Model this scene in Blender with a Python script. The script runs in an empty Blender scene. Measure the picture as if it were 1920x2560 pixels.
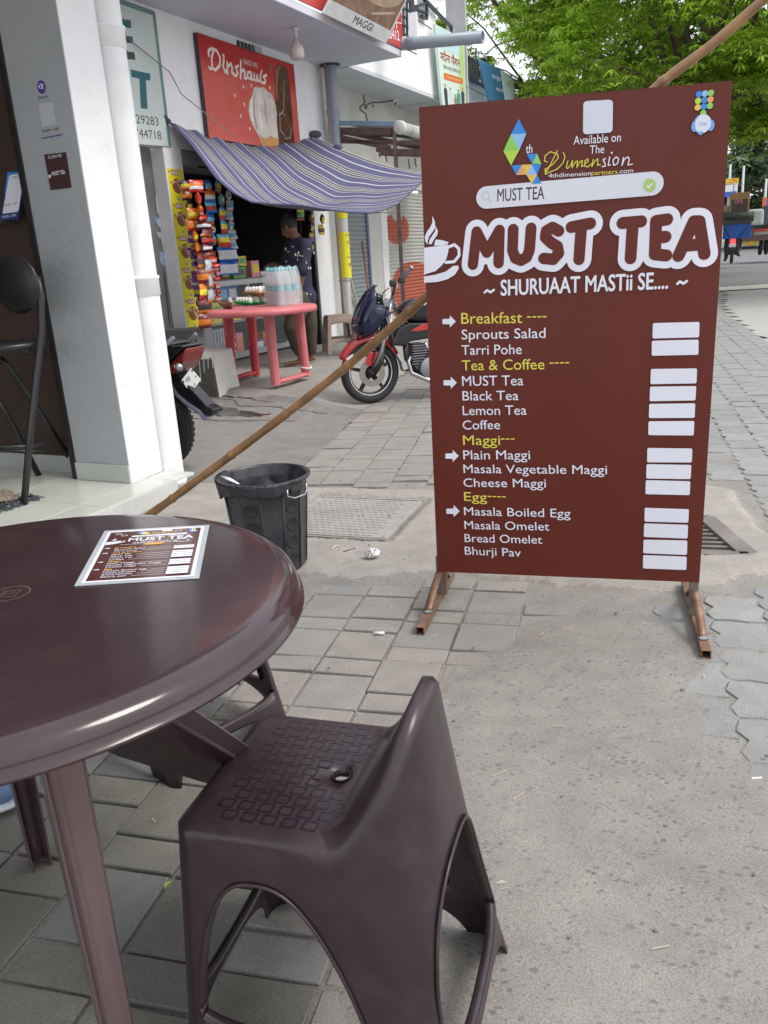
import bpy, bmesh, math, random
import numpy as np
from mathutils import Vector, Matrix, noise as mnoise
R = math.radians
random.seed(7); rng = np.random.default_rng(7)
K = 0.9353            # survey units -> metres
scene = bpy.context.scene

# ------------------------------------------------------------------ camera
CH = 1.39             # eye height in survey units
F_PX = 2066.0
_down = np.array([430, 6670, 2066.0]); _down /= np.linalg.norm(_down)
_up = -_down; _z = np.array([0, 0, 1.0]); _fw = _z - _z.dot(_up) * _up; _fw /= np.linalg.norm(_fw)
_rt = np.cross(_down, _fw)
CM = np.array([_rt, _fw, _up])            # columns: image x, image y (down), view direction, in world axes
cam = bpy.data.cameras.new('camera'); cob = bpy.data.objects.new('camera', cam)
scene.collection.objects.link(cob); scene.camera = cob
cam.sensor_fit = 'VERTICAL'; cam.sensor_height = 24.0; cam.lens = 24.0 * F_PX / 2560
cam.clip_start = 0.05; cam.clip_end = 1500
cob.matrix_world = Matrix(((CM[0][0], -CM[0][1], -CM[0][2], 0), (CM[1][0], -CM[1][1], -CM[1][2], 0),
                           (CM[2][0], -CM[2][1], -CM[2][2], CH * K), (0, 0, 0, 1)))
# ------------------------------------------------------------------ world, sun
SUN_EL, SUN_AZ = 52, 112       # degrees; azimuth measured from +Y towards +X
wd = bpy.data.worlds.new('World'); scene.world = wd; wd.use_nodes = True
nt = wd.node_tree; nt.nodes.clear()
wo = nt.nodes.new('ShaderNodeOutputWorld'); bg = nt.nodes.new('ShaderNodeBackground')
sky = nt.nodes.new('ShaderNodeTexSky'); sky.sky_type = 'NISHITA'; sky.sun_disc = False
sky.sun_elevation = R(SUN_EL); sky.sun_rotation = R(SUN_AZ); sky.dust_density = 4.0; sky.air_density = 1.2
mx = nt.nodes.new('ShaderNodeMix'); mx.data_type = 'RGBA'; mx.inputs[0].default_value = 0.72
mx.inputs[7].default_value = (10.2, 10.5, 11.2, 1)      # thin white overcast over the blue
nt.links.new(sky.outputs[0], mx.inputs[6]); nt.links.new(mx.outputs[2], bg.inputs[0]); bg.inputs[1].default_value = 0.115
nt.links.new(bg.outputs[0], wo.inputs[0])
sl = bpy.data.lights.new('sun', 'SUN'); sl.energy = 1.5; sl.angle = R(22); sl.color = (1, 0.96, 0.9)
so = bpy.data.objects.new('sun', sl); scene.collection.objects.link(so)
_sd = Vector((math.sin(R(SUN_AZ)) * math.cos(R(SUN_EL)), math.cos(R(SUN_AZ)) * math.cos(R(SUN_EL)), math.sin(R(SUN_EL))))
so.rotation_euler = _sd.to_track_quat('Z', 'Y').to_euler()
scene.view_settings.view_transform = 'Standard'; scene.view_settings.look = 'None'
scene.view_settings.exposure = 0.52; scene.view_settings.gamma = 1.0
scene.view_settings.use_curve_mapping = False
scene.cycles.max_bounces = 6

# ------------------------------------------------------------------ survey helpers (work in survey units)
O = np.array([0, 0, CH])
def ray(u, v): return CM @ np.array([(u - 960) / F_PX, (v - 1280) / F_PX, 1.0])
def onplane(u, v, p0, n):
    d = ray(u, v); n = np.asarray(n, float)
    return O + d * (n.dot(np.asarray(p0, float) - O) / n.dot(d))
def G(u, v, z=0.0): return onplane(u, v, (0, 0, z), (0, 0, 1))
BD = np.array([.4376, .8992, 0]); ND = np.array([.8992, -.4376, 0])   # along the shop row / out of it, to the road
def P(s, o, z): return BD * s + ND * o + np.array([0, 0, z])
def FO(u, v, o):       # point measured on a wall parallel to the shop row
    return onplane(u, v, ND * o, ND)
def FS(u, v, s): return onplane(u, v, BD * s, BD)

# ------------------------------------------------------------------ materials
MATS = {}
def pm(name, col, rough=.6, var=.12, vs=6, bump=.15, bs=60, metal=0., spec=.5, coat=0., dirt=0., dcol=(.16, .14, .12), ds=3., bdist=.004, alpha=1.):
    if name in MATS: return MATS[name]
    m = bpy.data.materials.new(name); m.use_nodes = True; MATS[name] = m
    t = m.node_tree; N = t.nodes; L = t.links; b = N['Principled BSDF']
    tc = N.new('ShaderNodeTexCoord'); geo = N.new('ShaderNodeNewGeometry')
    n1 = N.new('ShaderNodeTexNoise'); n1.inputs['Scale'].default_value = vs; n1.inputs['Detail'].default_value = 5
    L.new(geo.outputs['Position'], n1.inputs['Vector'])
    r = N.new('ShaderNodeMapRange'); r.inputs[1].default_value = .3; r.inputs[2].default_value = .7
    r.inputs[3].default_value = 1 - var; r.inputs[4].default_value = 1 + var
    L.new(n1.outputs[0], r.inputs[0])
    hs = N.new('ShaderNodeHueSaturation'); hs.inputs['Color'].default_value = (*col, 1)
    L.new(r.outputs[0], hs.inputs['Value']); out = hs.outputs[0]
    if dirt > 0:
        n2 = N.new('ShaderNodeTexNoise'); n2.inputs['Scale'].default_value = ds; n2.inputs['Detail'].default_value = 8; n2.inputs['Roughness'].default_value = .65
        L.new(geo.outputs['Position'], n2.inputs['Vector'])
        r2 = N.new('ShaderNodeMapRange'); r2.inputs[1].default_value = .48; r2.inputs[2].default_value = .75; r2.inputs[3].default_value = 0; r2.inputs[4].default_value = dirt
        L.new(n2.outputs[0], r2.inputs[0])
        mxx = N.new('ShaderNodeMix'); mxx.data_type = 'RGBA'; L.new(r2.outputs[0], mxx.inputs[0]); L.new(out, mxx.inputs[6]); mxx.inputs[7].default_value = (*dcol, 1); out = mxx.outputs[2]
    L.new(out, b.inputs['Base Color'])
    b.inputs['Roughness'].default_value = rough; b.inputs['Metallic'].default_value = metal
    b.inputs['Specular IOR Level'].default_value = spec; b.inputs['Coat Weight'].default_value = coat; b.inputs['Alpha'].default_value = alpha
    rr = N.new('ShaderNodeMapRange'); rr.inputs[1].default_value = .3; rr.inputs[2].default_value = .7
    rr.inputs[3].default_value = max(.02, rough - .08); rr.inputs[4].default_value = min(1, rough + .08); L.new(n1.outputs[0], rr.inputs[0]); L.new(rr.outputs[0], b.inputs['Roughness'])
    if bump > 0:
        n3 = N.new('ShaderNodeTexNoise'); n3.inputs['Scale'].default_value = bs; n3.inputs['Detail'].default_value = 4
        L.new(geo.outputs['Position'], n3.inputs['Vector'])
        bp = N.new('ShaderNodeBump'); bp.inputs['Strength'].default_value = bump; bp.inputs['Distance'].default_value = bdist
        L.new(n3.outputs[0], bp.inputs['Height']); L.new(bp.outputs[0], b.inputs['Normal'])
    return m
def nodes(m): return m.node_tree.nodes, m.node_tree.links, m.node_tree.nodes['Principled BSDF']
def flat(name, col, rough=.55): return pm(name, col, rough, var=.04, vs=3, bump=0)
def glassy(name, col, rough=.05, trans=1., ior=1.45):
    m = pm(name, col, rough, var=0.02, bump=0); b = nodes(m)[2]
    b.inputs['Transmission Weight'].default_value = trans; b.inputs['IOR'].default_value = ior
    return m
def film(name, col, alpha, rough=.15):        # thin clear film or pane
    return pm(name, col, rough, var=.02, bump=0, alpha=alpha)

# ------------------------------------------------------------------ objects
COL = scene.collection; ORG = {}
def tag(o, label=None, cat=None, group=None, kind=None):
    if label: o['label'] = label
    if cat: o['category'] = cat
    if group: o['group'] = group
    if kind: o['kind'] = kind
    return o
def thing(name, loc, label, cat, group=None):
    o = bpy.data.objects.new(name, None); COL.objects.link(o); o.empty_display_size = .1
    loc = np.asarray(loc, float); o.location = loc * K; ORG[o.name] = loc
    return tag(o, label, cat, group)
class MB:
    def __init__(s, tr=None): s.v = []; s.f = []; s.m = []; s.mats = []; s.tr = tr; s.sm = []
    def mi(s, m):
        if m not in s.mats: s.mats.append(m)
        return s.mats.index(m)
    def add(s, vs, fs, m, smooth=False):
        b = len(s.v); i = s.mi(m)
        s.v.extend([tuple(s.tr(*p)) if s.tr else tuple(p) for p in vs])
        for f in fs: s.f.append(tuple(b + k for k in f)); s.m.append(i); s.sm.append(smooth)
        return s
    def box(s, c, d, m, ax=None):
        c = np.asarray(c, float); ax = np.eye(3) if ax is None else np.asarray(ax, float); h = np.asarray(d, float) / 2
        vs = [c + ax[0] * h[0] * i + ax[1] * h[1] * j + ax[2] * h[2] * k for i in (-1, 1) for j in (-1, 1) for k in (-1, 1)]
        return s.add(vs, [(0, 1, 3, 2), (4, 6, 7, 5), (0, 4, 5, 1), (2, 3, 7, 6), (0, 2, 6, 4), (1, 5, 7, 3)], m)
    def bar(s, a, b, w, h, m, up=(0, 0, 1)):
        a = np.asarray(a, float); b = np.asarray(b, float); d = b - a; L = np.linalg.norm(d); d = d / L
        x = np.cross(np.asarray(up, float), d); n = np.linalg.norm(x)
        if n < 1e-4: x = np.cross((1, 0, 0), d); n = np.linalg.norm(x)
        x /= n; y = np.cross(d, x)
        return s.box((a + b) / 2, (w, h, L), m, (x, y, d))
    def tube(s, pts, r, m, n=10, caps=True, squash=1., smooth=True):
        pts = [np.asarray(p, float) for p in pts]; rs = r if hasattr(r, '__len__') else [r] * len(pts)
        vs = []; prev = None
        for i, p in enumerate(pts):
            d = pts[min(i + 1, len(pts) - 1)] - pts[max(i - 1, 0)]; d = d / (np.linalg.norm(d) + 1e-9)
            if prev is None:
                x = np.cross(d, (0, 0, 1)); x = x if np.linalg.norm(x) > .1 else np.cross(d, (1, 0, 0))
            else: x = prev - d * prev.dot(d)
            x = x / np.linalg.norm(x); prev = x; y = np.cross(d, x)
            for k in range(n):
                a = 2 * math.pi * k / n; vs.append(p + rs[i] * (x * math.cos(a) + y * math.sin(a) * squash))
        fs = [(i * n + k, i * n + (k + 1) % n, (i + 1) * n + (k + 1) % n, (i + 1) * n + k) for i in range(len(pts) - 1) for k in range(n)]
        if caps: fs += [tuple(range(n))[::-1], tuple((len(pts) - 1) * n + k for k in range(n))]
        return s.add(vs, fs, m, smooth)
    def lathe(s, prof, c, m, n=32, ax=None, smooth=True, arc=2 * math.pi, ry=1.):
        c = np.asarray(c, float); ax = np.eye(3) if ax is None else np.asarray(ax, float); vs = []; full = abs(arc - 2 * math.pi) < 1e-6; q = n if full else n + 1
        for r, z in prof:
            for k in range(q):
                a = arc * k / n; vs.append(c + ax[0] * r * math.cos(a) + ax[1] * r * ry * math.sin(a) + ax[2] * z)
        fs = []
        for i in range(len(prof) - 1):
            for k in range(n if full else n):
                k2 = (k + 1) % q if full else k + 1
                fs.append((i * q + k, i * q + k2, (i + 1) * q + k2, (i + 1) * q + k))
        return s.add(vs, fs, m, smooth)
    def ball(s, c, r, m, n=12, ax=None, smooth=True):
        r = np.asarray(r if hasattr(r, '__len__') else (r, r, r), float); c = np.asarray(c, float); ax = np.eye(3) if ax is None else np.asarray(ax, float)
        vs = []; k2 = n // 2
        for i in range(k2 + 1):
            t = math.pi * i / k2
            for k in range(n):
                a = 2 * math.pi * k / n
                vs.append(c + ax[0] * r[0] * math.sin(t) * math.cos(a) + ax[1] * r[1] * math.sin(t) * math.sin(a) + ax[2] * r[2] * math.cos(t))
        return s.add(vs, [(i * n + k, (i + 1) * n + k, (i + 1) * n + (k + 1) % n, i * n + (k + 1) % n) for i in range(k2) for k in range(n)], m, smooth)
    def prism(s, poly, z0, z1, m, fr=None, top=None):
        # poly: 2D points; fr(x, y, z) -> 3D
        fr = fr or (lambda x, y, z: (x, y, z)); n = len(poly)
        vs = [fr(x, y, z0) for x, y in poly] + [fr(x, y, z1) for x, y in poly]
        s.add(vs, [tuple(range(n))[::-1]] + [(i, (i + 1) % n, n + (i + 1) % n, n + i) for i in range(n)], m)
        b = len(s.v) - 2 * n; s.f.append(tuple(b + n + i for i in range(n))); s.m.append(s.mi(top or m)); s.sm.append(False)
        return s
    def sheet(s, g, m, smooth=True):      # g: [i][j] -> 3D points
        a = len(g); b = len(g[0]); vs = [p for r in g for p in r]
        return s.add(vs, [(i * b + j, (i + 1) * b + j, (i + 1) * b + j + 1, i * b + j + 1) for i in range(a - 1) for j in range(b - 1)], m, smooth)
    def build(s, name, parent=None, bevel=0, seg=2, solid=0, sub=0, remesh=0, smooth_it=0, origin=None, merge=0):
        if not s.v: return None
        V = np.array(s.v, float)
        if parent is not None: org = ORG[parent.name]
        elif origin is not None: org = np.asarray(origin, float)
        else: org = np.array([(V[:, 0].min() + V[:, 0].max()) / 2, (V[:, 1].min() + V[:, 1].max()) / 2, V[:, 2].min()])
        me = bpy.data.meshes.new(name); me.from_pydata(((V - org) * K).tolist(), [], s.f)
        for m in s.mats: me.materials.append(m)
        me.polygons.foreach_set('material_index', s.m); me.polygons.foreach_set('use_smooth', s.sm); me.update()
        if merge:
            bmx = bmesh.new(); bmx.from_mesh(me); bmesh.ops.remove_doubles(bmx, verts=bmx.verts, dist=merge); bmesh.ops.recalc_face_normals(bmx, faces=bmx.faces); bmx.to_mesh(me); bmx.free()
            me.polygons.foreach_set('use_smooth', [True] * len(me.polygons))
        o = bpy.data.objects.new(name, me); COL.objects.link(o)
        if parent is not None: o.parent = parent
        else: o.location = org * K
        ORG[o.name] = org
        mods = []
        if solid: md = o.modifiers.new('s', 'SOLIDIFY'); md.thickness = solid * K; md.offset = -1 if solid > 0 else 1; md.thickness = abs(solid) * K; mods.append(md)
        if remesh: md = o.modifiers.new('r', 'REMESH'); md.mode = 'VOXEL'; md.voxel_size = remesh * K; md.use_smooth_shade = True; mods.append(md)
        if smooth_it: md = o.modifiers.new('m', 'SMOOTH'); md.factor = .5; md.iterations = smooth_it; mods.append(md)
        if bevel: md = o.modifiers.new('b', 'BEVEL'); md.width = bevel * K; md.segments = seg; md.limit_method = 'ANGLE'; md.angle_limit = R(40); mods.append(md)
        if sub: md = o.modifiers.new('u', 'SUBSURF'); md.levels = sub; md.render_levels = sub; mods.append(md)
        if mods:
            dg = bpy.context.evaluated_depsgraph_get(); dg.update()
            me2 = bpy.data.meshes.new_from_object(o.evaluated_get(dg)); o.modifiers.clear(); o.data = me2; me2.name = name
            if remesh: me2.polygons.foreach_set('use_smooth', [True] * len(me2.polygons))
        return o
def copy_tree(o, loc=None, label=None, parent=None):
    c = o.copy(); COL.objects.link(c); c.parent = parent
    if parent is None and loc is not None: c.location = np.asarray(loc) * K; ORG[c.name] = np.asarray(loc, float)
    else: ORG[c.name] = ORG.get(o.name)
    if label: c['label'] = label
    for ch in [x for x in COL.objects if x.parent == o and x != c]: copy_tree(ch, parent=c)
    return c
# ------------------------------------------------------------------ text
TXT = {}
def text_mesh(s, bold=0., shear=0.):
    k = (s, bold, shear)
    if k in TXT: return TXT[k]
    cu = bpy.data.curves.new('t', 'FONT'); cu.body = s; cu.size = 1; cu.offset = bold; cu.shear = shear; cu.resolution_u = 3
    ob = bpy.data.objects.new('t', cu); COL.objects.link(ob); dg = bpy.context.evaluated_depsgraph_get(); dg.update()
    me = bpy.data.meshes.new_from_object(ob.evaluated_get(dg))
    v = np.array([x.co[:2] for x in me.vertices]) if len(me.vertices) else np.zeros((0, 2)); f = [tuple(p.vertices) for p in me.polygons]
    bpy.data.objects.remove(ob); bpy.data.curves.remove(cu); bpy.data.meshes.remove(me)
    TXT[k] = (v, f); return TXT[k]
CAP = None
class Draw:
    """Flat print on a real surface: 2D local coordinates (x right, y up) mapped by fr(x, y, lift)."""
    def __init__(s, fr): s.fr = fr; s.k = 0; s.b = {}
    def mb(s, part): return s.b.setdefault(part, MB())
    def z(s): s.k += 1; return .0006 + s.k * .00002
    def poly(s, part, pts, m, z=None):
        z = s.z() if z is None else z
        s.mb(part).add([s.fr(x, y, z) for x, y in pts], [tuple(range(len(pts)))], m)
    def disc(s, part, c, r, m, n=24, ry=None, rot=0):
        ry = ry or r; pts = []
        for i in range(n):
            a = 2 * math.pi * i / n; x = r * math.cos(a); y = ry * math.sin(a)
            pts.append((c[0] + x * math.cos(rot) - y * math.sin(rot), c[1] + x * math.sin(rot) + y * math.cos(rot)))
        s.poly(part, pts, m)
    def rrect(s, part, x0, y0, x1, y1, r, m):
        pts = []
        for cx, cy, a0 in ((x1 - r, y1 - r, 0), (x0 + r, y1 - r, 90), (x0 + r, y0 + r, 180), (x1 - r, y0 + r, 270)):
            for i in range(6): a = R(a0 + i * 18); pts.append((cx + r * math.cos(a), cy + r * math.sin(a)))
        s.poly(part, pts, m)
    def rquad(s, part, q, m, r=.12):        # rounded free quad
        q = [np.array(p, float) for p in q]; pts = []; L = min(np.linalg.norm(q[1] - q[0]), np.linalg.norm(q[2] - q[1]))
        for i in range(4):
            p = q[i]; a = q[i - 1] - p; b = q[(i + 1) % 4] - p; a = a / np.linalg.norm(a) * L * r; b = b / np.linalg.norm(b) * L * r
            for t in (0, .25, .5, .75, 1): pts.append(tuple(p + a * (1 - t) ** 2 + b * t ** 2))
        s.poly(part, pts, m)
    def stroke(s, part, pts, w, m, n=8, closed=False):
        pts = [np.array(p, float) for p in pts]; ws = w if hasattr(w, '__len__') else [w] * len(pts)
        if closed: pts = pts + [pts[0]]; ws = list(ws) + [ws[0]]
        for i in range(len(pts) - 1):
            a, b = pts[i], pts[i + 1]; d = b - a; L = np.linalg.norm(d)
            if L < 1e-6: continue
            th = math.atan2(d[1], d[0]); o = []
            for k in range(n + 1): q = th - math.pi / 2 + math.pi * k / n; o.append(tuple(b + ws[i + 1] / 2 * np.array([math.cos(q), math.sin(q)])))
            for k in range(n + 1): q = th + math.pi / 2 + math.pi * k / n; o.append(tuple(a + ws[i] / 2 * np.array([math.cos(q), math.sin(q)])))
            s.poly(part, o, m)
    def text(s, part, t, a, b, cap, m, bold=0., shear=0.):
        # baseline from a to b (local coords), capital height cap
        global CAP
        if CAP is None: CAP = text_mesh('H')[0][:, 1].max()
        if bold > 0:
            w_ = bold * cap * .9
            for dx, dy in ((-w_, 0), (w_, 0), (0, w_), (0, -w_), (w_ * .7, w_ * .7), (-w_ * .7, -w_ * .7)): s.text(part, t, (a[0] + dx, a[1] + dy), (b[0] + dx, b[1] + dy), cap, m, 0, shear)
        v, f = text_mesh(t, 0, shear)
        if not len(v): return
        a = np.array(a, float); b = np.array(b, float); d = b - a; n = np.array([-d[1], d[0]]) / np.linalg.norm(d)
        x0, x1 = v[:, 0].min(), v[:, 0].max(); z = s.z()
        s.mb(part).add([s.fr(*(a + d * ((x - x0) / (x1 - x0)) + n * (y / CAP * cap)), z) for x, y in v], f, m)
    def build(s, parent):
        out = {}
        for k, b in s.b.items():
            out[k] = b.build(k.split('#')[0], parent)
            if k in ('croissant', 'title_lettering', 'figure', 'marks', 'scrap', 'card_print', 'card_lettering', 'price_patch', 'script_lettering', 'choco_bar', 'almond', 'label_tab', 'lettering', 'scroll', 'scratch'): out[k]['kind'] = 'stuff'
        return out
def frame(org, ex, ey=None):
    """plane through org with unit axes; returns (fr, px) where px turns a survey sighting into plane coordinates"""
    org = np.asarray(org, float); ex = np.asarray(ex, float); ex = ex / np.linalg.norm(ex)
    ey = np.array([0, 0, 1.]) if ey is None else np.asarray(ey, float); ey = ey - ex * ey.dot(ex); ey /= np.linalg.norm(ey); n = np.cross(ex, ey)
    def fr(x, y, z=0): return org + ex * x + ey * y + n * z
    def px(u, v): p = onplane(u, v, org, n) - org; return (p.dot(ex), p.dot(ey))
    return fr, px, n
def quadframe(bl, br, tr_, tl):
    bl, br, tr_, tl = [np.asarray(p, float) for p in (bl, br, tr_, tl)]; n = np.cross(br - bl, tl - bl); n /= np.linalg.norm(n)
    def fr(x, y, z=0): return (bl * (1 - x) + br * x) * (1 - y) + (tl * (1 - x) + tr_ * x) * y + n * z
    return fr, n
def fbm(x, y, seed=0, oct=4):
    x = np.asarray(x, float); y = np.asarray(y, float); out = 0; a = 1.; rs = np.random.default_rng(seed)
    for o in range(oct):
        T = rs.random((256, 256)); xx = x * 2 ** o + 1000; yy = y * 2 ** o + 1000; i = np.floor(xx).astype(int); j = np.floor(yy).astype(int); fx = xx - i; fy = yy - j
        fx = fx * fx * (3 - 2 * fx); fy = fy * fy * (3 - 2 * fy); g = lambda p, q: T[p % 256, q % 256]
        out = out + a * ((g(i, j) * (1 - fx) + g(i + 1, j) * fx) * (1 - fy) + (g(i, j + 1) * (1 - fx) + g(i + 1, j + 1) * fx) * fy - .5); a *= .5
    return out
def sdf(px, py, poly):     # signed distance, negative inside
    poly = np.array(poly, float); d = np.full(px.shape, 1e9); ins = np.zeros(px.shape, bool); n = len(poly)
    for i in range(n):
        a = poly[i]; b = poly[(i + 1) % n]; e = b - a; w0 = px - a[0]; w1 = py - a[1]
        t = np.clip((w0 * e[0] + w1 * e[1]) / (e @ e), 0, 1); d = np.minimum(d, np.hypot(w0 - e[0] * t, w1 - e[1] * t))
        c = ((a[1] > py) != (b[1] > py)) & (px < (b[0] - a[0]) * (py - a[1]) / (b[1] - a[1] + 1e-12) + a[0]); ins ^= c
    return np.where(ins, -d, d)
def fastmesh(name, V, F, mats, smooth=True, parent=None, org=None, mi=None):
    V = np.asarray(V, float); F = np.asarray(F, np.int32); org = ORG[parent.name] if parent is not None else (np.zeros(3) if org is None else np.asarray(org, float))
    me = bpy.data.meshes.new(name); me.vertices.add(len(V)); me.vertices.foreach_set('co', ((V - org) * K).astype(np.float32).ravel())
    k = F.shape[1]; me.loops.add(F.size); me.loops.foreach_set('vertex_index', F.ravel()); me.polygons.add(len(F))
    me.polygons.foreach_set('loop_start', np.arange(0, F.size, k, dtype=np.int32)); me.polygons.foreach_set('loop_total', np.full(len(F), k, np.int32))
    for m in mats: me.materials.append(m)
    if mi is not None: me.polygons.foreach_set('material_index', mi)
    me.polygons.foreach_set('use_smooth', np.full(len(F), smooth)); me.update(calc_edges=True); me.validate()
    o = bpy.data.objects.new(name, me); COL.objects.link(o)
    if parent is not None: o.parent = parent
    else: o.location = org * K
    ORG[o.name] = org; return o
# ================================================================== GROUND
def ground_mat(name, col, agg=0., stain=.3, rnd=0., blue=0., wet=False):
    m = pm(name, col, .85, var=.10, vs=9, bump=.5, bs=140, dirt=stain, dcol=tuple(c * .62 for c in col), ds=2.2, bdist=.003)
    N, L, b = nodes(m); geo = [n for n in N if n.type == 'NEW_GEOMETRY'][0]; src = b.inputs['Base Color'].links[0].from_socket
    f = N.new('ShaderNodeTexNoise'); f.inputs['Scale'].default_value = 260; f.inputs['Detail'].default_value = 2; L.new(geo.outputs['Position'], f.inputs['Vector'])
    fr = N.new('ShaderNodeMapRange'); fr.inputs[1].default_value = .35; fr.inputs[2].default_value = .65; fr.inputs[3].default_value = .8; fr.inputs[4].default_value = 1.18; L.new(f.outputs[0], fr.inputs[0])
    h = N.new('ShaderNodeHueSaturation'); L.new(src, h.inputs['Color']); L.new(fr.outputs[0], h.inputs['Value']); src = h.outputs[0]
    if rnd:
        oi = N.new('ShaderNodeObjectInfo'); r = N.new('ShaderNodeMapRange'); r.inputs[3].default_value = 1 - rnd; r.inputs[4].default_value = 1 + rnd; L.new(oi.outputs['Random'], r.inputs[0])
        h2 = N.new('ShaderNodeHueSaturation'); L.new(src, h2.inputs['Color']); L.new(r.outputs[0], h2.inputs['Value']); src = h2.outputs[0]
        if blue:
            q = N.new('ShaderNodeMath'); q.operation = 'MULTIPLY'; q.inputs[1].default_value = 7.3; L.new(oi.outputs['Random'], q.inputs[0]); q2 = N.new('ShaderNodeMath'); q2.operation = 'FRACT'; L.new(q.outputs[0], q2.inputs[0])
            q3 = N.new('ShaderNodeMath'); q3.operation = 'GREATER_THAN'; q3.inputs[1].default_value = .72; L.new(q2.outputs[0], q3.inputs[0]); q4 = N.new('ShaderNodeMath'); q4.operation = 'MULTIPLY'; q4.inputs[1].default_value = blue; L.new(q3.outputs[0], q4.inputs[0])
            x = N.new('ShaderNodeMix'); x.data_type = 'RGBA'; L.new(q4.outputs[0], x.inputs[0]); L.new(src, x.inputs[6]); x.inputs[7].default_value = (.20, .22, .26, 1); src = x.outputs[2]
    if agg:
        wob = N.new('ShaderNodeTexNoise'); wob.inputs['Scale'].default_value = 70; L.new(geo.outputs['Position'], wob.inputs['Vector'])
        mul = N.new('ShaderNodeVectorMath'); mul.operation = 'SCALE'; mul.inputs['Scale'].default_value = .014; L.new(wob.outputs['Color'], mul.inputs[0])
        ad = N.new('ShaderNodeVectorMath'); L.new(geo.outputs['Position'], ad.inputs[0]); L.new(mul.outputs[0], ad.inputs[1])
        mp = N.new('ShaderNodeMapping'); mp.inputs['Rotation'].default_value = (0, 0, .5); mp.inputs['Scale'].default_value = (1, 1.5, 1); L.new(ad.outputs[0], mp.inputs[0])
        for sc, th, cc in ((52, .34, (.13, .13, .13)), (110, .28, (.15, .135, .115)), (30, .17, (.18, .175, .165))):
            v = N.new('ShaderNodeTexVoronoi'); v.inputs['Scale'].default_value = sc; L.new(mp.outputs[0], v.inputs['Vector'])
            sp = N.new('ShaderNodeSeparateColor'); L.new(v.outputs['Color'], sp.inputs[0])
            g1 = N.new('ShaderNodeMath'); g1.operation = 'GREATER_THAN'; g1.inputs[1].default_value = .53; L.new(sp.outputs[0], g1.inputs[0])
            tr = N.new('ShaderNodeMath'); tr.operation = 'MULTIPLY'; tr.inputs[1].default_value = th * 1.35; L.new(sp.outputs[1], tr.inputs[0])
            g2 = N.new('ShaderNodeMath'); g2.operation = 'LESS_THAN'; L.new(v.outputs['Distance'], g2.inputs[0]); L.new(tr.outputs[0], g2.inputs[1])
            g = N.new('ShaderNodeMath'); g.operation = 'MULTIPLY'; L.new(g1.outputs[0], g.inputs[0]); L.new(g2.outputs[0], g.inputs[1])
            zn = N.new('ShaderNodeTexNoise'); zn.inputs['Scale'].default_value = 2.3; L.new(geo.outputs['Position'], zn.inputs['Vector'])
            zr = N.new('ShaderNodeMapRange'); zr.inputs[1].default_value = .3; zr.inputs[2].default_value = .6; zr.inputs[3].default_value = .25 * agg; zr.inputs[4].default_value = agg; L.new(zn.outputs[0], zr.inputs[0])
            g3 = N.new('ShaderNodeMath'); g3.operation = 'MULTIPLY'; L.new(g.outputs[0], g3.inputs[0]); L.new(zr.outputs[0], g3.inputs[1])
            x = N.new('ShaderNodeMix'); x.data_type = 'RGBA'; L.new(g3.outputs[0], x.inputs[0]); L.new(src, x.inputs[6]); x.inputs[7].default_value = (*cc, 1); src = x.outputs[2]
    L.new(src, b.inputs['Base Color'])
    return m
M_CONC = ground_mat('concrete_ground', (.252, .238, .213), agg=.9, stain=.75)
M_BAND = ground_mat('concrete_band', (.320, .300, .268), agg=.25, stain=.5)
M_PAV = ground_mat('paver_grey', (.268, .252, .226), stain=.35, rnd=.07, blue=.22)
M_PAVD = ground_mat('paver_dirt_shade', (.175, .170, .145), stain=.5, rnd=.10, blue=.3)  # dirtier greenish pavers, with the shade round the table painted into the colour
M_ZIG = ground_mat('paver_zigzag', (.262, .260, .252), stain=.30, rnd=.09, blue=.15)
M_APR = ground_mat('apron_cement', (.22, .208, .192), agg=.25, stain=.65)
M_PLAT = ground_mat('platform_cement', (.30, .285, .262), stain=.55)
M_ROAD = ground_mat('road_concrete', (.38, .375, .36), stain=.25)
M_ASPH = ground_mat('road_asphalt', (.15, .152, .15), stain=.3)
M_DUST = ground_mat('dust', (.29, .265, .235), stain=.35)

b = MB(); b.add([(-300, -60, -.075), (400, -60, -.075), (400, 700, -.075), (-300, 700, -.075)], [(0, 1, 2, 3)], M_DUST)
tag(b.build('ground', origin=(0, 0, -.075)), kind='structure')

# near bed of concrete: poured patch, manhole surround, and the dusty joints between pavers
PATCH = [(-.19, 1.387), (-.25, 1.0), (-.3, .45), (1.35, .45), (1.30, 1.2), (1.22, 1.62), (1.001, 1.93), (.959, 1.984), (.948, 2.07), (1.02, 2.3), (1.079, 2.503), (1.098, 2.764), (1.007, 2.887), (.912, 2.99), (.753, 3.05), (.512, 2.964), (.44, 2.897), (.321, 2.77), (.187, 2.655), (.066, 2.423), (.0, 2.1), (-.10, 1.75)]
BAND = [(-1.5, 3.93), (-.9, 3.75), (-.432, 3.645), (-.129, 3.52), (.147, 3.56), (.28, 3.60), (.42, 3.46), (.617, 3.39), (.717, 3.299), (1.006, 3.205), (1.157, 3.15), (1.377, 3.17), (1.50, 3.25), (1.75, 3.20), (2.2, 3.05), (2.3, 3.4), (1.839, 3.736), (1.834, 3.854), (1.91, 4.204), (2.0, 4.5), (1.6, 4.8), (1.0, 4.75), (.5, 4.83), (.1, 4.97), (-.2, 5.05), (-.6, 5.20), (-1.3, 5.5), (-1.5, 5.4)]
HOLE = [(1.646, 4.012), (1.626, 3.46), (.80, 3.70), (.82, 4.26)]     # drain opening
MANH = [(-.62, 4.22), (.011, 3.982), (.265, 4.685), (-.40, 4.93)]
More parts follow.
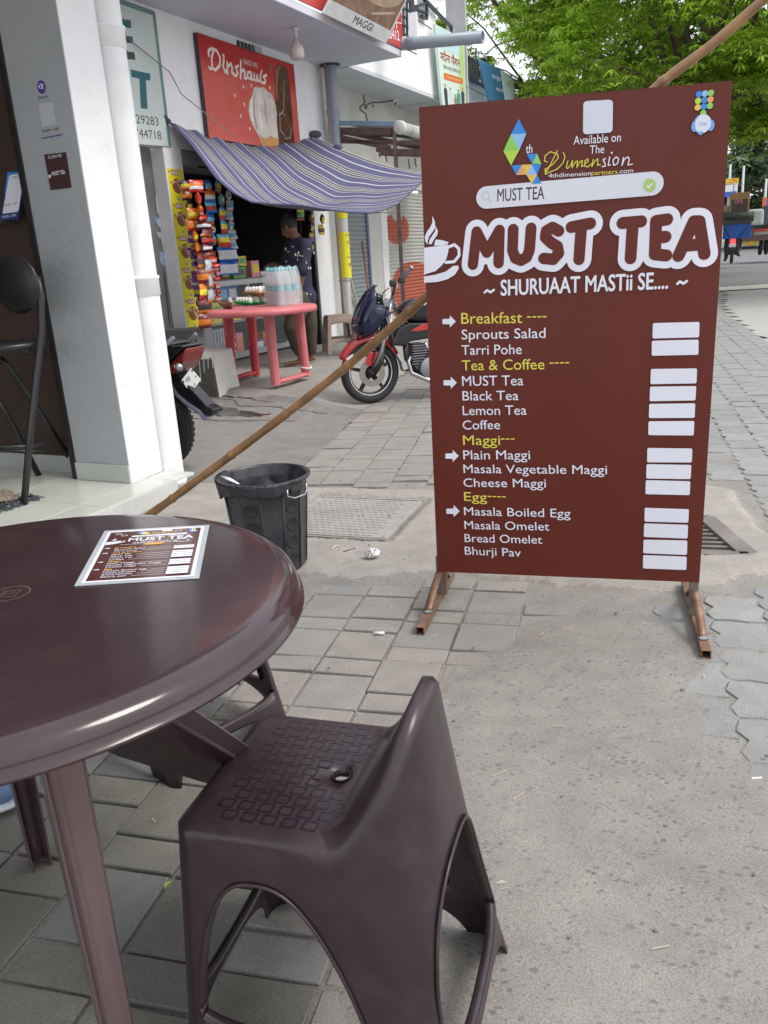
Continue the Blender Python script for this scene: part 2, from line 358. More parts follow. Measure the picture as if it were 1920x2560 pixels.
xs = np.arange(-2.4, 3.0, .02); ys = np.arange(.35, 5.65, .02); X, Y = np.meshgrid(xs, ys)
w = fbm(X * 6, Y * 6, 1) * .05 + fbm(X * 25, Y * 25, 2) * .02
dp = sdf(X, Y, PATCH) + w; db = sdf(X, Y, BAND) + w * .8
sm = lambda d, a, b_: np.clip((b_ - d) / (b_ - a), 0, 1) ** 1.0
hp = sm(dp, -.17, .06); hb = sm(db, -.03, .012)
Z = -.013 + .0075 * np.clip((X - .75) / .15, 0, 1) + np.maximum(hp * (.022 - .0075 * np.clip((X - .75) / .15, 0, 1)), hb * .019) + fbm(X * 5, Y * 5, 3) * .006 + fbm(X * 40, Y * 40, 4, 2) * .0022
crack = np.abs(fbm(X * 3, Y * 3, 9, 5)); Z -= np.where((crack < .010) & (hb > .9), .006, 0)
Z = np.where(sdf(X, Y, HOLE) < 0, -.16, Z); Z = np.where(sdf(X, Y, MANH) < .01, -.03, Z)
ny, nx = X.shape; V = np.c_[X.ravel(), Y.ravel(), Z.ravel()]; ii = np.arange(ny * nx).reshape(ny, nx)
Fq = np.c_[ii[:-1, :-1].ravel(), ii[:-1, 1:].ravel(), ii[1:, 1:].ravel(), ii[1:, :-1].ravel()]
cx = V[Fq].mean(1); band_i = (sdf(cx[:, 0], cx[:, 1], BAND) < 0).astype(np.int32)
pv = fastmesh('pavement_bed', V, Fq, [M_CONC, M_BAND], mi=band_i); tag(pv, kind='structure')

def paver(name, poly, z, m, parent, th=.045, tilt=.0025):
    # one bevelled block from its outline
    c = np.mean(poly, 0); tx, ty = random.gauss(0, tilt), random.gauss(0, tilt); mb = MB(); n = len(poly)
    top = [(c[0] + (p[0] - c[0]) * .975, c[1] + (p[1] - c[1]) * .975) for p in poly]
    hz = lambda p, zz: z + zz + (p[0] - c[0]) * tx * 4 + (p[1] - c[1]) * ty * 4
    vs = [(p[0], p[1], hz(p, -th)) for p in poly] + [(p[0], p[1], hz(p, -.004)) for p in poly] + [(p[0], p[1], hz(p, 0)) for p in top]
    fs = [tuple(range(2 * n, 3 * n))] + [(k * n + i, k * n + (i + 1) % n, (k + 1) * n + (i + 1) % n, (k + 1) * n + i) for k in (0, 1) for i in range(n)]
    mb.add(vs, fs, m); return mb.build(name, parent)
def inside(poly, pts, d=0): return sdf(np.array([p[0] for p in pts]), np.array([p[1] for p in pts]), poly) < d
# manhole cover
MC = np.array([(-.605, 4.225), (.0, 3.995), (.245, 4.67), (-.395, 4.91)])
e1 = (MC[1] - MC[0]); W1 = np.linalg.norm(e1); e1 /= W1; e2 = MC[3] - MC[0]; W2 = np.linalg.norm(e2); e2 /= W2
M_CAST = ground_mat('cast_cover', (.335, .32, .295), stain=.5)
mt = thing('manhole_cover', (*MC.mean(0), 0), 'square cast manhole cover with raised tread pattern set in concrete behind the bin', 'manhole cover')
b = MB(); b.add([(*p, z) for z in (-.03, .004) for p in MC], [(0, 1, 5, 4), (1, 2, 6, 5), (2, 3, 7, 6), (3, 0, 4, 7), (4, 5, 6, 7)], M_CAST); b.build('plate', mt)
b = MB()
for a, c in ((0, 1), (1, 2), (2, 3), (3, 0)):
    p, q = MC[a], MC[c]; d = (q - p) / np.linalg.norm(q - p); nn = np.array([-d[1], d[0]]) * .02
    b.bar((*(p + nn), .004), (*(q + nn), .004), .016, .012, M_CAST)
b.build('rim', mt, bevel=.002)
b = MB()
for i in range(14):
    for j in range(15):
        c = MC[0] + e1 * (.06 + (W1 - .12) * (i + .5 * (j % 2)) / 14) + e2 * (.055 + (W2 - .11) * j / 14)
        b.box((*c, .0045), (.028, .013, .006), M_CAST, ((*e1, 0), (*e2, 0), (0, 0, 1)))
o = b.build('tread_pattern', mt, bevel=.002); o['kind'] = 'stuff'
# two-size square pavers
pave = thing('pavement', (0, 0, 0), None, None); tag(pave, kind='structure')
def gridpavers(ang, c0, c1, a0, a1, pitch, offs, test):
    a = R(ang); c = np.array([math.sin(a), math.cos(a)]); r = np.array([math.cos(a), -math.sin(a)]); n = 0
    for i in range(c0, c1):
        x0 = offs[0] + i * pitch; al = a0 + offs[1][i % len(offs[1])]; big = i % 2
        while al < a1:
            L = (.228 if big else .114); g = .0055
            q = [r * (x0 + g) + c * (al + g), r * (x0 + pitch - g) + c * (al + g), r * (x0 + pitch - g) + c * (al + L - g), r * (x0 + g) + c * (al + L - g)]
            j = np.array([random.gauss(0, .002), random.gauss(0, .002)]); q = [p + j for p in q]
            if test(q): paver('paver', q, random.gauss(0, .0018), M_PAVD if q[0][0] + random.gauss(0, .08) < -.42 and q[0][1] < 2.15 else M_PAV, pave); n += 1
            al += L; big = not big
    return n
t1 = lambda q: not inside(BAND, q, .03).any() and not (inside(PATCH, q, -.18).all()) and q[0][1] > .5 and q[0][0] > -2.35 and q[1][0] < 1.0 and q[0][1] < 4.2
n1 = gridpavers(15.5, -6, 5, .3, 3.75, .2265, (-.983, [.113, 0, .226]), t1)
t2 = lambda q: not inside(BAND, q, -.01).any() and q[0][1] > 4.5 and q[1][0] < 2.2 and q[0][1] < 10.5
n2 = gridpavers(11.3, 0, 10, 4.6, 9.6, .2365, (-1.66, [.07, .19, .0, .26]), t2)
# interlocking zigzag pavers on the road side
foot = thing('footpath', (0, 0, 0), None, None); tag(foot, kind='structure')
def zig(cx_, cy_, w, h, c, r):
    # outline: straight-ish wavy ends, zigzag long sides
    g = .005; L = []; zz = [(0, 0), (-.016, .22), (.014, .5), (-.016, .72), (0, 1)]
    left = [(-w / 2 + g + dx, -h / 2 + g + (h - 2 * g) * t) for dx, t in zz]; right = [(w / 2 - g + dx, -h / 2 + g + (h - 2 * g) * t) for dx, t in zz]
    top = [(-w / 6, h / 2 - g + .006), (w / 6, h / 2 - g - .006)]; bot = [(-w / 6, -h / 2 + g + .006), (w / 6, -h / 2 + g - .006)]
    o = bot and [left[0]] + bot + right + top[::-1] + left[:0:-1]
    return [r * (cx_ + x) + c * (cy_ + y) for x, y in o]
a = R(16); c_ = np.array([math.sin(a), math.cos(a)]); r_ = np.array([math.cos(a), -math.sin(a)]); n3 = 0
for i in range(0, 22):
    for j in range(0, 60):
        X0 = .28 + i * .2; Y0 = 1.9 + (j + .5 * (i % 2)) * .235; q = zig(X0, Y0, .2, .235, c_, r_); ctr = r_ * X0 + c_ * Y0
        dist = ctr[1]; xr = ctr[0]
        if dist > 7.2 or dist < 1.6 or n3 > 292: continue
        if inside(PATCH, q, -.16).all() or inside(BAND, q, .02).any(): continue
        if xr > .62 + dist * .42 + .3: continue
        if dist < 3.4 and xr < .86: continue
        if dist > 4.7 and xr < .6 + (dist - 4.7) * .3: continue
        paver('paver', q, random.gauss(0, .0018), M_ZIG, foot); n3 += 1
print('pavers', n1, n2, n3)
# the rest of the paved strip beyond, the concrete road and the asphalt carriageway
def strip(name, pts, z, m, kind='structure', res=None):
    b = MB(); b.add([(x, y, z) for x, y in pts], [tuple(range(len(pts)))], m); o = b.build(name, origin=(pts[0][0], pts[0][1], 0)); tag(o, kind=kind); return o
def bump_strip(name, poly, z, m, step, amp, sc, seed, zf=None):
    poly = np.array(poly); xs = np.arange(poly[:, 0].min(), poly[:, 0].max() + step, step); ys = np.arange(poly[:, 1].min(), poly[:, 1].max() + step, step)
    X, Y = np.meshgrid(xs, ys); Zz = z + fbm(X * sc, Y * sc, seed) * amp; Zz = Zz + (zf(X, Y) if zf else 0); ny, nx = X.shape; ii = np.arange(ny * nx).reshape(ny, nx)
    F = np.c_[ii[:-1, :-1].ravel(), ii[:-1, 1:].ravel(), ii[1:, 1:].ravel(), ii[1:, :-1].ravel()]; V = np.c_[X.ravel(), Y.ravel(), Zz.ravel()]
    c = V[F].mean(1); k = sdf(c[:, 0], c[:, 1], poly) < 0; return tag(fastmesh(name, V, F[k], [m]), kind='structure')
bump_strip('path', [(-1.3, 5.2), (.3, 5.2), (2.6, 5.2), (4.8, 7.0), (5.02, 10.6), (6.95, 16.7), (9.6, 23), (6.2, 26), (3.0, 16), (.5, 10), (-.4, 6.6)], -.013, M_ZIG, .10, .006, 3, 21)
bump_strip('road', [(2.2, .2), (5.5, .2), (40, 6), (60, 22.5), (9.6, 22.9), (6.95, 16.7), (5.02, 10.6), (4.0, 7.0), (3.0, 5.4), (2.3, 3.2)], -.009, M_ROAD, .25, .01, 1, 22)
rise = lambda X, Y: np.clip((Y - 23) / 10, 0, 1) * .12
strip('sunlit_strip', [(8.9, 21.7), (30, 20.2), (34, 21.6), (9.3, 23.3)], .012, ground_mat('sunlit_concrete', (.55, .53, .48), stain=.2))  # band of sunlight across the road, painted as a paler sheet
bump_strip('carriageway', [(8.4, 23.0), (60, 22.3), (120, 160), (45, 160), (16, 60), (9.0, 30)], -.003, M_ASPH, 1.0, .02, .3, 23, rise)
bump_strip('far_verge', [(-60, 26), (9.2, 26), (16, 60), (45, 160), (-60, 160)], -.05, M_DUST, 3., .05, .3, 24)
# zigzag joints continue as far as they can be made out on the strip
b = MB()
for i in range(0, 26):
    for j in range(0, 70):
        X0 = .28 + i * .2; Y0 = 1.9 + (j + .5 * (i % 2)) * .235; ctr = r_ * X0 + c_ * Y0
        if ctr[1] < 7.2 or ctr[1] > 14.5: continue
        if ctr[0] < 1.2 + (ctr[1] - 7) * .30 or ctr[0] > 4.9 + (ctr[1] - 10) * .31 - max(0, 10 - ctr[1]) * .25: continue
        q = zig(X0, Y0, .2, .235, c_, r_); n = len(q); z = random.gauss(-.006, .0015)
        b.add([(p[0], p[1], z) for p in q] + [(p[0], p[1], z - .02) for p in q], [tuple(range(n))] + [(i2, n + i2, n + (i2 + 1) % n, (i2 + 1) % n) for i2 in range(n)], M_ZIG)
o = b.build('far_pavers', foot); o['kind'] = 'stuff'

# drain grate
dr = thing('drain_grate', (1.3, 3.8, 0), 'rusty steel bar grate over a dark drain opening behind the menu board', 'drain')
M_STEEL = pm('old_steel', (.26, .24, .22), .55, var=.2, bump=.3, bs=90, metal=.5, dirt=.5, dcol=(.16, .10, .07), ds=12)
b = MB(); hp_ = [np.array(p) for p in HOLE]
for i in range(4): b.bar((*hp_[i], .006), (*hp_[(i + 1) % 4], .006), .045 if i != 0 else .085, .022, M_STEEL)
b.build('frame', dr, bevel=.003)
for k in range(1, 9):
    t = k / 9; p = hp_[0] * (1 - t) + hp_[1] * t; q = hp_[3] * (1 - t) + hp_[2] * t
    MB().bar((*p, -.012), (*q, -.012), .022, .03, M_STEEL).build('bar', dr)
b = MB(); b.add([(x, y, -.155) for x, y in HOLE], [(0, 1, 2, 3)], flat('drain_black', (.02, .02, .02))); b.build('pit', dr)

# cement apron and the raised platform in front of the shops, one worn surface
ss = np.arange(3.2, 14.2, .035); oo = np.arange(-6.7, -2.6, .035); S, Oo = np.meshgrid(ss, oo)
Zr = np.clip((-3.55 - Oo) / 1.6, 0, 1) * .085 - .012
wob = fbm(S * 4, Oo * 4, 31) * .05
edge = 7.13 + (Oo + 5.25) * -.19 + wob * .5
stepz = np.clip((S - edge) / .035, 0, 1) * .045 * np.clip((-3.5 - Oo) / .7, 0, 1)
Zr = Zr + np.clip((S - 6.0) / 1.2, 0, 1) * .035 * np.clip((-3.3 - Oo) / 1., 0, 1) + stepz
ck = np.abs(S - (6.80 + wob + fbm(S * 9, Oo * 9, 33) * .05)); Zr -= np.where((ck < .022) & (Oo < -3.7), .03, 0)
ck2 = np.abs(S - (7.0 + wob * .8)); Zr -= np.where((ck2 < .018) & (Oo < -4.6) & (Oo > -5.4), .02, 0)
Zr -= np.exp(-(((S - 6.45) / .28) ** 2 + ((Oo + 4.75) / .45) ** 2)) * .014
Zr += fbm(S * 8, Oo * 8, 34) * .005
_ax = BD[0] * S + ND[0] * Oo; _ay = BD[1] * S + ND[1] * Oo; _cr = _ax * math.cos(R(11.3)) - _ay * math.sin(R(11.3)); Zr = Zr * np.clip((-1.62 - _cr) / .55, 0, 1) - .006 * np.clip((_cr + 2.1) / .5, 0, 1)
Ax = BD[0] * S + ND[0] * Oo; Ay = BD[1] * S + ND[1] * Oo
ny, nx = S.shape; ii = np.arange(ny * nx).reshape(ny, nx); V = np.c_[Ax.ravel(), Ay.ravel(), Zr.ravel()]
F = np.c_[ii[:-1, :-1].ravel(), ii[:-1, 1:].ravel(), ii[1:, 1:].ravel(), ii[1:, :-1].ravel()]; cc = V[F].mean(1)
al = cc[:, 0] * math.sin(R(11.3)) + cc[:, 1] * math.cos(R(11.3)); cr = cc[:, 0] * math.cos(R(11.3)) - cc[:, 1] * math.sin(R(11.3))
k = (cr < -1.655 + fbm(al * 3, al * 0, 36) * .03) & (sdf(cc[:, 0], cc[:, 1], BAND) > -.02)
sc_ = cc[:, :2] @ BD[:2]
M_CRK = pm('crack_dark', (.06, .055, .05), .9, bump=.3)
_ckf = np.zeros(len(F[k]), bool)
ap = fastmesh('apron', V, F[k], [M_APR, M_PLAT, M_CRK], mi=np.where(_ckf, 2, (sc_[k] > 7.06)).astype(np.int32)); tag(ap, kind='structure')
# puddle
M_WATER = pm('puddle_water', (.05, .045, .04), .04, var=.05, bump=0, spec=.8)
_m = (((sc_ - 6.47) / .16) ** 2 + ((cc[:, :2] @ ND[:2] + 4.75) / .46) ** 2 + fbm(sc_ * 5, cc[:, :2] @ ND[:2] * 5, 41) * .9) < .8
b = MB(); b.add(list(V + (0, 0, .0015)), [], M_WATER)
_F2 = F[k & _m]; _u = np.unique(_F2); _map = {int(a): i for i, a in enumerate(_u)}; b = MB(); b.add([V[a] * (1, 1, 0) + (0, 0, V[_u][:, 2].mean() + .002 if False else V[a][2] + .003) for a in _u], [tuple(_map[int(x)] for x in f) for f in _F2], M_WATER, True)
tag(b.build('puddle'), 'shallow dirty puddle on the cement in front of the platform step', 'puddle')

for c0_, o0_, o1_, sd_ in ((6.80, -5.25, -3.75, 0), (7.0, -5.35, -4.5, 1), (6.2, -4.9, -3.9, 2)):
    b = MB(); g = []
    for o_ in np.arange(o0_, o1_, .03):
        s_ = c0_ + (.25 * (o_ + 4.5) if sd_ == 2 else 0) + float(fbm(np.array([o_ * 3.]), np.array([sd_ * 7.]), 60 + sd_, 5)[0]) * .16; p_ = BD * s_ + ND * o_; kx = np.argmin(np.hypot(V[:, 0] - p_[0], V[:, 1] - p_[1])); z_ = V[kx][2] + .003; w_ = .004 + .007 * abs(math.sin(o_ * 11 + sd_)); g.append([p_ - BD * w_ + (0, 0, z_), p_ + BD * w_ + (0, 0, z_)])
    b.sheet(g, M_CRK); b.build('crack', ap)
# ================================================================== MENU BOARD
W_ = flat('print_white', (.80, .80, .88)); YEL = flat('print_yellow', (.75, .66, .10)); BRN = pm('flex_brown', (.128, .021, .012), .45, var=.05, vs=2, bump=.25, bs=300, bdist=.0015, spec=.35)
def board():
    L0 = G(1091, 1503); R0 = G(1745, 1560); fr, px, n = frame(L0, R0 - L0)
    up = (0, 0, 1); t = thing('menu_board', (L0 + R0) / 2, 'tall brown menu board of a tea stall standing on two brown steel feet', 'menu board')
    TL, TR, BL, BR = px(1047, 268), px(1831, 202), px(1094, 1429), px(1748, 1456)
    # flex skin on a square-tube frame; the skin is a little wavy
    def face(u, v, z=0):
        x = (BL[0] * (1 - u) + BR[0] * u) * (1 - v) + (TL[0] * (1 - u) + TR[0] * u) * v; y = (BL[1] * (1 - u) + BR[1] * u) * (1 - v) + (TL[1] * (1 - u) + TR[1] * u) * v
        return fr(x, y, z)
    b = MB(); b.sheet([[face(u, v, .001 + .0016 * math.sin(u * 9 + v * 5) * math.sin(v * 7)) for v in np.linspace(0, 1, 60)] for u in np.linspace(0, 1, 140)], BRN)
    e = [face(u, v, -.03) for u, v in ((0, 0), (1, 0), (1, 1), (0, 1))]; f = [face(u, v, .0012) for u, v in ((0, 0), (1, 0), (1, 1), (0, 1))]
    b.add(e + f, [(0, 1, 5, 4), (1, 2, 6, 5), (2, 3, 7, 6), (3, 0, 4, 7)], pm('flex_edge', (.30, .26, .22), .6, var=.2, vs=30)); b.build('flex_panel', t)
    M_TUBE = pm('primer_brown_tube', (.22, .125, .08), .42, var=.25, vs=18, bump=.2, bs=60, metal=.35, dirt=.5, dcol=(.36, .24, .17), ds=9)
    M_WELD = pm('weld_bead', (.35, .36, .38), .35, var=.4, vs=60, bump=1., bs=120, metal=.8, bdist=.01)
    b = MB(); q = .028
    for x in (.03, 1.0): b.bar(fr(x, 0.03, -.018), fr(x, 1.82, -.018), q, q, M_TUBE, up=n)
    for y in (.20, .75, 1.3, 1.8): b.bar(fr(.02, y, -.02), fr(1.01, y, -.02), q, q, M_TUBE)
    b.build('frame', t, bevel=.002)
    for sgn, xp, pf, pb in ((-1, .018, G(1050, 1588), G(1128, 1441)), (1, 1.004, G(1765, 1648), G(1713, 1468))):
        d = (pb - pf) / np.linalg.norm(pb - pf); m = MB(); z0 = .017; w = .034
        # hollow square foot: four walls
        for off, ww, hh in (((0, 0, w / 2 - .002), w, .004), ((0, 0, -w / 2 + .002), w, .004)): m.bar(pf + (0, 0, z0) + np.array(off), pb + (0, 0, z0) + np.array(off), ww, hh, M_TUBE)
        sd = np.array([d[1], -d[0], 0])
        for s2 in (-1, 1): m.bar(pf + (0, 0, z0) + sd * s2 * (w / 2 - .002), pb + (0, 0, z0) + sd * s2 * (w / 2 - .002), .004, w - .008, M_TUBE)
        ft = m.build('foot', t, bevel=.0015)
        post = fr(xp, 0, -.018); m = MB(); m.bar(post + (0, 0, .034), post + (0, 0, .2), .03, .03, pm('bare_steel', (.22, .20, .19), .45, var=.3, vs=25, metal=.6, bump=.2), up=n); m.build('post', t, bevel=.002)
        mid = lambda k: pf + (pb - pf) * k
        tpost = np.linalg.norm((post - pf)[:2]) / np.linalg.norm((pb - pf)[:2])
        for k in (tpost - .34, tpost + .30):
            a0 = mid(k) + (0, 0, .036); a1 = post + (0, 0, .135); m = MB(); pts = []
            for i in range(9): u = i / 8; pts.append(a0 * (1 - u) + a1 * u + np.array([0, 0, .006 * math.sin(math.pi * u)]) )
            g = [[p - sd * .015, p + sd * .015] for p in pts]; m.sheet(g, M_TUBE); m.build('brace', t, solid=.004)
            m = MB(); m.ball(a0 + (0, 0, .002), (.020, .012, .006), M_WELD, 10); m.ball(a1, (.018, .012, .010), M_WELD, 10); m.build('weld', t)
    # ---------------- print
    D = Draw(lambda x, y, z: fr(x, y, z + .0024))
    c5 = lambda x, y: px(1040 + x / 1.975, 740 + y / 1.975); c6 = lambda x, y: px(1040 + x / 1.975, 180 + y / 1.975); sc = abs(c5(100, 600)[1] - c5(100, 700)[1]) / 100
    for s, x0, y0, x1, y1, c, m in [('Breakfast', 225, 137, 525, 133, 49, YEL), ('----', 549, 118, 645, 116, 40, YEL), ('Sprouts Salad', 227, 214, 640, 206, 44, W_), ('Tarri Pohe', 227, 290, 523, 286, 44, W_),
        ('Tea & Coffee', 228, 367, 635, 361, 47, YEL), ('----', 660, 345, 757, 343, 40, YEL), ('MUST Tea', 230, 443, 531, 440, 46, W_), ('Black Tea', 232, 515, 507, 513, 44, W_), ('Lemon Tea', 233, 587, 547, 585, 44, W_), ('Coffee', 233, 658, 417, 656, 43, W_),
        ('Maggi', 235, 734, 417, 734, 47, YEL), ('---', 420, 718, 488, 718, 40, YEL), ('Plain Maggi', 236, 805, 565, 805, 44, W_), ('Masala Vegetable Maggi', 237, 872, 944, 878, 42, W_), ('Cheese Maggi', 237, 940, 643, 944, 42, W_),
        ('Egg', 240, 1009, 353, 1012, 44, YEL), ('----', 357, 1000, 445, 1003, 40, YEL), ('Masala Boiled Egg', 240, 1080, 764, 1092, 42, W_), ('Masala Omelet', 242, 1148, 660, 1156, 42, W_), ('Bread Omelet', 243, 1212, 625, 1221, 42, W_), ('Bhurji Pav', 244, 1274, 520, 1285, 42, W_)]:
        D.text('menu_lettering#%d' % y0, s, c5(x0, y0), c5(x1, y1), c * sc, m, bold=.004)
    for x0, y0 in ((133, 125), (138, 427), (147, 788), (152, 1060)):
        D.poly('arrow#%d' % y0, [c5(x0 + a, y0 + c) for a, c in ((0, -12), (36, -13), (36, -30), (66, 0), (36, 30), (36, 14), (0, 13))], W_)
    for q in ((1170, 133, 1400, 127, 1398, 203, 1168, 209), (1165, 220, 1396, 214, 1394, 289, 1164, 294), (1160, 359, 1388, 356, 1385, 430, 1158, 434), (1156, 446, 1384, 443, 1380, 514, 1154, 518), (1152, 531, 1379, 528, 1376, 600, 1150, 601), (1149, 617, 1375, 615, 1371, 687, 1147, 685),
              (1143, 748, 1365, 751, 1362, 820, 1141, 819), (1139, 828, 1360, 832, 1356, 902, 1137, 899), (1135, 907, 1355, 912, 1352, 981, 1133, 976), (1130, 1043, 1348, 1050, 1345, 1117, 1128, 1111), (1127, 1120, 1344, 1127, 1341, 1195, 1125, 1187), (1124, 1200, 1340, 1204, 1338, 1276, 1122, 1267), (1122, 1276, 1337, 1284, 1335, 1350, 1121, 1342)):
        D.rquad('price_patch#%d' % q[1], [c5(q[i], q[i + 1]) for i in (0, 2, 4, 6)], W_)
    T = {'M': [[(283, 950), (302, 790), (352, 890), (414, 782), (410, 942)]], 'U': [[(482, 778), (478, 880), (492, 918), (520, 930), (548, 915), (562, 880), (570, 772)]],
         'S': [[(706, 785), (675, 768), (645, 785), (640, 815), (668, 842), (700, 862), (706, 895), (680, 925), (632, 920)]], 'T': [[(768, 766), (862, 748)], [(818, 760), (806, 925)]],
         't': [[(1020, 746), (1112, 738)], [(1072, 742), (1060, 920)]], 'E': [[(1240, 728), (1186, 736), (1180, 900), (1236, 906)], [(1184, 818), (1232, 814)]], 'A': [[(1296, 908), (1372, 738), (1398, 738), (1424, 898)], [(1330, 858), (1410, 850)]]}
    for wd_, m, z0 in ((104, W_, 0), (48, BRN, 1)):
        for k, sts in T.items():
            for st in sts: D.stroke('title_lettering', [c6(*p) for p in st], wd_ * sc, m, 10)
    # cup with steam, cut by the board's edge
    D.poly('cup_logo', [c6(*p) for p in ((43, 868), (162, 852), (163, 885), (152, 925), (130, 955), (100, 982), (43, 1000))], W_)
    D.poly('cup_logo', [c6(*p) for p in ((100, 827), (130, 830), (165, 840), (158, 850), (130, 856), (92, 857))], W_)
    D.stroke('cup_logo', [c6(*p) for p in ((160, 866), (192, 852), (214, 872), (216, 905), (192, 936), (150, 940))], 13 * sc, W_)
    D.poly('cup_logo', [c6(*p) for p in ((43, 1010), (100, 1000), (150, 985), (185, 958), (210, 955), (215, 968), (195, 1000), (160, 1022), (110, 1036), (43, 1040))], W_)
    D.poly('cup_logo', [c6(*p) for p in ((83, 710), (97, 740), (98, 768), (85, 790), (68, 812), (60, 835), (62, 852), (50, 838), (46, 815), (56, 790), (74, 765), (84, 742))], W_)
    D.poly('cup_logo', [c6(*p) for p in ((100, 760), (111, 785), (108, 806), (92, 826), (80, 850), (66, 850), (70, 828), (84, 806), (98, 786))], W_)
    D.text('tagline_lettering', 'SHURUAAT MASTii SE....', c6(422, 1103), c6(1243, 1068), 66 * sc, W_, bold=.028)
    for x, y in ((363, 1083), (1313, 1040)): D.stroke('tilde#%d' % x, [c6(x - 22, y + 5), c6(x - 10, y - 6), c6(x + 8, y + 4), c6(x + 24, y - 8)], 10 * sc, W_)
    # search pill
    GRN = flat('print_green', (.28, .62, .12)); BLU = flat('print_blue', (.03, .26, .72)); LBL = flat('print_light_blue', (.30, .52, .82)); LIM = flat('print_lime', (.48, .68, .08)); ORG_ = flat('print_orange', (.78, .38, .12)); AMB = flat('print_amber', (.80, .55, .10)); GRY = flat('print_grey', (.55, .56, .62)); INK = flat('print_ink', (.06, .04, .04))
    D.stroke('search_pill', [c6(351, 620), c6(1165, 552)], 92 * sc, flat('pill_white', (.72, .73, .80)), 14)
    D.text('search_lettering', 'MUST TEA', c6(404, 640), c6(635, 627), 50 * sc, INK, bold=.012)
    ring = [c6(346 + 17 * math.cos(R(a)), 611 + 20 * math.sin(R(a))) for a in range(0, 360, 30)]; D.stroke('search_lettering', ring, 4 * sc, GRY, 4, closed=True); D.stroke('search_lettering', [c6(358, 626), c6(374, 643)], 6 * sc, GRY, 4)
    D.poly('badge', [c6(1154 + (34 if i % 2 else 29) * math.cos(R(a)), 560 + (37 if i % 2 else 32) * math.sin(R(a))) for i, a in enumerate(range(0, 360, 15))], flat('badge_green', (.42, .62, .18)))
    D.stroke('badge', [c6(1143, 562), c6(1151, 571), c6(1166, 552)], 6 * sc, W_, 4)
    for m, pts in ((BLU, ((510, 233), (548, 305), (472, 308))), (LBL, ((472, 308), (548, 305), (512, 388))), (GRN, ((472, 308), (512, 388), (434, 392))), (LIM, ((434, 392), (512, 388), (472, 462))), (BLU, ((549, 406), (600, 404), (576, 454))), (GRN, ((600, 404), (622, 455), (576, 454))),
                   (BLU, ((473, 463), (525, 459), (499, 510))), (ORG_, ((525, 459), (548, 508), (499, 510))), (AMB, ((525, 459), (574, 457), (548, 508))), (LBL, ((574, 457), (600, 508), (548, 508))), (BLU, ((574, 457), (622, 455), (600, 508))), (AMB, ((548, 508), (600, 508), (574, 553))), (BLU, ((600, 508), (622, 551), (574, 553)))):
        D.poly('emblem', [c6(*p) for p in pts], m)
    D.text('brand_lettering', 'th', c6(545, 402), c6(576, 400), 34 * sc, W_, bold=.01)
    D.rquad('blank_label', [c6(828, 146), c6(974, 138), c6(972, 300), c6(826, 310)], flat('label_white', (.66, .68, .76)), r=.14)
    D.text('brand_lettering#3', 'Available on', c6(779, 361), c6(1012, 344), 33 * sc, W_, bold=.002); D.text('brand_lettering#2', 'The', c6(859, 405), c6(930, 401), 31 * sc, W_, bold=.002)
    # thin script word
    YG = flat('print_yellow_green', (.66, .64, .10)); w = 4.2 * sc
    def S_(pts, m): D.stroke('script_lettering', [c6(*p) for p in pts], w, m, 4)
    S_([(700, 390), (680, 430), (655, 480), (640, 505), (646, 478), (680, 455), (705, 425), (700, 405), (665, 395), (640, 415), (636, 440), (650, 445)], YG); S_([(655, 498), (700, 480), (728, 450), (738, 420), (730, 400)], YG); S_([(640, 478), (642, 500), (650, 505)], YG)
    S_([(752, 440), (744, 470), (750, 478), (765, 462)], YG); S_([(765, 462), (775, 438), (772, 474), (790, 444), (800, 440), (796, 472), (812, 444), (824, 438), (818, 468), (832, 462)], YG)
    S_([(834, 455), (852, 444), (850, 430), (836, 440), (834, 465), (850, 470), (868, 455)], YG); S_([(876, 434), (870, 468), (885, 440), (900, 430), (898, 462), (912, 458)], YG)
    S_([(938, 428), (925, 434), (934, 450), (936, 466), (920, 468)], W_); S_([(958, 420), (950, 462), (962, 460)], W_); S_([(990, 420), (974, 436), (978, 462), (996, 454), (1002, 430), (990, 420)], W_); S_([(1026, 424), (1018, 462), (1030, 432), (1048, 420), (1054, 432), (1048, 460), (1070, 456)], W_); D.disc('script_lettering', c6(968, 400), 4 * sc, W_, 8)
    D.text('url_lettering', '4thdimension', c6(656, 524), c6(866, 511), 17 * sc, W_); D.text('url_lettering', 'partners', c6(868, 511), c6(996, 503), 17 * sc, YG); D.text('url_lettering', '.com', c6(1000, 502), c6(1073, 497), 17 * sc, W_)
    for (x, y), m in zip(((1397, 112), (1427, 109), (1456, 106), (1393, 145), (1424, 141), (1454, 138), (1391, 177), (1421, 173), (1451, 169), (1418, 205)), (BLU, LBL, GRN, LIM, BLU, ORG_, AMB, BLU, GRN, GRN)): D.disc('chat_logo', c6(x, y), 11.5 * sc, m, 16)
    HB = flat('headset_blue', (.20, .40, .80)); D.stroke('chat_logo', [c6(1417 + 40 * math.cos(R(a)), 258 - 42 * math.sin(R(a))) for a in range(-15, 200, 15)], 8 * sc, HB, 6)
    for x, y in ((1377, 270), (1456, 266)): D.disc('chat_logo', c6(x, y), 13 * sc, HB, 18, ry=20 * sc)
    D.disc('chat_logo', c6(1417, 257), 29 * sc, flat('chat_white', (.72, .76, .86)), 24, ry=34 * sc); D.text('chat_logo', 'Chat', c6(1395, 268), c6(1437, 264), 14 * sc, HB, bold=.02)
    D.stroke('chat_logo', [c6(1378, 282), c6(1388, 298), c6(1404, 304)], 4 * sc, HB, 4); D.disc('chat_logo', c6(1406, 303), 9 * sc, HB, 14, ry=7 * sc)
    D.build(t)
board()

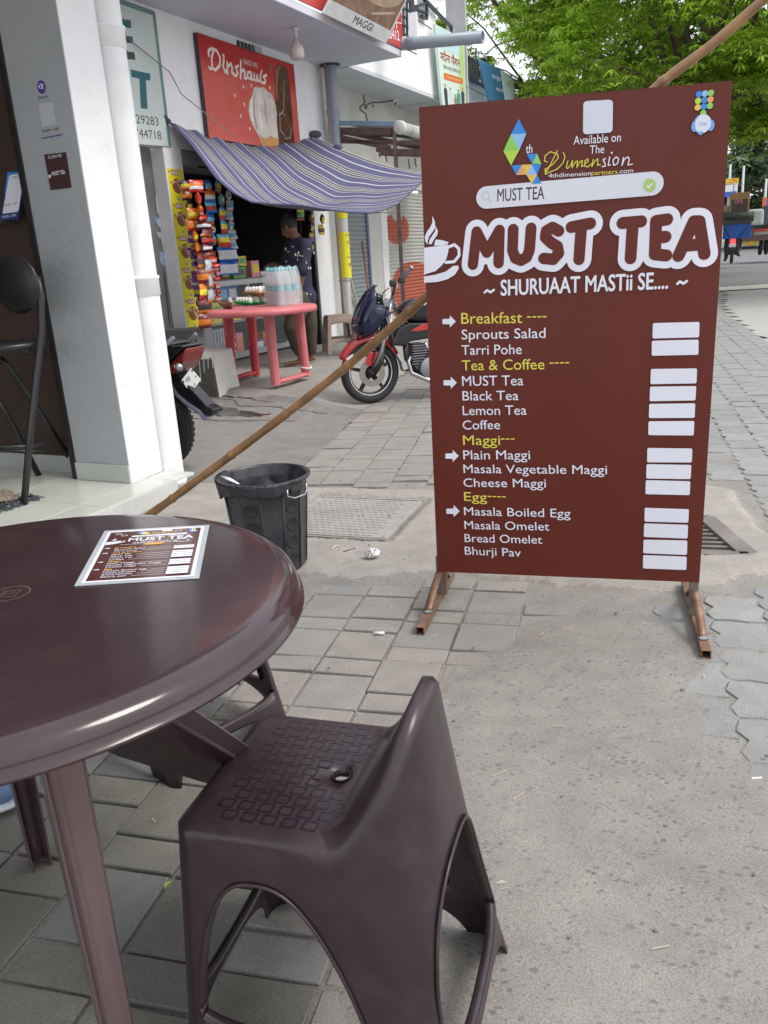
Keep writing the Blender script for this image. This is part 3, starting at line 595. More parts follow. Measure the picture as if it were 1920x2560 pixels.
# ================================================================== BROWN TABLE
M_PLT = pm('brown_plastic', (.039, .022, .025), .16, var=.10, vs=5, bump=.06, bs=25, spec=.55, dirt=.20, dcol=(.10, .065, .062), ds=8, bdist=.002)
N_, L_, B_ = nodes(M_PLT)     # fine scratches in the gloss
_g = [n for n in N_ if n.type == 'NEW_GEOMETRY'][0]; _mp = N_.new('ShaderNodeMapping'); _mp.inputs['Scale'].default_value = (9, 120, 40); _mp.inputs['Rotation'].default_value = (0, 0, .6); L_.new(_g.outputs['Position'], _mp.inputs[0])
_n = N_.new('ShaderNodeTexNoise'); _n.inputs['Scale'].default_value = 1.2; _n.inputs['Detail'].default_value = 6; L_.new(_mp.outputs[0], _n.inputs['Vector'])
_r = N_.new('ShaderNodeMapRange'); _r.inputs[1].default_value = .45; _r.inputs[2].default_value = .75; _r.inputs[3].default_value = .12; _r.inputs[4].default_value = .17; L_.new(_n.outputs[0], _r.inputs[0]); L_.new(_r.outputs[0], B_.inputs['Roughness'])
TC = np.array([-.715, 1.42, 0]); TR_, TZ = .548, .83
def table(t, c, Rr, H, m, mleg, leg_dirs, r_top, r_foot, leg_w, apron=True, foot_ring=False):
    b = MB(); s = Rr / .548
    prof = [(0, H), (Rr * .5, H), (Rr - .05 * s, H), (Rr - .030 * s, H - .001), (Rr - .016 * s, H - .006), (Rr - .005 * s, H - .016), (Rr, H - .030), (Rr + .001, H - .043), (Rr + .006, H - .045), (Rr + .007, H - .050), (Rr + .002, H - .052), (Rr - .004, H - .050), (Rr - .006, H - .03), (Rr - .02, H - .014), (0, H - .014)]
    b.lathe(prof, c * (1, 1, 0), m, 128); b.build('tabletop', t)
    for q, d in enumerate(leg_dirs):
        a = R(d); e = np.array([math.cos(a), math.sin(a), 0]); f = np.array([-e[1], e[0], 0]); b = MB(); g = []
        N = 22
        for i in range(N + 1):
            u = i / N; z = (H - .03) * (1 - u); r = r_top + (r_foot - r_top) * u ** 1.15; w = leg_w * (1.15 - .35 * u)
            row = []
            for k in range(9):
                x = (k - 4) / 4; dep = .012 * (x * x) ** 1.0   # concave face seen from outside
                row.append(c * (1, 1, 0) + e * (r + dep - .02 * (abs(x) > .9)) + f * w * x + np.array([0, 0, z]))
            g.append(row)
        b.sheet(g, mleg)
        for s2 in (0, 8):      # returned flanges
            b.sheet([[row[s2], row[s2] - e * .05 * (1.1 - .3 * i / N) + f * (0 if s2 else 0)] for i, row in enumerate(g)], mleg)
        o = b.build('leg', t, solid=.005, bevel=.0015)
table_t = thing('round_table', TC, 'large round dark brown plastic table with glossy top beside the low-back stool', 'table')
M_LEG = pm('brown_leg_plastic', (.19, .130, .140), .25, var=.06, vs=6, bump=.05, spec=.5, metal=.55); M_LEGI = pm('brown_leg_shaded', (.030, .014, .016), .35, bump=.05)  # second one is darker: shade under the table put into its colour
table(table_t, TC, TR_, TZ, M_PLT, M_LEG, (-57, 123, 213), .375, .385, .027)
# arched apron under the top
for k, d in enumerate((-57, 33, 123, 213)):
    b = MB(); a0 = R(d + 2); a1 = R(d + 88); g = []
    p0 = TC + .36 * np.array([math.cos(a0), math.sin(a0), 0]); p1 = TC + .36 * np.array([math.cos(a1), math.sin(a1), 0])
    for i in range(25):
        u = i / 24; zl = TZ - .25 + .19 * math.sin(math.pi * u) ** .42; p = p0 * (1 - u) + p1 * u; g.append([p + (0, 0, TZ - .016), p + (0, 0, zl)])
    b.sheet(g, M_LEGI); b.tube([r[1] for r in g], .004, M_LEGI, 6); b.build('apron', table_t, solid=.004)
# broad-sided fourth leg seen from its inner side
_q = [G(430, 1800, .74), G(590, 1895, .50), G(525, 1955, .43), G(300, 1885, .63)]; _e = (_q[1] - _q[0]) / np.linalg.norm(_q[1] - _q[0]); _f = np.array([-.240, 1.93, 0])
g = [[_q[0] - _e * .10, _q[3] - _e * .05], [_q[0], _q[3]], [_q[1], _q[2]], [_f + (.05, 0, .0), _f - (.02, 0, 0)]]
b = MB(); b.sheet(g, M_LEGI, False); b.sheet([[r[0], r[0] + np.array([.028, .02, .004])] for r in g], M_LEG, False); b.tube([r[0] for r in g], .005, M_LEG, 6); b.build('leg', table_t, solid=.005)
D = Draw(lambda x, y, z: TC + np.array([x, y, TZ + z * .3]))
MK = pm('embossed_mark', (.16, .115, .11), .3, bump=0)
D.stroke('centre_mark', [(.005 + .036 * math.cos(R(a)), .028 + .036 * math.sin(R(a))) for a in range(0, 360, 15)], .0018, MK, 3, closed=True)
for q in (((-.01, .012), (-.01, .044), (.02, .044), (.02, .012)),): D.stroke('centre_mark', q, .0014, MK, 3, closed=True)
D.stroke('centre_mark', [(-.004, .018), (-.004, .036), (.012, .036), (.012, .026), (.0, .026)], .0012, MK, 3)
D.stroke('centre_mark', [(-.32, .03), (-.04, .028)], .0012, MK, 3)
D.build(table_t)
# laminated menu card
def card():
    BLc, BRc, TRc, TLc = [G(u, v, TZ + .0015) for u, v in ((185.7, 1465.5), (498, 1446), (524, 1312.6), (261.6, 1327.8))]
    t = thing('menu_card', (BLc + TRc) / 2 * (1, 1, 0) + (0, 0, TZ), 'laminated brown and white menu card lying on the brown table', 'menu card')
    fr, n = quadframe(BLc, BRc, TRc, TLc); D = Draw(lambda x, y, z: fr(x, y, z * .5 + .001)); H = .4
    b = MB(); fr2, _ = quadframe(BLc, BRc, TRc, TLc); p = [fr2(x, y, z) for z in (-.0005, .0008) for x, y in ((0, 0), (1, 0), (1, 1), (0, 1))]
    b.add(p, [(0, 3, 2, 1), (4, 5, 6, 7), (0, 1, 5, 4), (1, 2, 6, 5), (2, 3, 7, 6), (3, 0, 4, 7)], pm('laminate', (.42, .44, .47), .08, bump=0, spec=.7)); b.build('laminate', t)
    CW = pm('card_white', (.72, .74, .80), .15, bump=0, var=.03); CB = pm('card_brown', (.085, .022, .018), .14, bump=0, var=.04)
    D.poly('card_print', [(.045, .03), (.955, .03), (.955, .97), (.045, .97)], CW); D.poly('card_print', [(.075, .055), (.925, .055), (.925, .945), (.075, .945)], CB)
    ink = lambda pts, w, m=CW: D.stroke('card_print', pts, w, m, 4)
    # drawn in unit coordinates, x is .72 of y
    D.text('card_lettering', 'MUST TEA', (.28, .735), (.87, .735), .066, CW, bold=.045)
    D.text('card_lettering', 'SHURUAAT MASTii SE....', (.33, .685), (.76, .685), .026, CW, bold=.02)
    D.poly('card_print', [(.30, .82), (.80, .82), (.81, .835), (.80, .85), (.30, .85), (.29, .835)], CW); D.text('card_lettering', 'MUST TEA', (.36, .825), (.52, .825), .016, CB, bold=.02)
    D.poly('card_print', [(.08, .74), (.20, .755), (.22, .73), (.18, .70), (.08, .685)], CW); D.stroke('card_print', [(.2, .75), (.25, .745), (.24, .72), (.2, .715)], .009, CW, 4); D.poly('card_print', [(.12, .77), (.16, .82), (.15, .79), (.17, .77)], CW)
    D.poly('card_print', [(.38, .935), (.42, .91), (.36, .885), (.34, .9)], flat('cb', (.15, .35, .8))); D.poly('card_print', [(.42, .91), (.46, .87), (.40, .86), (.36, .885)], flat('cy', (.8, .6, .1))); D.text('card_lettering', 'Dimension', (.48, .872), (.70, .872), .026, flat('cy', (.8, .6, .1)))
    D.rrect('card_print', .56, .905, .66, .94, .012, CW)
    for k in range(3): D.poly('card_print', [(.82 + .02 * k, .90), (.835 + .02 * k, .90), (.835 + .02 * k, .935), (.82 + .02 * k, .935)], (flat('cb', (.15, .35, .8)), CW, flat('cy', (.8, .6, .1)))[k])
    D.disc('card_print', (.86, .88), .035, flat('cb2', (.35, .5, .8)), 10, ry=.018)
    for cx_, cy_ in ((.16, .90), (.22, .86), (.72, .90)): D.stroke('card_print', [(cx_ + .03 * math.cos(a), cy_ + .014 * math.sin(a)) for a in np.linspace(0, 6.28, 12)], .005, CW, 2)
    D.stroke('card_print', [(.78 + .06 * math.cos(a), .69 + .03 * math.sin(a)) for a in np.linspace(0, 6.28, 14)], .006, CW, 2)
    D.disc('card_print', (.53, .655), .10, ORGC := flat('card_orange', (.75, .38, .08)), 18, ry=.018); D.stroke('card_print', [(.22, .665), (.40, .665)], .004, CW, 2); D.stroke('card_print', [(.65, .665), (.86, .665)], .004, CW, 2)
    CY = flat('card_gold', (.72, .45, .08)); rows = [('Breakfast', 1), ('Sprouts Salad', 0), ('Tarri pohe', 0), ('Tea & Coffee', 1), ('MUST Tea', 0), ('Black Tea', 0), ('Lemon Tea', 0), ('Coffee', 0), ('Maggi', 1), ('Plain Maggi', 0), ('Masala vegetable maggi', 0), ('Cheese maggi', 0), ('Egg', 1), ('Masala Boiled egg', 0), ('Masala Omelet', 0), ('Bread Omelet', 0), ('Bhurji pav', 0)]
    for i, (s, y_) in enumerate(rows):
        y = .60 - i * .0325; D.text('card_lettering', s, (.19, y), (.19 + .021 * len(s), y), .021, CY if y_ else CW, bold=.01)
        if y_: D.poly('card_print', [(.10, y + .005), (.13, y + .005), (.13, y - .002), (.15, y + .010), (.13, y + .022), (.13, y + .015), (.10, y + .015)], CW)
        else:
            D.poly('price_patch', [(.72, y - .004), (.90, y - .004), (.90, y + .022), (.72, y + .022)], CW)
            D.stroke('card_print', [(.23 + .021 * len(s), y + .004), (.70, y + .004)], .003, CW, 2)
    D.build(t)
card()

# ================================================================== LOW-BACK STOOLS
M_ST = pm('stool_plastic', (.029, .0182, .0225), .34, var=.10, vs=7, bump=.10, bs=60, spec=.5, dirt=.30, dcol=(.075, .055, .06), ds=14, bdist=.0015)
def stool(name, c, ang, label, group, m):
    e1 = np.array([math.cos(R(ang)), math.sin(R(ang)), 0]); e2 = np.array([-e1[1], e1[0], 0]); t = thing(name, c, label, 'stool', group)
    SZ = .515; hu0, hu1, hv = .176, .150, .185; bu0, bu1, bv = .212, .325, .215; BH = .185
    fr = lambda u, v, z: np.asarray(c) + e1 * u + e2 * v + np.array([0, 0, z])
    hb = lambda v: BH * max(0, 1 - (abs(v) / (hv * 1.01)) ** 2.6) ** .75
    ridge = lambda v: hu1 + .085 * hb(v) / BH
    # outline parameter: corners rounded squares, 4 sides
    def ring(k, z):       # k: 0 at seat, 1 at floor
        return (-(hu0 + (bu0 - hu0) * k), hu1 + (bu1 - hu1) * k, hv + (bv - hv) * k)
    def out(t_, k):       # t_ in 0..4 : side index + fraction; sides: 0 = +u(back), 1 = +v, 2 = -u, 3 = -v
        u0, u1, v1 = ring(k, 0); rc = .035 + .01 * k; sd, f = int(t_) % 4, t_ - int(t_)
        cor = [(u1, -v1), (u1, v1), (u0, v1), (u0, -v1)]; a = np.array(cor[sd]); b_ = np.array(cor[(sd + 1) % 4]); L = np.linalg.norm(b_ - a); x = a + (b_ - a) * f
        # round the corners
        dcen = np.array([(u0 + u1) / 2, 0]); q = x.copy(); hu = (u1 - u0) / 2; q0 = x - dcen; ax_ = abs(q0[0]) - (hu - rc); ay_ = abs(q0[1]) - (v1 - rc)
        if ax_ > 0 and ay_ > 0:
            n_ = math.hypot(ax_, ay_); q = dcen + np.sign(q0) * np.array([hu - rc + ax_ / n_ * rc, v1 - rc + ay_ / n_ * rc])
        return q
    def wall(t_, w):      # w: 0 top edge .. 1 floor
        q1 = out(t_, 1.); q0 = out(t_, 0.); sd = int(t_) % 4
        v0 = q0[1]; back = max(0., min(1., (q0[0] - (hu1 - .045)) / .045)); zt = SZ - .012 + hb(v0) * back; u_top = q0[0] + (ridge(v0) - hu1) * back
        s = w; top = np.array([u_top, v0]); bot = q1; q = top * (1 - s) + bot * s; z = zt * (1 - s)
        return q[0], q[1], z
    # sample positions, dense round the openings
    S0 = {0: (.045, .90), 1: (.17, .90), 2: (.14, .86), 3: (.10, .76)}; ts = []
    for sd in range(4):
        fr_ = list(np.linspace(0, 1, 81))[:-1]; ts += [sd + f for f in fr_]
    arch_top = {0: .43, 1: .425, 2: .38, 3: .425}; n = len(ts); b = MB()
    def zfun(t_):
        sd = int(t_) % 4; f = t_ - int(t_); x = abs(f - sum(S0[sd]) / 2) / ((S0[sd][1] - S0[sd][0]) / 2)
        if x >= 1: return None
        top = .135 + (arch_top[sd] - .135) * (1 - x ** 2.6) ** .48; lo = .135 - .02 * (1 - x ** 4); bl = .100 + .0 * x; foot = .085 * (1 - x ** 3) ** .5
        return top, lo + .0, foot + 0.0
    def w_of(t_, z): zt = wall(t_, 0)[2]; return 1 - z / zt
    NW = 14
    def col(t_, za, zb, m_): return [fr(*wall(t_, w)) for w in np.linspace(w_of(t_, za), w_of(t_, zb), m_)]
    cols = []
    for i in range(n):
        a_, b2 = ts[i], (ts[(i + 1) % n] if i + 1 < n else 4.0); za, zb = zfun(a_), zfun(b2 % 4)
        ztA = wall(a_, 0)[2]; ztB = wall(b2 % 4, 0)[2]
        if 1:
            za = za or (.135, .135, 0); zb = zb or (.135, .135, 0)
            b.sheet([col(a_, ztA, za[0], NW), col(b2 % 4, ztB, zb[0], NW)], m); b.sheet([col(a_, za[1], za[2], 4), col(b2 % 4, zb[1], zb[2], 4)], m)
    # top: rim, inner slope of the backrest, seat
    def top(t_, k):       # k 0 rim .. 1 centre
        q0 = out(t_, 0.); back = max(0., min(1., (q0[0] - (hu1 - .045)) / .045)); h = hb(q0[1]) * back
        if k == 0: return wall(t_, 0)
        if k >= 5:
            uc = (hu1 - hu0) / 2; q = np.array([uc + (q0[0] - uc) * .69, q0[1] * .745]); hc = np.array([.062, 0.]); dv = q - hc; t8 = {5: .10, 6: .4, 7: .75, 8: 1}[k]; q = q * (1 - t8) + (hc + dv / np.linalg.norm(dv) * .0145) * t8; return q[0], q[1], SZ - (.003 if k == 8 else 0)
        ins = {1: .009, 2: .021, 3: .034, 4: .046}[k]; uc = (hu1 - hu0) / 2; hu = (hu1 + hu0) / 2
        q = np.array([uc + (q0[0] - uc) * (hu - ins) / hu, q0[1] * (hv - ins) / hv]); up_ = {1: 1.04, 2: 1.03, 3: .52, 4: .08}[k]
        return q[0] + (ridge(q0[1]) - hu1) * back * {1: 1, 2: .94, 3: .62, 4: .3}[k], q[1], SZ - .012 * (1 - min(1, k / 3)) ** 2 + h * up_
    rows = [[fr(*top(t_, k)) for t_ in ts + [0.]] for k in range(9)]; b.sheet(rows[::-1], m)
    o = b.build('shell', t, solid=.0045, merge=.0006)
    # flanges round the openings
    for sd in range(4):
        fs_ = [S0[sd][0] + .0005 + (S0[sd][1] - S0[sd][0] - .001) * (.5 - .5 * math.cos(math.pi * i / 40)) for i in range(41)]; b = MB(); loop = []
        for f in fs_: loop.append((sd + f, zfun(sd + f)[0]))
        for f in fs_[::-1]: loop.append((sd + f, zfun(sd + f)[1]))
        nn = {0: (1, 0), 1: (0, 1), 2: (-1, 0), 3: (0, -1)}[sd]; g = []
        for t_, z in loop + loop[:1]:
            u, v, zz = wall(t_, w_of(t_, z)); g.append([fr(u + nn[0] * .0025, v + nn[1] * .0025, z), fr(u - nn[0] * .016, v - nn[1] * .016, z)])
        b.sheet(g, m); b.tube([p[0] for p in g], .0035, m, 6); b.build('opening_rim', t, solid=.003)
    # seat pattern of interlinked squares, standing just proud, and the finger hole
    MP = pm('stool_pattern', (.017, .012, .017), .35, var=.1, bump=.05); b = MB(); dk = MB(); pu, pv_ = .036, .036
    for i in range(-5, 5):
        for j in range(-6, 7):
            u = (i + .5 * (j % 2)) * pu + .003; v = j * pv_ * .78
            if abs(u + .003) > .112 or abs(v) > .146 or (u > .025 and abs(v) < .045): continue
            z = SZ + .0001
            for (ua, va, ub, vb) in ((-.4, -.32, .4, -.32), (.4, -.32, .4, .32), (.4, .32, -.4, .32), (-.4, .32, -.4, -.32)):
                b.bar(fr(u + ua * pu * .8, v + va * pv_ * .9, z), fr(u + ub * pu * .8, v + vb * pv_ * .9, z), .0045, .0009, MP)
    o = b.build('seat_pattern', t); o['kind'] = 'stuff'
    b = MB(); b.lathe([(.0175, .0002), (.0165, .0022), (.0150, .0012), (.0145, -.012)], fr(.062, 0, SZ), m, 24); b.build('finger_hole', t)
    return t
S1 = stool('stool', (-.165, 1.285, 0), -17.5, 'dark brown low-back plastic stool in the foreground with arched openings', 'low-back plastic stools', M_ST)

S2 = copy_tree(S1, (-.70, 2.36, 0), 'dark brown low-back plastic stool pushed in under the far side of the brown table'); S2.rotation_euler = (0, 0, R(-28))
# ================================================================== BIN
def bin_():
    c = np.array([-.548, 3.74, 0]); H = .455; t = thing('dustbin', c, 'black ribbed plastic dustbin with a bin liner, behind the brown table', 'dustbin')
    M = pm('bin_plastic', (.035, .035, .042), .38, var=.2, vs=9, bump=.15, bs=40, dirt=.55, dcol=(.10, .09, .08), ds=9); n = 12; b = MB()
    prof = [(.150, 0), (.158, .01), (.195, H - .05), (.197, H - .02), (.212, H - .018), (.218, H - .008), (.216, H), (.204, H + .002), (.198, H - .006), (.190, H - .05), (.150, .015), (0, .012)]
    # twelve-sided body with round lip
    vs = []; q = 48
    for r, z in prof:
        for k in range(q):
            a = 2 * math.pi * k / q; fc = 1.0 if z > H - .03 else (math.cos(math.pi / n) / math.cos((a % (2 * math.pi / n)) - math.pi / n)); vs.append(c + np.array([r * fc * math.cos(a), r * fc * math.sin(a), z]))
    b.add(vs, [(i * q + k, i * q + (k + 1) % q, (i + 1) * q + (k + 1) % q, (i + 1) * q + k) for i in range(len(prof) - 1) for k in range(q)], M); b.build('body', t, bevel=.002)
    MD = pm('bin_recess', (.015, .015, .018), .5, bump=.05)
    for k in range(n):
        a = 2 * math.pi * (k + .5) / n; e = np.array([math.cos(a), math.sin(a), 0]); f = np.array([-e[1], e[0], 0])
        if e[1] > .3: continue
        for side in (-1, 1):
            aa = a + side * math.pi / n; ee = np.array([math.cos(aa), math.sin(aa), 0]); MB().tube([c + ee * (.162) + (0, 0, .02), c + ee * (.197) + (0, 0, H - .06)], .003, M, 6).build('rib', t) if side > 0 else None
        if k % 2 == 0:
            for j in range(4):
                z = .07 + j * .088; r = (.158 + (z - .01) / (H - .06) * .037) * math.cos(math.pi / n) + .0012; b = MB()
                b.lathe([(.034, .0), (.031, .002), (.029, .001), (0, .001)], c + e * r + (0, 0, z), MD, 20, (f, np.array([0, 0, 1.]), e)); b.build('disc_mark', t)
    # wire handle on the right-hand side
    MW = pm('wire_steel', (.65, .65, .66), .25, metal=1., bump=0); a = R(-38); e = np.array([math.cos(a), math.sin(a), 0]); f = np.array([-e[1], e[0], 0]); p = c + e * .205 + (0, 0, H - .035)
    MB().box(p - e * .008 + (0, 0, -.005), (.02, .075, .035), M, (e, f, np.array([0, 0, 1.]))).build('handle_lug', t, bevel=.004)
    MB().tube([p - f * .062, p - f * .064 + (0, 0, -.03), p - f * .035 + e * .015 + (0, 0, -.043), p + f * .035 + e * .015 + (0, 0, -.043), p + f * .064 + (0, 0, -.03), p + f * .062], .003, MW, 8).build('handle', t)
    # liner folded over the lip
    ML = pm('bin_liner', (.035, .036, .042), .38, bump=.8, bs=25, bdist=.01); b = MB(); g = []
    for i in range(60):
        u = i / 59; a = R(150 + 165 * u); e = np.array([math.cos(a), math.sin(a), 0]); row = []; wav = .003 * math.sin(i * 1.3) + .004 * math.sin(i * .61 + 2) + .004 * math.sin(i * .29); dr_ = (.075 + .03 * math.sin(i * .11 + 1) + .006 * math.sin(i * .7)) * math.sin(math.pi * min(1, u * 1.0)) ** .5 + .012
        for j in range(9):
            v = j / 8
            if v < .35: r = .197 + .024 * (v / .35); z = H - .04 + .046 * (v / .35)
            else: w = (v - .35) / .65; r = .222 - .012 * w + wav * w + .004; z = H + .006 - dr_ * w
            row.append(c + e * (r + .003 * math.sin(i * 2.1 + j)) + np.array([0, 0, z]))
        g.append(row)
    b.sheet(g, ML); b.build('liner', t, solid=.0015)
    b = MB(); g = [[c + np.array([.17 * (x - .5) * 2 * .9, .17 * (y - .5) * 2 * .9, H - .11 + .03 * math.sin(x * 9 + y * 4) + .05 * (1 - x)]) for y in np.linspace(0, 1, 14)] for x in np.linspace(0, 1, 14)]
    b = MB(); 
    for i in range(13):
        for j in range(13):
            if math.hypot(i - 6, j - 6) < 6.2: b.add([g[i][j], g[i + 1][j], g[i + 1][j + 1], g[i][j + 1]], [(0, 1, 2, 3)], ML, True)
    b.build('rubbish', t)
    b = MB(); b.tube([c + np.array([-.19, -.03, H + .012]), c + np.array([-.15, -.075, H + .008]), c + np.array([-.10, -.11, H - .01])], [.006, .014, .004], pm('white_wrapper', (.75, .75, .78), .4, bump=.5), 8, squash=.35); b.build('wrapper', t)
bin_()

# ================================================================== BAMBOO POLE
def bamboo():
    M = pm('bamboo', (.29, .155, .065), .45, var=.30, vs=11, bump=.35, bs=45, dirt=.75, dcol=(.13, .075, .04), ds=14)
    pts = [np.array([-1.50, 4.15, .02]), at3(393, 1275, 3.95), at3(690, 1055, 3.72), at3(858, 925, 3.58), at3(1040, 765, 3.36), at3(1360, 478, 3.20), at3(1640, 215, 3.14), at3(1790, 105, 3.10), at3(1925, -15, 3.04)]; d = pts[-1] - pts[-2]; pts.append(pts[-1] + d * 3.0)
    P_ = [pts[0]]
    for a, b_ in zip(pts, pts[1:]):
        for k in range(1, 9): P_.append(a + (b_ - a) * k / 8)
    P_ = np.array(P_)
    for _ in range(6): P_[1:-1] = (P_[:-2] + 2 * P_[1:-1] + P_[2:]) / 4
    L = np.r_[0, np.cumsum(np.linalg.norm(np.diff(P_, axis=0), axis=1))]; q = np.arange(0, L[-1], .012); C_ = np.array([np.interp(q, L, P_[:, k]) for k in range(3)]).T
    nodes_ = np.cumsum([.26, .34, .42, .36, .40, .38, .42, .37, .4, .4, .4, .4, .4, .4]); r = .0200 - .0010 * q + .0008 * np.sin(q * 30)
    for x in nodes_: r = r + .0042 * np.exp(-((q - x) / .010) ** 2) - .0012 * np.exp(-((q - x - .022) / .012) ** 2)
    t = MB().tube(list(C_), list(r), M, 14).build('bamboo_pole', origin=C_[0]); tag(t, 'long brown bamboo pole leaning up from the pillar foot to behind the menu board', 'bamboo pole')
def at3(u, v, y): d = ray(u, v); return O + d * (y / d[1])
bamboo()
# ================================================================== TEA SHOP ON THE LEFT
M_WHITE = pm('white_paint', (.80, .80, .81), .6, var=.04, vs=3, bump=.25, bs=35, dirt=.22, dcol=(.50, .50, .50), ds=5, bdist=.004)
M_GREYP = pm('grey_paint', (.40, .425, .44), .45, var=.05, vs=2, bump=.6, bs=22, dirt=.15, dcol=(.33, .35, .37), ds=2, bdist=.006)
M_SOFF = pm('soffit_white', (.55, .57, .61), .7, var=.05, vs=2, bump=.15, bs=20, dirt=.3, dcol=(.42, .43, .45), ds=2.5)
M_SKIRT = pm('cream_tile', (.50, .52, .48), .25, var=.05, vs=4, bump=.05)
M_FRAME = pm('dark_frame', (.018, .016, .015), .4, var=.3, vs=30, bump=.1)
M_BRNW = pm('brown_wall', (.060, .036, .026), .5, var=.12, vs=5, bump=.2, bs=80)
def bb(mb, s0, s1, o0, o1, z0, z1, m):
    mb.box(P((s0 + s1) / 2, (o0 + o1) / 2, (z0 + z1) / 2), (abs(s1 - s0), abs(o1 - o0), abs(z1 - z0)), m, (BD, ND, (0, 0, 1))); return mb
def bbo(name, par, *a, **k): return bb(MB(), *a).build(name, par, **k)
ts = thing('tea_shop', P(3.9, -4.1, 0), 'tea stall front with grey and white pillar, brown inner wall and cream tiled floor', 'shop')
b = bb(MB(), 3.875, 4.17, -4.085, -3.64, .12, 3.5, M_WHITE); bb(b, 3.87, 3.875, -4.083, -3.642, .235, 3.5, M_GREYP); b.build('pillar', ts, bevel=.004)
bbo('skirting', ts, 3.858, 3.872, -4.085, -3.638, .122, .235, M_SKIRT, bevel=.002)
bbo('shutter_guide', ts, 3.868, 4.02, -4.135, -4.087, .12, 3.5, M_FRAME, bevel=.003)
bbo('inner_wall', ts, 4.03, 4.10, -8.0, -4.14, .23, 3.5, M_BRNW)
bbo('inner_skirting', ts, 4.015, 4.03, -8.0, -4.14, .12, .23, M_SKIRT)
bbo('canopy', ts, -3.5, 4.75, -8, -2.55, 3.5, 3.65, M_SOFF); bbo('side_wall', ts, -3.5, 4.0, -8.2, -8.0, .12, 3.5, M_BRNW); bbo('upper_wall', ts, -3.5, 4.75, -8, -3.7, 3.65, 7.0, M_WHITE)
b = MB(); bb(b, 2.2, 4.02, -8, -3.40, -.07, .108, pm('plinth', (.5, .5, .48), .7, dirt=.4)); b.build('plinth', ts)
M_TILE = pm('floor_tile', (.54, .555, .50), .16, var=.06, vs=1.5, bump=.03, bs=20, dirt=.2, dcol=(.40, .40, .36), ds=4)
for i in range(4):
    for j in range(4): bbo('tile', ts, 2.2 + i * .6, min(4.014, 2.2 + i * .6 + .596), -3.612 - (j + 1) * .62, -3.612 - j * .62 - .004, .10, .12, M_TILE, bevel=.001)
for i in range(3): bbo('tile', ts, 2.2 + i * .6, 2.2 + i * .6 + .596, -3.606, -3.405, .10, .119, M_TILE, bevel=.001)
bbo('tile', ts, 4.0, 4.2, -3.638, -3.405, .10, .119, pm('cement_white', (.55, .55, .53), .7, bump=.4, bs=60, dirt=.3), bevel=.002)
# plaster-white rain pipe on the pillar
t = thing('rain_pipe', P(4.28, -3.685, 0), 'white painted rain pipe with collars running up beside the grey and white pillar', 'pipe'); c = P(4.28, -3.685, 0); r = .102
MB().lathe([(r, -.06), (r, 3.5)], c, M_WHITE, 40).build('pipe', t)
for z in (-.03, 1.30, 2.70): MB().lathe([(r, z - .06), (r + .008, z - .055), (r + .008, z + .04), (r + .013, z + .045), (r + .013, z + .06), (r, z + .065)], c, M_WHITE, 40).build('collar', t)
for z in (1.31, 2.70): bb(MB(), 4.20, 4.26, -3.80, -3.62, z, z + .02, pm('clip', (.55, .53, .5), .5, dirt=.6, dcol=(.25, .14, .08), ds=30)).build('clip', t, bevel=.004)
SCF = pm('scuff_dark', (.30, .29, .28), .8)
for nm, f_, rng_x, par in (('scuff', lambda x, y, z: P(3.88 + x, -3.639 + z, y), (.0, .28), ts), ('scuff', lambda x, y, z: P(3.869 - z, -4.07 + x, y), (.02, .40), ts)):
    D = Draw(f_)
    for k in range(13):
        x, y = random.uniform(*rng_x), random.choice((random.uniform(.15, .8), random.uniform(.3, 2.8))); a = random.uniform(-.5, .5) + (1.57 if k % 3 else 0); l = random.uniform(.004, .03) * (2.5 if k % 5 == 0 else 1); D.stroke(nm, [(x, y), (x + l * .5 * math.cos(a) + .002, y + l * .5 * math.sin(a)), (x + l * math.cos(a), y + l * math.sin(a))], random.uniform(.001, .0025), SCF, 3)
    for o_ in D.build(par).values(): o_['kind'] = 'stuff'
# stickers and card on the grey face
fr, px, n = frame(P(3.868, -3.86, 0), ND)
def q4(px, *c): return [px(c[i], c[i + 1]) for i in range(0, len(c), 2)]
PUR = flat('sticker_purple', (.09, .03, .33)); INK2 = flat('sticker_ink', (.08, .08, .10)); z1p = lambda x, y: px(x / 3.16, y / 3.16)
t = thing('payment_sticker', fr(*z1p(360, 900), 0), 'purple and white payment sticker high on the grey pillar face', 'sticker'); D = Draw(lambda x, y, z: fr(x, y, z))
D.disc('emblem', z1p(327, 687), .031, PUR, 28, ry=.034); D.text('emblem', 'पे', z1p(308, 712), z1p(350, 700), .024, W_, bold=.02)
D.text('lettering', 'PhonePe', z1p(306, 782), z1p(382, 770), .013, INK2); D.rquad('blank_code_panel', [z1p(*q) for q in ((305, 815), (418, 805), (452, 985), (332, 1000))], flat('sticker_pale', (.50, .52, .54)), r=.05)
D.text('lettering', 'BHIM  UPI', z1p(335, 1048), z1p(466, 1024), .013, INK2, shear=.3); D.poly('underline', [z1p(*q) for q in ((327, 1098), (495, 1066), (495, 1058), (326, 1090))], PUR); D.build(t)
t = thing('scan_card', fr(*z1p(460, 1350), 0), 'small dark brown scan card stuck below the purple sticker on the grey pillar', 'card'); D = Draw(lambda x, y, z: fr(x, y, z)); CBN = flat('card_dark', (.055, .018, .02))
qq = [z1p(*q) for q in ((352, 1222), (522, 1202), (566, 1482), (402, 1502))]; b = MB(); b.prism(qq, .0, .003, CBN, fr=fr); b.build('card', t)
D2 = Draw(lambda x, y, z: fr(x, y, z + .003)); D2.text('lettering', 'SCAN ME', z1p(386, 1256), z1p(492, 1240), .016, W_); D2.text('lettering', 'MUST TEA', z1p(418, 1388), z1p(520, 1372), .020, W_, bold=.03)
D2.poly('cup_logo', [z1p(*q) for q in ((386, 1382), (408, 1380), (404, 1405), (390, 1408))], W_)
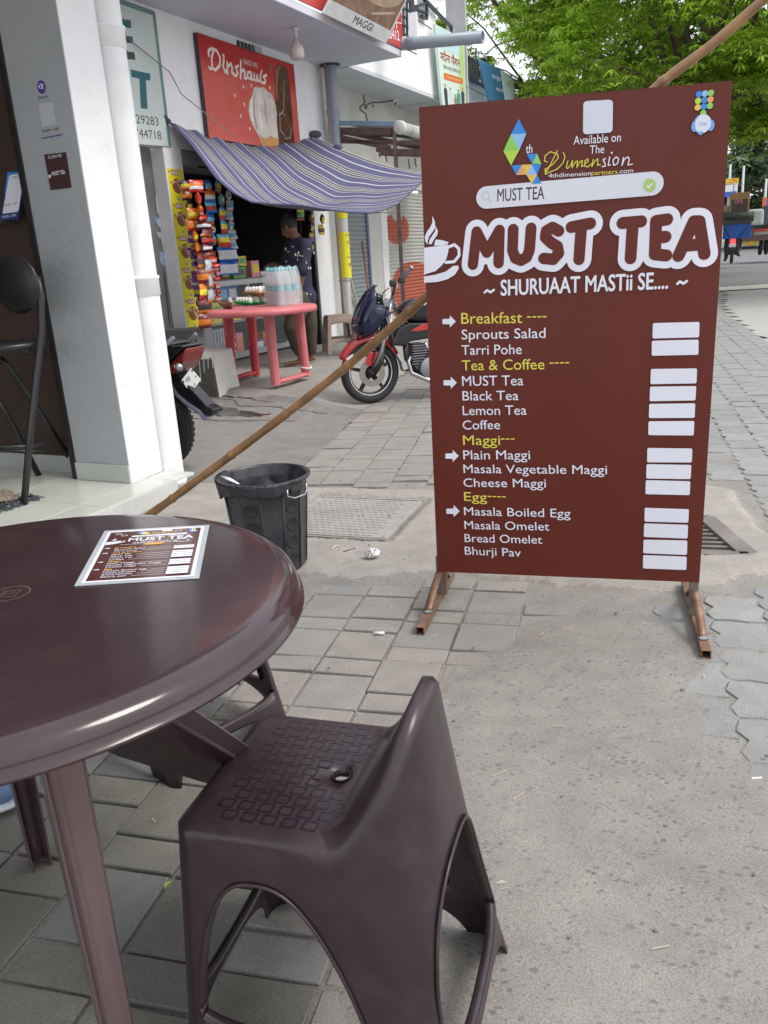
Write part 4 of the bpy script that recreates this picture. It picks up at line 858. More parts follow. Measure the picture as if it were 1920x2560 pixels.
D2.build(t)
# counter shelf inside with a payment stand
bbo('shelf', ts, 3.88, 4.03, -5.6, -4.40, 1.735, 1.755, pm('shelf_steel', (.35, .36, .36), .3, metal=.8), bevel=.002)
fr3, px3, n3_ = frame(P(3.93, -4.55, 0), ND); t = thing('payment_stand', fr3(*px3(32, 555), 0), 'blue and white payment stand on the shelf inside the tea stall', 'payment stand')
q = [z1p3 for z1p3 in [px3(x / 3.16, y / 3.16) for x, y in ((10, 1740), (150, 1735), (215, 1350), (70, 1362))]]; b = MB(); b.prism(q, 0, .012, flat('stand_blue', (.02, .05, .20)), fr=fr3); b.build('panel', t, bevel=.003)
D = Draw(lambda x, y, z: fr3(x, y, z + .012)); f3 = lambda x, y: px3(x / 3.16, y / 3.16); D.poly('band', [f3(*p) for p in ((50, 1540), (190, 1530), (215, 1352), (70, 1364))], flat('stand_light_blue', (.05, .25, .70)))
D.rquad('panel_print', [f3(*p) for p in ((86, 1385), (205, 1368), (158, 1672), (32, 1690))], W_, r=.1); D.text('lettering', 'NSDL', f3(112, 1412), f3(165, 1402), .012, flat('ink_blue', (.03, .08, .3))); D.text('lettering', 'BHIM  UPI', f3(50, 1632), f3(152, 1612), .012, INK2, shear=.3); D.text('lettering', 'NSDL UPI', f3(32, 1724), f3(138, 1708), .013, W_)
D.build(t)
# folding bar chair, black tube
def chair():
    t = thing('folding_chair', P(3.6, -4.4, .12), 'black tubular folding chair standing on the cream tiles inside the tea stall', 'chair'); M = pm('black_tube', (.018, .018, .02), .32, bump=.05, spec=.5)
    A = lambda u, v, y: at3(u, v, y)
    MB().tube([A(92, 690, 4.95), A(103, 740, 4.95), A(104, 830, 4.93), A(92, 930, 4.88), A(76, 1080, 4.8), G(60, 1262, .12)], .021, M, 12).build('leg', t)
    MB().tube([A(-40, 700, 4.95), A(-60, 1000, 4.88), G(-90, 1290, .12)], .021, M, 12).build('leg', t)
    MB().tube([A(0, 895, 5.1), A(20, 915, 5.12), A(70, 985, 5.2), A(110, 1045, 5.3), A(150, 1110, 5.45), G(193, 1172, .12)], .020, M, 12).build('leg', t)
    MB().tube([A(-30, 960, 5.15), A(30, 1060, 5.25), G(97, 1188, .12)], .020, M, 12).build('leg', t)
    MB().tube([A(-60, 1118, 4.9), A(50, 1117, 4.95), A(90, 1115, 5.05), A(132, 1096, 5.2)], .012, M, 8).build('crossbar', t)
    MB().tube([A(-60, 1126, 5.1), A(152, 1128, 5.3)], .009, M, 8).build('crossbar', t)
    MB().tube([A(-80, 868, 4.9), A(60, 868, 4.9), A(90, 880, 4.95)], .028, M, 10).build('seat_rail', t)
    b = MB(); b.lathe([(0, 0), (.19, 0), (.21, .012), (.21, .03), (.19, .042), (0, .042)], A(20, 873, 5.0), M, 32); b.build('seat', t)
    b = MB(); b.ball(A(40, 712, 5.0), (.185, .035, .165), M, 24, (ND, BD, (0, 0, 1))); b.build('backrest', t)
chair()
# woven door mat with fringe
t = thing('door_mat', P(3.15, -4.1, .12), 'coarse woven brown and white rag mat with dark fringe on the tiles', 'mat'); MW1 = pm('mat_yarn', (.30, .24, .19), .9, var=.45, vs=60, bump=.8, bs=120); MW2 = pm('mat_fringe', (.05, .065, .08), .9, var=.6, vs=90)
b = MB(); u0 = G(72, 1258, .135)
for i in range(24):
    a0 = P(3.42 - i * .026, -4.06 - .012 * i, .135); pts = [a0 - ND * (k * .045) + np.array([0, 0, .010 * math.sin(k * 2.2 + i * 1.57) + .03 * math.exp(-((k - 8) / 5) ** 2)]) for k in range(18)]; b.tube(pts, .013, MW1, 6)
o = b.build('yarn', t); o['kind'] = 'stuff'; b = MB()
for i in range(70):
    a0 = P(3.43 - i * .006, -4.05, .13); d = ND * random.uniform(.05, .11) + BD * random.uniform(-.03, .05); b.tube([a0, a0 + d * .5 + np.array([0, 0, random.uniform(.005, .03)]), a0 + d + np.array([0, 0, -.006])], .003, MW2, 4)
o = b.build('fringe', t); o['kind'] = 'stuff'

# ================================================================== THE SHOP ROW
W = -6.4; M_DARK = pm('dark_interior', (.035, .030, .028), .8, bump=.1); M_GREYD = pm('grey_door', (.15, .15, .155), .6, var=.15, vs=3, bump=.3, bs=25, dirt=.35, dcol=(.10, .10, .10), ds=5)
sb = thing('shop_building', P(9.5, -6.5, .15), 'white snack shop building with wide canopy slab above the open shop front', 'building')
bbo('wall', sb, 5.2, 12.42, W - .15, W, 2.71, 4.11, M_WHITE); bbo('wall', sb, 5.2, 7.0, W - .15, W - .02, .1, 2.71, M_WHITE)
bbo('door_panel', sb, 7.0, 8.10, W - .22, W - .18, .1, 2.71, M_GREYD); 
bbo('pilaster', sb, 8.10, 8.42, W - .2, W + .003, .1, 2.71, M_WHITE, bevel=.006)
bbo('pilaster', sb, 11.33, 11.85, W - .2, W + .05, .1, 2.71, M_WHITE, bevel=.006); bbo('door_frame', sb, 11.27, 11.328, W - .15, W + .04, .1, 2.71, M_FRAME)
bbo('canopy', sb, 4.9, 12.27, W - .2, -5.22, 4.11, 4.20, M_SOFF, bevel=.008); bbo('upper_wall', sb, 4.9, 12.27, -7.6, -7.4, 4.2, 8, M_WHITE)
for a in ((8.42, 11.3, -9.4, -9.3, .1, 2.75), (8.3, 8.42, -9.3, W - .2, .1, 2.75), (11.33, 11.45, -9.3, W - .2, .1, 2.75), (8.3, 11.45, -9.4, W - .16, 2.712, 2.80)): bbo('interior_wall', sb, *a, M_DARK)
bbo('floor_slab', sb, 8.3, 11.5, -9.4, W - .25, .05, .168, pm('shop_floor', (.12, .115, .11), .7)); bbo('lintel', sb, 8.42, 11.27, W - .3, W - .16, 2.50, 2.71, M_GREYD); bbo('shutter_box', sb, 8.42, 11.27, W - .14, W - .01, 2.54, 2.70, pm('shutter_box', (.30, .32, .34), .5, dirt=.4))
# torn paper and a sticker on the grey door
t = thing('torn_poster', P(7.9, W - .17, 1.7), 'torn remains of paper posters on the grey door left of the yellow strip', 'poster'); fr, px, n = frame(P(7.9, W - .178, 0), BD); f4 = lambda x, y: px(380 + x / 3.77, 280 + y / 3.77); D = Draw(lambda x, y, z: fr(x, y, z))
def blob(D, part, pts, m, jit=.012, f=f4):
    out = []; P_ = [np.array(f(*p)) for p in pts]
    for a, b_ in zip(P_, P_[1:] + P_[:1]):
        for k in range(5): q = a + (b_ - a) * k / 5; out.append(tuple(q + np.array([random.gauss(0, jit * .4), random.gauss(0, jit * .4)])))
    D.poly(part, out, m)
PAP = pm('old_paper', (.42, .43, .43), .8, var=.3, vs=30, bump=.2); BLP = pm('blue_paper', (.12, .20, .34), .7, var=.3, vs=20)
D.poly('sticker', [f4(*p) for p in ((33, 790), (118, 783), (137, 948), (50, 955))], flat('sticker_white', (.55, .56, .58)))
blob(D, 'scrap', ((5, 985), (160, 980), (175, 1060), (20, 1065)), BLP); blob(D, 'scrap', ((45, 1010), (140, 1000), (160, 1060), (100, 1100), (60, 1080)), PAP); blob(D, 'scrap', ((48, 1130), (125, 1132), (140, 1230), (142, 1300), (100, 1270), (85, 1190), (55, 1170)), PAP)
blob(D, 'scrap', ((70, 1320), (150, 1330), (155, 1400), (110, 1460), (80, 1420)), pm('pale_blue_paper', (.26, .34, .48), .8, var=.3, vs=30)); blob(D, 'scrap', ((165, 1230), (190, 1240), (195, 1330), (175, 1340)), PAP, .02)
for k in range(9): x = 110 + k * 6; y = 1500 + k * 55; blob(D, 'scratch', ((x, y), (x + 5, y), (x + 12, y + 70), (x + 4, y + 70)), M_FRAME, .006)
D.build(t)
# banner with remaining letters "ET" and the phone numbers
GB = pm('green_tint_flex', (.55, .62, .60), .4, var=.06, vs=2, bump=.1, dirt=.2, dcol=(.34, .46, .44), ds=3); GE = pm('green_border', (.13, .25, .23), .5); TEAL = flat('letter_teal', (.02, .12, .15)); DKL = flat('letter_dark', (.06, .05, .06))
t = thing('phone_banner', FO(380, 200, W + .02), 'pale green banner with dark capital letters and phone numbers beside the rain pipe', 'banner'); fr, px, n = frame(FO(380, 200, W + .02), BD); f1 = lambda x, y: px(x / 3.16, y / 3.16)
TLb, TRb, BRb, BLb = f1(600, -110), f1(1222, 92), f1(1352, 1158), f1(700, 1110)
b = MB(); b.prism([BLb, BRb, TRb, TLb], -.012, 0, GB, fr=fr); b.build('flex_panel', t, bevel=.002); D = Draw(lambda x, y, z: fr(x, y, z))
D.stroke('border', [TLb, (TRb[0] - .02, TRb[1] - .02), (BRb[0] - .02, BRb[1] + .02)], .05, GE, 4)
D.poly('letter', [f1(*p) for p in ((975, 152), (1033, 160), (1036, 224), (980, 214))], TEAL); D.poly('letter', [f1(*p) for p in ((985, 282), (1048, 288), (1052, 342), (992, 336))], TEAL); D.poly('letter', [f1(*p) for p in ((1008, 408), (1060, 412), (1070, 474), (1014, 468))], DKL)
D.poly('letter', [f1(*p) for p in ((900, 130), (978, 150), (1016, 470), (940, 450))], TEAL)
D.poly('letter', [f1(*p) for p in ((1030, 548), (1187, 582), (1187, 638), (1152, 632), (1166, 862), (1112, 856), (1100, 622), (1040, 608))], TEAL)
D.text('lettering', '629283', f1(1040, 968), f1(1256, 994), .085, DKL); D.text('lettering', '0744718', f1(1030, 1078), f1(1278, 1104), .085, DKL); D.build(t)
# ---- ice-cream signboard
RED = pm('sign_red', (.48, .028, .022), .22, var=.05, vs=1, bump=.02, spec=.5); CRM = flat('sign_cream', (.72, .68, .62)); PINK = flat('sign_blush', (.60, .20, .17))
t = thing('ice_cream_sign', FO(610, 210, W + .06), 'red ice cream signboard with white script name above the striped awning', 'signboard'); fr, px, n = frame(FO(610, 210, W + .06), BD); f2 = lambda x, y: px(460 + x / 2.765, y / 2.765)
x0, y1 = f2(88, 222); x1, _ = f2(758, 445); y0 = y1 - 1.13
b = MB(); b.box(fr((x0 + x1) / 2, (y0 + y1) / 2, -.028), (x1 - x0, .056, y1 - y0), pm('sign_side', (.05, .03, .05), .4), (BD, -n, (0, 0, 1))); b.build('case', t)
# face: vertical print gradation from red to a paler red in the lower half
mg = pm('sign_face', (.5, .03, .02), .25, bump=.0, var=.03); N_, L_, B_ = nodes(mg); g_ = N_.new('ShaderNodeNewGeometry'); sp = N_.new('ShaderNodeSeparateXYZ'); L_.new(g_.outputs['Position'], sp.inputs[0]); cr = N_.new('ShaderNodeValToRGB'); mr = N_.new('ShaderNodeMapRange'); mr.inputs[1].default_value = (y0 + FO(610, 210, W)[2]) * K; mr.inputs[2].default_value = (y1 + FO(610, 210, W)[2]) * K; L_.new(sp.outputs[2], mr.inputs[0]); L_.new(mr.outputs[0], cr.inputs[0])
cr.color_ramp.elements[0].color = (.56, .10, .085, 1); cr.color_ramp.elements[1].color = (.42, .016, .014, 1); e = cr.color_ramp.elements.new(.62); e.color = (.60, .10, .08, 1); e = cr.color_ramp.elements.new(.78); e.color = (.44, .02, .018, 1); L_.new(cr.outputs[0], B_.inputs['Base Color'])
b = MB(); b.add([fr(x, y, .0005) for x, y in ((x0 + .008, y0 + .008), (x1 - .008, y0 + .008), (x1 - .008, y1 - .008), (x0 + .008, y1 - .008))], [(0, 1, 2, 3)], mg); b.build('face', t)
D = Draw(lambda x, y, z: fr(x, y, z + .001)); st = lambda pts, w, m=CRM: D.stroke('script_lettering', [f2(*p) for p in pts], w, m, 6)
w = .034
st([(205, 345), (190, 400), (195, 470), (215, 485), (245, 455), (250, 400), (225, 350), (190, 335), (168, 350), (170, 385)], w); st([(195, 470), (180, 480), (172, 462)], w * .8)
st([(275, 405), (270, 460), (285, 500), (300, 480)], w); D.disc('script_lettering', f2(272, 385), .022, CRM, 12)
st([(298, 430), (300, 510)], w); st([(300, 460), (325, 440), (332, 470), (330, 505), (345, 510)], w); st([(375, 455), (355, 465), (370, 500), (362, 525), (345, 520)], w * .9)
st([(392, 420), (390, 540)], w); st([(392, 500), (412, 480), (420, 500), (418, 540), (430, 540)], w); st([(462, 500), (440, 500), (436, 535), (455, 545), (466, 515), (466, 550), (478, 550)], w * .9)
st([(484, 510), (486, 550), (500, 560), (505, 520), (512, 560), (526, 560), (528, 515)], w * .9); st([(536, 488), (532, 505)], w * .8); st([(568, 520), (548, 530), (562, 556), (556, 576), (536, 570)], w)
D.text('small_lettering', 'SINCE 1932', f2(412, 440), f2(510, 470), .052, CRM, bold=.01)
CH1 = pm('print_chocolate', (.09, .03, .02), .3, bump=0); CH2 = pm('print_chocolate_light', (.28, .13, .08), .3, bump=0); VAN = pm('print_vanilla', (.62, .56, .50), .3, bump=0); VA2 = pm('print_vanilla_shade', (.36, .29, .25), .3, bump=0); CON = pm('print_cone', (.55, .28, .10), .3, bump=0); VA3 = pm('print_vanilla_light', (.75, .72, .68), .3, bump=0)
def pol(part, pts, m): D.poly(part, [f2(*p) for p in pts], m)
pol('choco_bar', [(630, 480), (650, 452), (690, 455), (715, 485), (730, 600), (745, 760), (755, 900), (768, 1000), (640, 1005), (645, 860), (632, 700), (625, 560)], CH1)
pol('choco_bar', [(633, 500), (652, 462), (672, 460), (650, 490), (645, 600), (650, 700), (640, 690), (630, 600)], CH2)
for k in range(46): cx_ = random.uniform(655, 730); cy_ = random.uniform(520, 900); D.disc('choco_bar', f2(cx_, cy_ + (cx_ - 655) * .1), random.uniform(.006, .011), CH2, 7)
st2 = lambda pts, w, m: D.stroke('choco_bar', [f2(*p) for p in pts], w, m, 4)
st2([(690, 560), (688, 760), (660, 800), (665, 900), (690, 930)], .014, VA2); st2([(740, 880), (735, 950), (700, 960), (690, 930)], .012, VA2); st2([(655, 790), (680, 780), (700, 800)], .012, VA2)
pol('ice_cream_cone', [(482, 605), (500, 600), (520, 608), (548, 602), (575, 630), (605, 650), (625, 700), (640, 780), (638, 850), (650, 950), (655, 1000), (540, 1008), (520, 950), (480, 880), (455, 820), (445, 760), (450, 700), (470, 660)], VAN)
for sx in (0, 1, 2, 3): pol('ice_cream_cone', [(495 + sx * 18, 612), (470 + sx * 42, 700), (468 + sx * 46, 800), (500 + sx * 38, 900), (508 + sx * 34, 880), (488 + sx * 40, 790), (484 + sx * 38, 700)], (VA2, VA3, VA2, VA3)[sx])
pol('ice_cream_cone', [(480, 640), (460, 700), (455, 770), (470, 830), (490, 870), (478, 800), (474, 720)], VA3); pol('ice_cream_cone', [(520, 930), (560, 960), (600, 940), (650, 960), (655, 1008), (540, 1010)], CON)
for x, y in ((408, 600), (463, 590), (350, 660), (415, 720), (390, 800), (452, 890), (590, 605)): pol('almond', [(x - 5, y - 12), (x + 4, y - 8), (x + 6, y + 10), (x - 2, y + 14)], CRM)
pol('almond', [(590, 450), (603, 440), (608, 470), (598, 500), (588, 480)], CH2); D.build(t)
# ventilator
t = bb(MB(), *(FO(592, 110, W) @ BD, FO(630, 120, W) @ BD), W, W + .02, 3.86, 4.07, M_FRAME); fv = thing('ventilator', P(9.5, W, 3.86), 'small dark ventilator grille under the canopy above the red sign', 'ventilator'); t.build('opening', fv)
for k in range(5): s_ = FO(594 + k * 9, 110, W) @ BD; bbo('bar', fv, s_, s_ + .02, W + .02, W + .035, 3.87, 4.06, pm('vent_bar', (.30, .30, .30), .6))
bbo('cover_panel', fv, FO(630, 120, W) @ BD, FO(650, 120, W) @ BD, W + .0, W + .03, 3.86, 4.08, pm('vent_cover', (.42, .42, .42), .6))
# bulb
c = P(9.9, -5.6, 0); t = thing('ceiling_bulb', c + (0, 0, 3.75), 'unlit white bulb in a holder hanging under the canopy slab', 'light bulb'); M_BULB = pm('bulb_plastic', (.55, .50, .46), .35, bump=0, dirt=.3)
MB().lathe([(0, 4.11), (.045, 4.105), (.05, 4.09), (.025, 4.08), (.022, 3.98), (0, 3.98)], c, pm('holder_white', (.6, .58, .55), .4), 20).build('holder', t); MB().lathe([(.0, 3.99), (.028, 3.985), (.032, 3.95), (.075, 3.90), (.092, 3.86), (.092, 3.80), (.082, 3.765), (.05, 3.752), (0, 3.75)], c, M_BULB, 28).build('bulb', t)
# fascia banner and the leaning food sign above the canopy edge
RB = pm('banner_red', (.46, .06, .05), .4, var=.06, bump=.1, dirt=.2, dcol=(.5, .2, .17), ds=2)
t = thing('red_fascia_banner', P(9.4, -5.2, 4.2), 'red banner with white lettering fixed along the canopy edge', 'banner'); fr, px, n = frame(P(9.4, -5.20, 4.215), BD)
b = MB(); b.prism([(-4.4, 0), (2.90, 0), (2.90, .95), (-4.4, .95)], -.02, 0, RB, fr=fr); b.build('flex_panel', t, bevel=.003); D = Draw(lambda x, y, z: fr(x, y, z))
fz3 = lambda x, y: px(780 + x / 2.86, y / 2.86)
for s_, a, b2, cp in (('8628412', (500, 262), (626, 290), .12),): D.text('lettering', s_, fz3(*a), fz3(*b2), cp, W_, bold=.01)
D.stroke('lettering', [fz3(560, 150), fz3(640, 168)], .01, W_, 3); D.text('lettering', 'Off: 41', fz3(480, 175), fz3(608, 205), .07, W_); D.text('lettering', 'SHOP', (-2.9, .25), (-.2, .25), .5, W_, bold=.03); D.build(t)
t = thing('food_sign', P(11, -5.1, 4.1), 'tilted brown and grey food sign reading MAGGI hung over the canopy edge', 'signboard')
BLs, BRs = FO(807, 33, -5.08), FO(965, 109, -5.08); ex = (BRs - BLs) / np.linalg.norm(BRs - BLs); TRs = FO(1018, 0, -4.95); upv = TRs - BRs; upv = upv / np.linalg.norm(upv) * 1.3; fr, n = quadframe(BLs, BRs, BRs + upv, BLs + upv)
WD = pm('sign_woodbrown', (.17, .10, .07), .4, var=.3, vs=8, bump=.1); PG = pm('sign_pale', (.42, .42, .42), .5, var=.1, bump=.3, bs=12, bdist=.01)
b = MB(); p = [fr(x, y, z) for z in (-.025, 0) for x, y in ((0, 0), (1, 0), (1, 1), (0, 1))]; b.add(p, [(0, 3, 2, 1), (4, 5, 6, 7), (0, 1, 5, 4), (1, 2, 6, 5), (2, 3, 7, 6), (3, 0, 4, 7)], PG); b.build('panel', t, bevel=.004); D = Draw(lambda x, y, z: fr(x, y, z))
D.poly('picture', [(.03, .17), (.97, .17), (.97, .98), (.03, .98)], WD); D.text('lettering', 'MAGGI', (.40, .05), (.70, .05), .09, flat('sign_dark', (.05, .05, .05)), bold=.03)
D.disc('picture', (.55, .62), .40, pm('bowl', (.30, .22, .16), .4), 30, ry=.26); D.disc('picture', (.55, .66), .34, pm('noodles', (.55, .42, .15), .5, var=.5, vs=40), 30, ry=.18); D.stroke('picture', [(.60, .25), (.9, .38)], .03, pm('fork', (.35, .28, .22), .4), 4); D.build(t)
# yellow poster strips
YP = pm('poster_yellow', (.85, .76, .03), .5, var=.04, bump=.1); RBAG = flat('poster_brown', (.30, .09, .04)); CRB = flat('poster_cream', (.58, .40, .26)); WHB = flat('poster_white', (.72, .70, .68)); REDL = flat('poster_red', (.45, .04, .05)); GRL = flat('poster_green', (.10, .42, .28))
def poster_unit(D, x, y, w, h, clip=False):       # lower-left corner, one printed repeat
    X = lambda u: x + u * w; Y = lambda v: y + v * h
    D.poly('label_tab', [(X(.22), Y(.84)), (X(.70), Y(.84)), (X(.68), Y(.97)), (X(.24), Y(.97))], WHB); D.stroke('label_tab', [(X(.22), Y(.84)), (X(.70), Y(.84)), (X(.68), Y(.97)), (X(.24), Y(.97))], w * .035, REDL, 3, closed=True); D.text('lettering', 'ZAGGY', (X(.28), Y(.875)), (X(.64), Y(.875)), h * .06, flat('poster_ink', (.2, .05, .25)), bold=.02)
    D.disc('croissant', (X(.52), Y(.50)), w * .33, RBAG, 20, ry=h * .235)
    for k in range(3): a = 2.5 - k * 1.5; D.poly('croissant', [(X(.48), Y(.62)), (X(.52 + .30 * math.cos(a + .45)), Y(.50 + .21 * math.sin(a + .45))), (X(.52 + .33 * math.cos(a)), Y(.50 + .23 * math.sin(a))), (X(.52 + .30 * math.cos(a - .40)), Y(.50 + .21 * math.sin(a - .40)))], CRB)
    for u, v in ((.10, .93), (.12, .60), (.90, .32)): D.stroke('croissant', [(X(u) + w * .05 * math.cos(a), Y(v) + h * .03 * math.sin(a)) for a in np.linspace(0, 6.28, 7)], w * .03, RBAG, 2)
    D.poly('label_tab', [(X(.40), Y(.06)), (X(.62), Y(.06)), (X(.62), Y(.11)), (X(.40), Y(.11))], GRL); D.stroke('lettering', [(X(.3), Y(.155)), (X(.72), Y(.155))], h * .008, RBAG, 2)
t = thing('yellow_poster_strip', P(8.26, W, .7), 'tall yellow poster strip with repeated brown bun print on the left pilaster', 'poster'); fr, px, n = frame(P(8.26, W + .005, 0), BD); D = Draw(lambda x, y, z: fr(x, y, z))
b = MB(); b.prism([(-.138, .70), (.135, .70), (.135, 2.485), (-.138, 2.485)], 0, .0015, YP, fr=fr); b.build('sheet', t)
for k in range(6): D.k += 0; poster_unit(Draw.__new__(Draw), 0, 0, 0, 0) if False else poster_unit(D, -.13, 2.485 - .35 * (k + 1) + (.0 if k < 5 else 0), .26, .345) if k < 5 else None
D2 = D; D2.fr = (lambda f: (lambda x, y, z: f(x, y, z + .0015)))(fr)
D.b = {}; D.k = 0
for k in range(5): poster_unit(D, -.13, 2.485 - .357 * (k + 1), .26, .350)
D.build(t)
# drain pipe with conduit, right of the shop
pc = P(11.98, W + .16, 0); t = thing('drain_pipe', pc, 'tall drain pipe, grey above and white below, between the snack shop and the shutters', 'pipe'); MPV = pm('pvc_greyblue', (.26, .30, .36), .45, var=.1, dirt=.4, dcol=(.20, .19, .18), ds=6); MPW = pm('pvc_white', (.60, .60, .57), .45, var=.05, dirt=.25, dcol=(.45, .43, .38), ds=5)
MB().lathe([(.088, 2.3), (.088, 4.11)], pc, MPV, 28).build('upper_pipe', t); MB().lathe([(.096, 3.35), (.096, 3.45), (.104, 3.46), (.104, 3.5), (.09, 3.51)], pc, MPV, 28).build('collar', t); MB().lathe([(.09, .05), (.10, 2.3)], pc, MPW, 28).build('lower_pipe', t); MB().lathe([(.10, 4.09), (.15, 4.095), (.15, 4.108)], pc, M_FRAME, 20).build('flange', t)
for k in (0, 1): MB().tube([pc - BD * (.14 + .035 * k) + (0, 0, .1), pc - BD * (.14 + .035 * k) + (0, 0, 4.1)], .012, pm('conduit', (.28, .20, .18), .5), 8).build('conduit', t)
t = thing('wrapped_poster', pc + (0, 0, 1), 'yellow bun poster wrapped round the white drain pipe near the shutters', 'poster')
for z0_, z1_ in ((1.10, 1.78), (1.98, 2.5)):
    b = MB(); b.sheet([[pc + .1035 * (ND * math.cos(a) - BD * math.sin(a)) + np.array([0, 0, z]) for a in np.linspace(-2.2, 2.2, 24)] for z in (z0_, z1_)], YP); b.build('sheet', t)
    frp = lambda x, y, z: pc + (.104 + z) * (ND * math.cos(x / .104 + 0.6) + BD * math.sin(x / .104 + .6)) + np.array([0, 0, y])
    D = Draw(frp)
    for k in range(2 if z0_ < 1.5 else 1): poster_unit(D, -.13, z1_ - .33 * (k + 1) - .01, .22, .32)
    D.build(t)
MB().tube([pc + (.11 * (ND * math.cos(a) + BD * math.sin(a))) + np.array([0, 0, 1.07 + .01 * math.sin(a)]) for a in np.linspace(0, 6.2, 16)], .006, pm('cord_grey', (.2, .2, .2), .7), 5).build('tie', t)
# ---- second shop: shutters, column, wall, canopy, parapet
W2 = -6.9; s2 = thing('shutter_building', P(15, -7, .1), 'white building behind the metal shed with roller shutters and upstairs parapet', 'building')
M_W2 = pm('offwhite_paint', (.56, .56, .53), .65, var=.05, vs=3, bump=.2, dirt=.35, dcol=(.36, .35, .32), ds=2.5)
S_ = lambda u, v, o=W2: float(FO(u, v, o) @ BD)
sa, sb_, sc2, sd, se = S_(850, 600), S_(912, 600), S_(917, 600), S_(950, 600), S_(967, 600)
bbo('wall', s2, 12.42, 20.5, W2 - .2, W2, 2.78, 4.1, M_W2); bbo('wall', s2, 12.42, sa, W2 - .2, W2 + .0, .1, 2.78, M_W2)
bbo('column', s2, se - .25, se, W2 - .1, float(FS(949, 600, se - .25) @ ND) + .06, .1, 2.9, M_WHITE, bevel=.006); bbo('door_frame', s2, sb_ + .02, sb_ + .09, W2 - .1, W2 + .06, .1, 2.78, pm('blue_frame', (.12, .16, .24), .5), bevel=.004)
bbo('wall', s2, sb_ + .09, se - .25, W2 - .2, W2 - .0, .1, 2.78, M_W2); bbo('wall', s2, 17.2, 20.5, W2 - .2, W2, .1, 2.78, M_W2); bbo('lintel', s2, se, 17.2, W2 - .05, W2 + .06, 2.62, 2.80, M_W2)
M_SL = pm('shutter_teal_grey', (.27, .31, .32), .5, var=.08, vs=6, bump=.1, metal=.2, dirt=.35, dcol=(.34, .31, .25), ds=1.5)
def heart_mat():
    m = pm('shutter_painted', (.47, .47, .44), .5, var=.06, vs=6, bump=.1, dirt=.3, dcol=(.36, .34, .30), ds=4); N, L, B = nodes(m); src = B.inputs['Base Color'].links[0].from_socket
    g = N.new('ShaderNodeNewGeometry'); out = src
    def dotp(vec, add):
        d = N.new('ShaderNodeVectorMath'); d.operation = 'DOT_PRODUCT'; L.new(g.outputs['Position'], d.inputs[0]); d.inputs[1].default_value = vec; a = N.new('ShaderNodeMath'); a.operation = 'SUBTRACT'; L.new(d.outputs['Value'], a.inputs[0]); a.inputs[1].default_value = add; return a.outputs[0]
    def mul(a, k): x = N.new('ShaderNodeMath'); x.operation = 'MULTIPLY'; L.new(a, x.inputs[0]); x.inputs[1].default_value = k; return x.outputs[0]
    def mth(op, a, b_=None, v=None):
        x = N.new('ShaderNodeMath'); x.operation = op; L.new(a, x.inputs[0])
        if b_ is not None: L.new(b_, x.inputs[1])
        if v is not None: x.inputs[1].default_value = v
        return x.outputs[0]
    masks = []
    for (u, v, su, sz, notch) in ((991, 572, .0, 0, 1), (1032, 735, 0, 0, 0)):
        c = FO(u, v, W2); cs, cz = float(c @ BD) * K, c[2] * K
        if notch: rs, rz = abs(S_(1020, v) - S_(961, v)) / 2 * K, (FO(990, 536, W2)[2] - FO(990, 613, W2)[2]) / 2 * K
        else: rs, rz = abs(S_(1085, v) - S_(975, v)) / 2 * K, (FO(1032, 639, W2)[2] - FO(1032, 800, W2)[2]) / 2 * K
        a = mul(dotp(tuple(BD), cs), 1 / rs); z = mul(dotp((0, 0, 1), cz), 1 / rz); d = mth('ADD', mth('POWER', mth('ABSOLUTE', a), v=2.3), mth('POWER', mth('ABSOLUTE', z), v=2.3)); mk = mth('LESS_THAN', d, v=1.)
        if notch:  # dip in the top of the heart
            zz = mth('SUBTRACT', z, v=1.15); a2 = mth('SUBTRACT', a, v=.05); d2 = mth('ADD', mth('POWER', mul(mth('ABSOLUTE', a2), 1.9), v=2.), mth('POWER', mul(mth('ABSOLUTE', zz), 1.5), v=2.)); mk = mth('MULTIPLY', mk, mth('GREATER_THAN', d2, v=1.))
        masks.append(mk)
    k = mth('MAXIMUM', masks[0], masks[1]); x = N.new('ShaderNodeMix'); x.data_type = 'RGBA'; L.new(k, x.inputs[0]); L.new(src, x.inputs[6]); x.inputs[7].default_value = (.44, .105, .06, 1); L.new(x.outputs[2], B.inputs['Base Color']); return m
def shutter(par, s0, s1, z0, z1, pitch, m):
    # each curved slat its own piece
    proto = None; z = z0
    b = MB(); g = []
    for k in range(7): u = k / 6; g.append([P(s0, W2 + .012 + .016 * math.sin(math.pi * u) ** .7, z0 + u * (pitch - .006)), P(s1, W2 + .012 + .016 * math.sin(math.pi * u) ** .7, z0 + u * (pitch - .006))])
    g.append([P(s0, W2 + .002, z0 + pitch - .001), P(s1, W2 + .002, z0 + pitch - .001)]); g.append([P(s0, W2 + .002, z0 + pitch + .001), P(s1, W2 + .002, z0 + pitch + .001)])
    b.sheet(g, m); proto = b.build('slat', par)
    for i in range(1, int((z1 - z0) / pitch)):
        c = proto.copy(); COL.objects.link(c); c.parent = par; c.location = (0, 0, i * pitch * K); ORG[c.name] = ORG[proto.name]
sh1 = thing('roller_shutter', P(sa, W2, .1), 'closed grey-green roller shutter beside the yellow wrapped pipe', 'roller shutter'); shutter(sh1, sa, sb_ + .02, .12, 2.78, .075, M_SL)
sh2 = thing('painted_shutter', P(se, W2, .1), 'closed pale roller shutter painted with orange heart shapes behind the motorcycle', 'roller shutter'); shutter(sh2, se, 17.2, .12, 2.62, .068, heart_mat())
